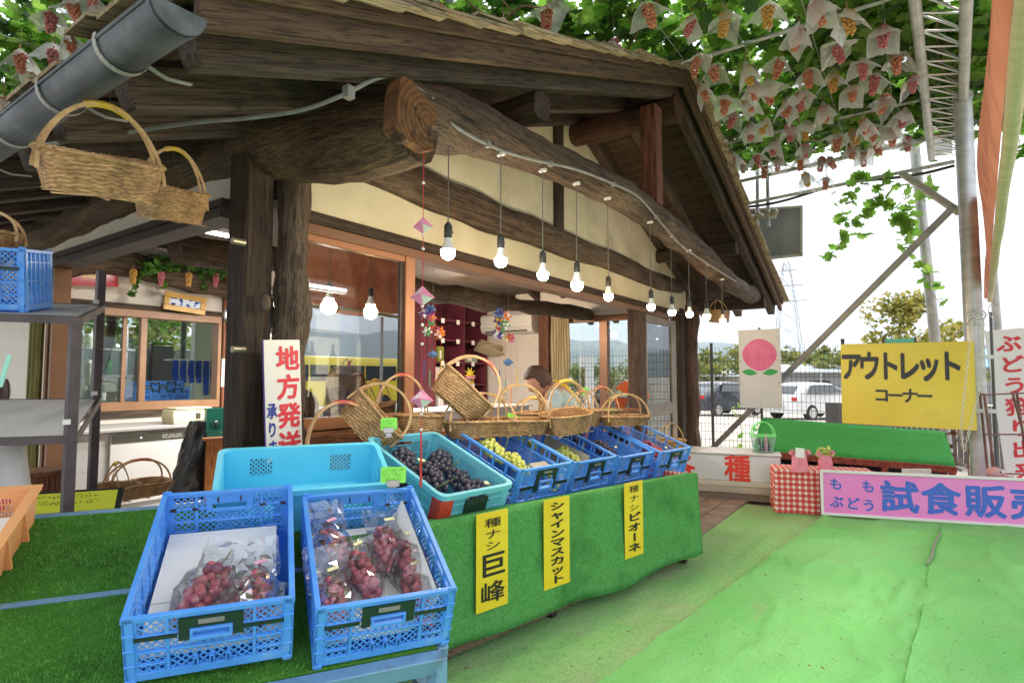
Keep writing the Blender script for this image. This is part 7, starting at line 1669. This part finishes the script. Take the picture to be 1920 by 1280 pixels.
# hanging paper ball ornaments
cols = [(.08, .07, .30), (.60, .06, .08), (.65, .42, .03), (.10, .35, .14), (.55, .10, .25), (.10, .25, .50), (.75, .22, .03)]
cm_ = [mat('craft_%d' % i, c, .5) for i, c in enumerate(cols)]
def kusu(label, px, py, dep, sc_, n):
    t = thing('paper_ball_ornament', label, 'ornament', T(AD(px, py, dep)) @ RZ(fy), 'hanging folded paper ball ornaments'); rn = random.Random(px)
    MB().tube([(0, 0, .0), (0, 0, 2.2 - AD(px, py, dep).z)], .0012, 4).build('string', cordm, t)
    for k in range(n):
        c = Vector((rn.uniform(-.07, .07), rn.uniform(-.05, .05), rn.uniform(-.16, .05))) * sc_; m = MB(); r_ = .042 * sc_
        vs, fs = ico(1)
        for f in fs:
            q = (vs[f[0]] + vs[f[1]] + vs[f[2]]) / 3; m.add([c + vs[f[0]] * r_ * .6, c + vs[f[1]] * r_ * .6, c + vs[f[2]] * r_ * .6, c + q * r_ * 1.35], [(0, 1, 3), (1, 2, 3), (2, 0, 3)])
        m.m = [rn.randrange(2) for _ in m.f]; m.build('paper_ball', [cm_[k % 7], whp if k % 3 == 0 else cm_[(k + 2) % 7]], t)
    for k in range(4):
        x = (-.06 + .04 * k) * sc_; MB().tube([(x, 0, -.15 * sc_), (x, 0, (-.35 - .06 * (k % 3)) * sc_)], .001, 4).build('tassel_cord', redc_, t); MB().tube([(x, 0, (-.35 - .06 * (k % 3)) * sc_), (x, 0, (-.47 - .06 * (k % 3)) * sc_)], .0045, 5).build('tassel', cm_[(k * 3) % 7], t)
    MB().add([(0, 0, -.27 * sc_), (.04 * sc_, 0, -.3 * sc_), (0, .03, -.3 * sc_), (-.04 * sc_, 0, -.3 * sc_), (0, -.03, -.3 * sc_), (0, 0, -.33 * sc_)], [(0, 1, 2), (0, 2, 3), (0, 3, 4), (0, 4, 1), (5, 2, 1), (5, 3, 2), (5, 4, 3), (5, 1, 4)]).build('paper_bead', cm_[5], t)
kusu('cluster of colourful folded paper balls hanging in front of the air conditioner', 953, 598, 4.6, 1.15, 8)
kusu('cluster of paper balls hanging in front of the maroon shelves', 812, 585, 3.7, .9, 7)
# orange fan
p = AD(1184, 745, 6.35); t = thing('electric_fan', 'floor fan with orange blades and a dark hub inside the open doorway', 'fan', T(p) @ RZ(fy))
om = mat('orange_blade', (.80, .13, .02), .35)
for k in range(4):
    a = PI / 2 * k + .5; pts = []
    for u in range(12): th = a - .55 + 1.1 * u / 11; pts.append((math.cos(th) * .19, .03 * math.sin((th - a) * 2), math.sin(th) * .19))
    m = MB(); b0 = (math.cos(a) * .03, 0, math.sin(a) * .03); m.poly([b0] + pts, .003, (0, 1, 0)); m.build('blade', om, t, smooth=True)
MB().cyl((0, 0, 0), .042, .06, 20, 'Y').build('hub', darkfr, t, smooth=True)
m = MB()
for k in range(36): a = 2 * PI * k / 36; m.tube([(math.cos(a) * .05, -.06, math.sin(a) * .05), (math.cos(a) * .16, -.075, math.sin(a) * .16), (math.cos(a) * .225, -.01, math.sin(a) * .225)], .0012, 4)
m.tube([(math.cos(2 * PI * k / 36) * .225, -.01, math.sin(2 * PI * k / 36) * .225) for k in range(36)], .005, 5, closed=True); m.build('guard', mat('guard_wire', (.25, .25, .25), .4), t)
MB().tube([(0, .06, -.05), (0, .08, -p.z + .05)], .014, 8).cyl((0, .08, -p.z + .045), .15, .03, 20).build('stand', darkfr, t, smooth=True)
# interior counter
t = thing('sales_counter', 'pale grey counter in front of the bending person', 'counter', T(5.0, 4.0, .03))
cA, cB = AD(875, 745, 6.2), AD(985, 742, 5.6)
MB().b2((-1.0, -.2, 0), (.8, .25, .72)).build('cabinet', mat('counter_grey', (.42, .40, .38), .6), t, bevel=.004); MB().b2((-1.03, -.23, .722), (.83, .28, .745)).build('counter_top', mat('counter_white', (.62, .61, .58), .4), t, bevel=.004)
# person ------------------------------------------------------------------------
pm_ = T(AD(1036, 762, 4.95)) @ RZ(fy); pe = thing('person', 'person bending forward in a pale blue shirt and yellow apron behind the baskets', 'person', pm_)
def skin(name, verts, edges, radii, mt, parent, sub=2):
    me = bpy.data.meshes.new(name); me.from_pydata(verts, edges, []); o = bpy.data.objects.new(name, me); COL.objects.link(o); o.parent = parent
    o.modifiers.new('s', 'SKIN'); 
    for i, r_ in enumerate(radii):
        sv = me.skin_vertices[0].data[i] if me.skin_vertices else None
        if sv: sv.radius = r_ if isinstance(r_, tuple) else (r_, r_)
    return o
bpy.context.view_layer.update()
def skinned(name, verts, edges, radii, mt, parent):
    bm = bmesh.new(); lay = bm.verts.layers.skin.verify(); vv = []
    for v, r_ in zip(verts, radii):
        q = bm.verts.new(v); q[lay].radius = r_ if isinstance(r_, tuple) else (r_, r_); vv.append(q)
    vv[0][lay].use_root = True
    for a, b in edges: bm.edges.new((vv[a], vv[b]))
    me = bpy.data.meshes.new(name); bm.to_mesh(me); bm.free(); o = bpy.data.objects.new(name, me); COL.objects.link(o)
    o.modifiers.new('k', 'SKIN').use_smooth_shade = True; s = o.modifiers.new('u', 'SUBSURF'); s.levels = 2; s.render_levels = 2
    dg = bpy.context.evaluated_depsgraph_get(); m2 = bpy.data.meshes.new_from_object(o.evaluated_get(dg)); bpy.data.objects.remove(o)
    m2.materials.clear(); m2.materials.append(mt); m2.polygons.foreach_set('use_smooth', [True] * len(m2.polygons)); m2.name = name
    o = bpy.data.objects.new(name, m2); COL.objects.link(o); o.parent = parent; return o
skinm = mat('skin', (.50, .27, .19), .55, (.55, .31, .22), ns=6, sub=.1); shirt = mat('pale_blue_shirt', (.38, .50, .52), .85, (.44, .56, .58), ns=8, bump=.3, bs=20)
V_ = [(.30, .05, -.28), (.22, .04, -.12), (.12, .03, .03), (.03, .02, .12), (-.03, .01, .165), (-.08, .0, .20),
      (.02, -.15, .09), (-.01, -.17, -.07), (-.10, -.13, -.20), (-.17, -.10, -.24),
      (.02, .19, .09), (.0, .20, -.07), (-.10, .14, -.20), (-.17, .11, -.24), (.30, -.07, -.36), (.05, -.10, -.42), (.06, -.10, -.72), (.30, .16, -.36), (.05, .16, -.42), (.06, .16, -.72)]
E_ = [(0, 1), (1, 2), (2, 3), (3, 4), (4, 5), (3, 6), (6, 7), (7, 8), (8, 9), (3, 10), (10, 11), (11, 12), (12, 13), (0, 14), (14, 15), (15, 16), (0, 17), (17, 18), (18, 19)]
R_ = [.12, .12, .125, .11, .052, .045, .055, .045, .035, .022, .055, .045, .035, .022, .09, .07, .045, .09, .07, .045]
# drop fingers: five short chains per hand
for hv, sy in ((9, -1), (13, 1)):
    bx_ = Vector(V_[hv])
    for k in range(5):
        a = (k - 2) * .014; i0 = len(V_); ln = [.038, .05, .055, .05, .04][k]
        off = Vector((-.012, a * 1.1, -.004)) if k else Vector((.0, -sy * -.028, -.002)); p1 = bx_ + off; p2 = p1 + Vector((-ln * .55, a * .3 - (0 if k else sy * .01), -.006)); p3 = p2 + Vector((-ln * .4, 0, -.018))
        V_ += [tuple(p1), tuple(p2), tuple(p3)]; E_ += [(hv, i0), (i0, i0 + 1), (i0 + 1, i0 + 2)]; R_ += [.011, .0085, .007]
body = skinned('body', V_, E_, R_, skinm, pe)
# shirt: torso and upper arms slightly larger
skinned('shirt', [V_[i] for i in (0, 1, 2, 3, 6, 7, 10, 11)] + [(-.012, .013, .15)], [(0, 1), (1, 2), (2, 3), (3, 4), (4, 5), (3, 6), (6, 7), (3, 8)], [.135, .135, .138, .122, .068, .062, .068, .062, .064], shirt, pe)
skinned('trousers', [V_[i] for i in (0, 14, 15, 16, 17, 18, 19)], [(0, 1), (1, 2), (2, 3), (0, 4), (4, 5), (5, 6)], [.13, .10, .08, .056, .10, .08, .056], mat('dark_trousers', (.03, .035, .05), .8), pe)
# head, looking down to the left
hm = T(-.125, -.0, .215) @ RY(R(-38)) 
def headpt(v):
    x, y, z = v; x2 = x * .098; y2 = y * .076; z2 = z * .118
    if z < 0: k = 1 - .30 * (-z) ** 1.5; y2 *= k; x2 *= (1 - .12 * -z)
    if x < -.75 and abs(y) < .28 and -.45 < z < .12: x2 -= .018 * (1 - abs(y) / .28) * (1 - abs(z + .15) / .35)     # nose
    if x < -.5 and .05 < z < .25 and .15 < abs(y) < .55: x2 += .006                                                # eye sockets
    if x < -.6 and -.62 < z < -.48 and abs(y) < .35: x2 -= .004
    if x < -.5 and z < -.8: x2 -= .008
    return hm @ Vector((x2, y2, z2))
vs, fs = ico(4); MB().add([headpt(v) for v in vs], fs).build('head', skinm, pe, smooth='all')
hd = [o for o in bpy.data.objects if o.name.startswith('head')][-1]
hairm = mat('dark_brown_hair', (.05, .022, .012), .5, (.10, .05, .03), ns=40, stretch=(1, 1, 4), bump=.8, bs=60)
hv = []
for v in vs:
    k = 1.12 + .03 * fbm(v, 4); lim = -.05 if v.x < -.35 else -.75
    q = Vector((v.x * .104, v.y * .085, v.z * .125)) * (k if v.z > (.30 + (-v.x) * .35 if v.x < -.1 else -.62) else .80); hv.append(hm @ (q + Vector((.006, 0, .004))))
MB().add(hv, fs).build('hair', hairm, pe, smooth='all')
for sy in (-1, 1):
    MB().ico(hm @ Vector((.0, sy * .078, -.01)), .020, 2, sc=(.8, .35, 1.3)).build('ear', skinm, pe, smooth=True)
    MB().ico(hm @ Vector((-.084, sy * .030, .015)), .009, 2).build('eye', darkfr, pe, smooth=True)
MB().box(hm @ Vector((-.088, 0, -.062)), (.006, .036, .006), rotm(0, R(-38), 0)).build('mouth', mat('lips', (.42, .12, .11), .5), pe)
MB().tube(catmull([(.02, -.13, .20), (.10, -.14, .17), (.20, -.13, .06), (.28, -.12, -.08)], 5), .016, 8, sq=.5).build('apron_strap', yelt, pe, smooth=True)
MB().tube(catmull([(.02, .11, .22), (.10, .12, .20), (.20, .13, .09), (.30, .12, -.06)], 5), .016, 8, sq=.5).build('apron_strap', yelt, pe, smooth=True)
skinned('apron', [(.30, .05, -.26), (.24, .05, -.20), (.10, .03, -.12)], [(0, 1), (1, 2)], [(.148, .15), (.145, .15), (.08, .12)], mat('yellow_apron', (.72, .50, .03), .8), pe)

# left room: counter machine, boxes, cabinet, bag ---------------------------------
Ym = 5.25; zc = AY(270, 800, Ym).z; a = AY(196, 803, Ym); b = AY(362, 793, Ym)
t = thing('undercounter_fridge', 'stainless undercounter fridge with a dark control strip below the back window', 'fridge', T(a.x, Ym, .03)); W_ = b.x - a.x
stl = mat('brushed_steel', (.45, .44, .43), .4, (.50, .49, .48), ns=3, stretch=(1, 1, 12), metal=.4)
MB().b2((-.5, .012, 0), (W_, .60, zc - .06)).build('cabinet', stl, t, bevel=.003); MB().b2((.04, -.01, .05), (W_ - .05, .010, zc - .08)).build('door', mat('fridge_door', (.50, .49, .47), .45, (.55, .54, .52), ns=2), t, bevel=.004)
MB().b2((.05, -.016, zc - .145), (W_ - .06, -.011, zc - .085)).build('control_strip', mat('strip_dark', (.05, .05, .035), .4), t); m = MB(); scribble(m, W_ * .62, W_ * .86, zc - .135, zc - .10, 2, -.0165, .002, 5); m.build('strip_print', whp, t); MB().cyl((W_ * .38, -.017, zc - .115), .008, .004, 12, 'Y').build('strip_button', whp, t)
MB().b2((-.5, -.04, zc - .055), (W_ + .35, .62, zc - .03)).build('worktop', stl, t, bevel=.003)
p = AY(350, 790, Ym + .15); t = thing('cream_box', 'cream plastic container with a sloping lid on the steel worktop', 'box', T(p.x, Ym + .15, zc - .0)); cm2 = mat('cream_plastic', (.58, .54, .34), .5)
MB().loft([[(x * k, y * k2, z) for x, y in ((-.17, -.1), (.17, -.1), (.17, .12), (-.17, .12))] for z, k, k2 in ((0, .92, 1), (.07, .98, 1), (.12, .92, .95))]).build('tub', cm2, t, bevel=.006); MB().b2((-.14, -.10, .122), (.17, .11, .14)).build('lid', cm2, t, bevel=.004); MB().b2((.03, -.106, .04), (.07, -.101, .09)).build('latch', darkfr, t)
p0_, p1_ = AD(382, 822, 4.6), AD(432, 822, 4.4); t = thing('wooden_cabinet', 'orange brown wooden cabinet standing beside the corner post', 'cabinet', T(p0_.x, p0_.y, 0) @ RZ(R(-22))); hc_ = AD(400, 822, 4.55).z
MB().b2((.02, 0, .03), (.30, .3, hc_ - .025)).build('cabinet_body', wood('orange_cabinet', (.30, .10, .025), (.42, .17, .05), 'z'), t, bevel=.003); MB().b2((-.01, -.02, hc_ - .024), (.33, .33, hc_)).build('cabinet_top', MATS['low_wall_boards'], t, bevel=.004)
t2 = thing('green_basket_crate', 'dark green plastic basket on top of the wooden cabinet', 'basket', T(p0_.x, p0_.y, hc_) @ RZ(R(-22)) @ T(.02, .05, 0)); gcm = mat('teal_plastic', (.01, .19, .13), .45)
m = MB(); hb_ = AD(400, 768, 4.55).z - hc_
slot_wall(m, .0, .24, hb_, [(.02, .22, .06, hb_ - .03, 'diag')], 'diag', o0=(0, 0, 0)); m.build('front_wall', gcm, t2); m = MB(); slot_wall(m, .0, .24, hb_, [], 'diag', o0=(0, .18, 0)); m.build('back_wall', gcm, t2)
for x in (0, .237): MB().b2((x, .004, 0), (x + .004, .176, hb_)).build('side_wall', gcm, t2)
m = MB(); scribble(m, .10, .22, .015, .045, 1, -.004, .002, 3); m.build('print', whp, t2)
t = thing('black_bag', 'black plastic bin bag slumped between the fridge and the wooden cabinet', 'bag', T(AD(350, 900, 4.7))); rings = []
for i in range(15): u = i / 14; rings.append([(math.cos(a) * (.15 - .05 * u) * (1 + .22 * fbm((math.cos(a) * 2, math.sin(a) * 2, u * 3), 2, 1)) + .10 * u, math.sin(a) * .13 * (1 + .2 * fbm((a, u, 2), 2, 4)) - .06 * u, -.15 + .62 * u) for a in [2 * PI * j / 40 for j in range(40)]])
MB().loft(rings).build('bag_body', mat('black_film', (.008, .008, .010), .25, bump=1, bs=14), t, smooth='all'); MB().loft([[(.10 + math.cos(a) * .035, -.16 + math.sin(a) * .03, z) for a in [2 * PI * j / 14 for j in range(14)]] for z in (-.08, .08, .13)]).build('white_cloth', whp, t, smooth=True)
# picture frame with blue characters
def quad_frame(c4, Y): P = [AY(x, y, Y) for x, y in c4]; return frame(P[3], P[2], P[0])
M, w_, h = quad_frame([(313, 546), (392, 558), (383, 591), (305, 579)], YB - .10); t = thing('picture_frame', 'gilt framed calligraphy with four blue characters hung over the back window', 'picture', M)
gf = mat('gilt_frame', (.42, .24, .05), .4, (.52, .31, .07), ns=9)
for a_, b_ in (((0, -.02, 0), (w_, 0, .05)), ((0, -.02, h - .05), (w_, 0, h)), ((0, -.02, .052), (.05, 0, h - .052)), ((w_ - .05, -.02, .052), (w_, 0, h - .052))): MB().b2(a_, b_).build('frame_side', gf, t, bevel=.004)
MB().b2((.05, -.008, .05), (w_ - .05, -.002, h - .05)).build('sheet', mat('blue_white_paper', (.55, .60, .66), .7), t); m = MB()
rn = random.Random(4)
for k in range(4):
    cx = .05 + (w_ - .1) * (k + .5) / 4
    for q in range(9):
        a = rn.choice([0, 0, 1.57, .8, -.8]); cz = h / 2 + rn.uniform(-.28, .28) * h; x = cx + rn.uniform(-.02, .02); l = rn.uniform(.02, .045); m.bar((x - math.cos(a) * l / 2, -.010, cz - math.sin(a) * l / 2), (x + math.cos(a) * l / 2, -.010, cz + math.sin(a) * l / 2), .001, .011, up=(0, 0, 1) if abs(math.sin(a)) < .9 else (1, 0, 0))
m.build('brush_strokes', mat('brush_blue', (.04, .12, .42), .6), t)
# red sign inside
M, w_, h = quad_frame([(128, 488), (221, 487), (221, 537), (128, 533)], YB - .08); M, w_, h = frame(AY(128, 535, YB - .08), AY(221, 538, YB - .08), AY(128, 486, YB - .08)); t = thing('red_notice', 'red glossy notice with gold characters on the back wall at the far left', 'sign', M)
MB().b2((0, -.01, 0), (w_, 0, h)).build('board', mat('gloss_red', (.42, .02, .025), .15), t); m = MB(); put(m, '会', w_ * .36, h * .5, .09, .09, y=-.0105, bold=.03); put(m, '員', w_ * .58, h * .5, .09, .09, y=-.0105, bold=.03); m.build('gold_lettering', mat('gold_ink', (.65, .45, .12), .4), t)
# artificial vine garland
t = thing('vine_garland', 'artificial grape vine garland strung above the picture frame', 'garland', T(AY(330, 500, YB - .2))); P = catmull([AY(x, y, YB - .2) for x, y in ((262, 505), (285, 490), (320, 495), (350, 486), (385, 498), (420, 508))], 8)
MB().tube(P, .006, 5).build('stem', cane, t, world=True); pos = [tuple(random.choice(P) + Vector((random.uniform(-.04, .04), random.uniform(-.08, .05), random.uniform(-.09, .05)))) for _ in range(230)]
for x, y0, y1 in ((262, 500, 555), (300, 500, 540), (382, 505, 548)): pos += [tuple(AY(x - (y - y0) * .25 if x == 262 else x, y, YB - .2) + Vector((random.uniform(-.03, .03), 0, 0))) for y in np.linspace(y0, y1, 16)]
leaves('leaves', np.array(pos), np.random.uniform(.05, .09, len(pos)), 1.2, [lfA[0], lfA[2], mat('plastic_leaf', (.08, .22, .03), .4)], t, world=True)
for k, (x, y) in enumerate(((250, 505), (302, 510), (354, 512), (405, 512))): o = mobj('hanging_bunch', HB[[2, 1, 2, 1][k]], t); o.matrix_basis = T(AY(x, y, YB - .25) - t.matrix_basis.translation) @ Matrix.Diagonal((.75, .75, .85, 1))
# notes and clock on the inner post
for k, (x0, y0, x1, y1, lab) in enumerate(((414, 672, 424, 725, 'narrow paper slip pinned left on the orange inner post'), (425, 650, 437, 740, 'long paper notice pinned on the orange inner post'))): M, w_, h = frame(AY(x0, y1, 4.6), AY(x1, y1, 4.6), AY(x0, y0, 4.6)); o = MB().b2((0, 0, 0), (w_, .002, h)).build('paper_notice', mat('pinkish_paper', (.62, .52, .48), .8), None); o.matrix_basis = M; tag(o, lab, 'notice')
t = thing('wall_clock', 'small round clock half hidden behind the corner post', 'clock', T(AY(434, 592, 4.8))); MB().cyl((0, 0, 0), .075, .03, 28, 'Y').build('case', darkfr, t, smooth=True); MB().cyl((0, -.016, 0), .062, .004, 28, 'Y').build('dial', whp, t, smooth=True); MB().bar((0, -.02, 0), (.0, -.02, .045), .004, .002, up=(0, 1, 0)).build('hand', darkfr, t); MB().bar((0, -.022, 0), (.03, -.022, .01), .004, .002, up=(0, 1, 0)).build('hand', darkfr, t)
for py in (453, 655): tag(MB().cyl(AY(447, py, YW - .06), .014, .055, 14, 'X').build('door_stop', mat('brass_stop', (.30, .27, .18), .35, metal=.5)), 'small brass and white door stop on the %s part of the corner post' % ('upper' if py < 500 else 'lower'), 'door stop')
# shop window display inside: bottles, dried branches
t = thing('window_display_shelf', 'shelf unit with bottles standing behind the shop window', 'shelf', T(2.3, 3.6, .03)); lm = mat('grey_lilac_board', (.20, .20, .25), .6)
for x in (2.22, 2.68, 3.14, 3.6): MB().b2((x, 3.75, .03), (x + .02, 3.95, 1.75)).build('side_panel', lm, t, world=True)
for z in (.75, 1.1, 1.42, 1.72): MB().b2((2.24, 3.75, z), (3.6, 3.96, z + .02)).build('shelf_board', lm, t, world=True)
rn = random.Random(6); bmats = [mat('bottle_dark', (.02, .03, .03), .1), mat('bottle_white', (.55, .56, .56), .4), mat('bottle_green', (.03, .12, .06), .1), mat('bottle_amber', (.18, .08, .02), .15)]
for z, xs_ in ((.772, (2.35, 2.5, 2.8, 2.95, 3.3)), (1.122, (2.38, 2.55, 2.8, 3.0, 3.35)), (1.442, (2.45, 2.8, 3.3))):
    for k, x in enumerate(xs_):
        pr = [(.036, 0), (.037, .15), (.03, .18), (.013, .21), (.012, .26), (.014, .262), (.014, .275)]; s_ = rn.uniform(.8, .95)
        o = MB().loft([[(math.cos(2 * PI * j / 14) * r_ * s_, math.sin(2 * PI * j / 14) * r_ * s_, zz_ * s_) for j in range(14)] for r_, zz_ in pr]).build('bottle', bmats[(k + int(z * 3)) % 4], None, smooth=True); o.location = (x, 3.85, z); tag(o, '%s from the left on the %s shelf behind the shop window' % (['dark bottle', 'white bottle', 'green bottle', 'amber bottle'][(k + int(z * 3)) % 4] + ', ' + ORD[k], {0: 'lowest', 1: 'middle'}.get(int((z - .7) / .3), 'top')), 'bottle', 'bottles behind the shop window')
# behind the back window ------------------------------------------------------------
cw = mat('grey_green_panel', (.34, .38, .36), .6, (.40, .44, .42), ns=2)
m = MB(); a, b = AY(170, 650, 8.8), AY(400, 652, 8.8)
for i in range(18): x = a.x - .6 + (b.x - a.x + 1.2) * i / 17; m.b2((x, 8.8 + .015 * (i % 2), 0), (x + (b.x - a.x + 1.2) / 17 - .004, 8.83 + .015 * (i % 2), a.z))
tag(m.build('panel_wall', cw), 'grey green panel wall outside behind the back window', 'wall')
a, b = AY(286, 648, 8.6), AY(322, 742, 8.6); t = thing('open_door_panel', 'dark grey door standing in front of the panel wall behind the back window', 'door', T(a.x, 8.6, 0)); MB().b2((0, 0, 0), (b.x - a.x, .04, a.z)).build('leaf', mat('door_grey', (.10, .11, .11), .6), t); MB().b2((-.02, -.01, 0), (.0, .05, a.z + .02)).b2((-.02, -.01, a.z + .022), (b.x - a.x, .05, a.z + .04)).build('door_frame', darkfr, t)
a = AY(345, 600, 7.6); tag(MB().tube([(a.x, 7.6, 0), (a.x, 7.6, 3.5)], .035, 10).build('green_post', mat('grey_green_post', (.09, .13, .10), .5), smooth=True), 'grey green steel post behind the right half of the back window', 'post')
a = AY(385, 620, 7.2); tag(MB().b2((a.x - .12, 7.2, 0), (a.x + .3, 7.3, 2.3)).build('pale_green_door', mat('pale_green_paint', (.42, .52, .40), .5), bevel=.005), 'pale green painted panel at the right end behind the back window', 'panel')
for k, (x, y) in enumerate(((295, 742), (322, 740), (350, 742), (308, 732), (338, 730))):
    p = AY(x, y + 8, 7.0); t = dup(crR, T(p - Vector((.1, 0, 0))) @ Matrix.Diagonal((.7, .7, .5, 1)), ['blue crate behind the back window, left of the lower stack row', 'blue crate behind the back window, middle of the lower row', 'blue crate behind the back window, right of the lower row', 'blue crate behind the back window, left one on top', 'blue crate behind the back window, right one on top'][k], 'blue crates stacked outside behind the back window')
t = thing('sock_dryer', 'white peg hanger with blue cloths drying behind the back window', 'clothes hanger', T(AY(350, 675, 7.3))); hx_ = AY(350, 675, 7.3)
m = MB()
for k in range(5): m.tube([(-.22 + .11 * k, -.12, 0), (-.20 + .10 * k, .12, .0)], .006, 5)
m.tube([(-.22, -.12, 0), (.22, -.12, 0)], .007, 5).tube([(-.2, .12, 0), (.2, .12, 0)], .007, 5).tube([(0, 0, .3), (-.2, -.1, 0)], .003, 4).tube([(0, 0, .3), (.2, .1, 0)], .003, 4); m.build('hanger_frame', whp, t)
bc = mat('blue_cloth', (.03, .09, .38), .8, trans=.2)
for k in range(6): x = -.18 + .09 * k; MB().loft([[(x - .03, -.12, 0), (x + .03, -.12, 0)], [(x - .035, -.10, -.15), (x + .03, -.13, -.15)], [(x - .02, -.12, -.28 - .15 * (k > 3)), (x + .04, -.12, -.27 - .15 * (k > 3))]], closed=False, caps=False).build('cloth', bc, t)
tree('back_garden_tree', 'green leafy tree behind the left half of the back window', tuple(AY(215, 706, 12.5).xy) + (0,), 3.0, 1.6, 1.9, gl + lfA[:1], 2200, .13, seed=77)
tree('back_garden_tree', 'yellow green bush beyond the panel wall in the middle of the back window', tuple(AY(300, 706, 15).xy) + (0,), 2.6, 1.5, 1.7, yl[:2] + gl, 1800, .13, seed=78)
# ------------------------------------------------------------ haze in the valley
hz_m = bpy.data.materials.new('valley_haze'); hz_m.use_nodes = True; t_ = hz_m.node_tree; t_.nodes.clear(); o_ = t_.nodes.new('ShaderNodeOutputMaterial'); pv = t_.nodes.new('ShaderNodeVolumePrincipled')
pv.inputs['Color'].default_value = (.80, .90, 1, 1); pv.inputs['Density'].default_value = 2.6e-4; pv.inputs['Anisotropy'].default_value = .2; t_.links.new(pv.outputs[0], o_.inputs['Volume'])
hb = MB().b2((-7000, -7000, -8), (7000, 7000, 700)).build('haze', hz_m); tag(hb, 'thin pale blue haze filling the valley in front of the mountains', 'haze', kind='stuff')
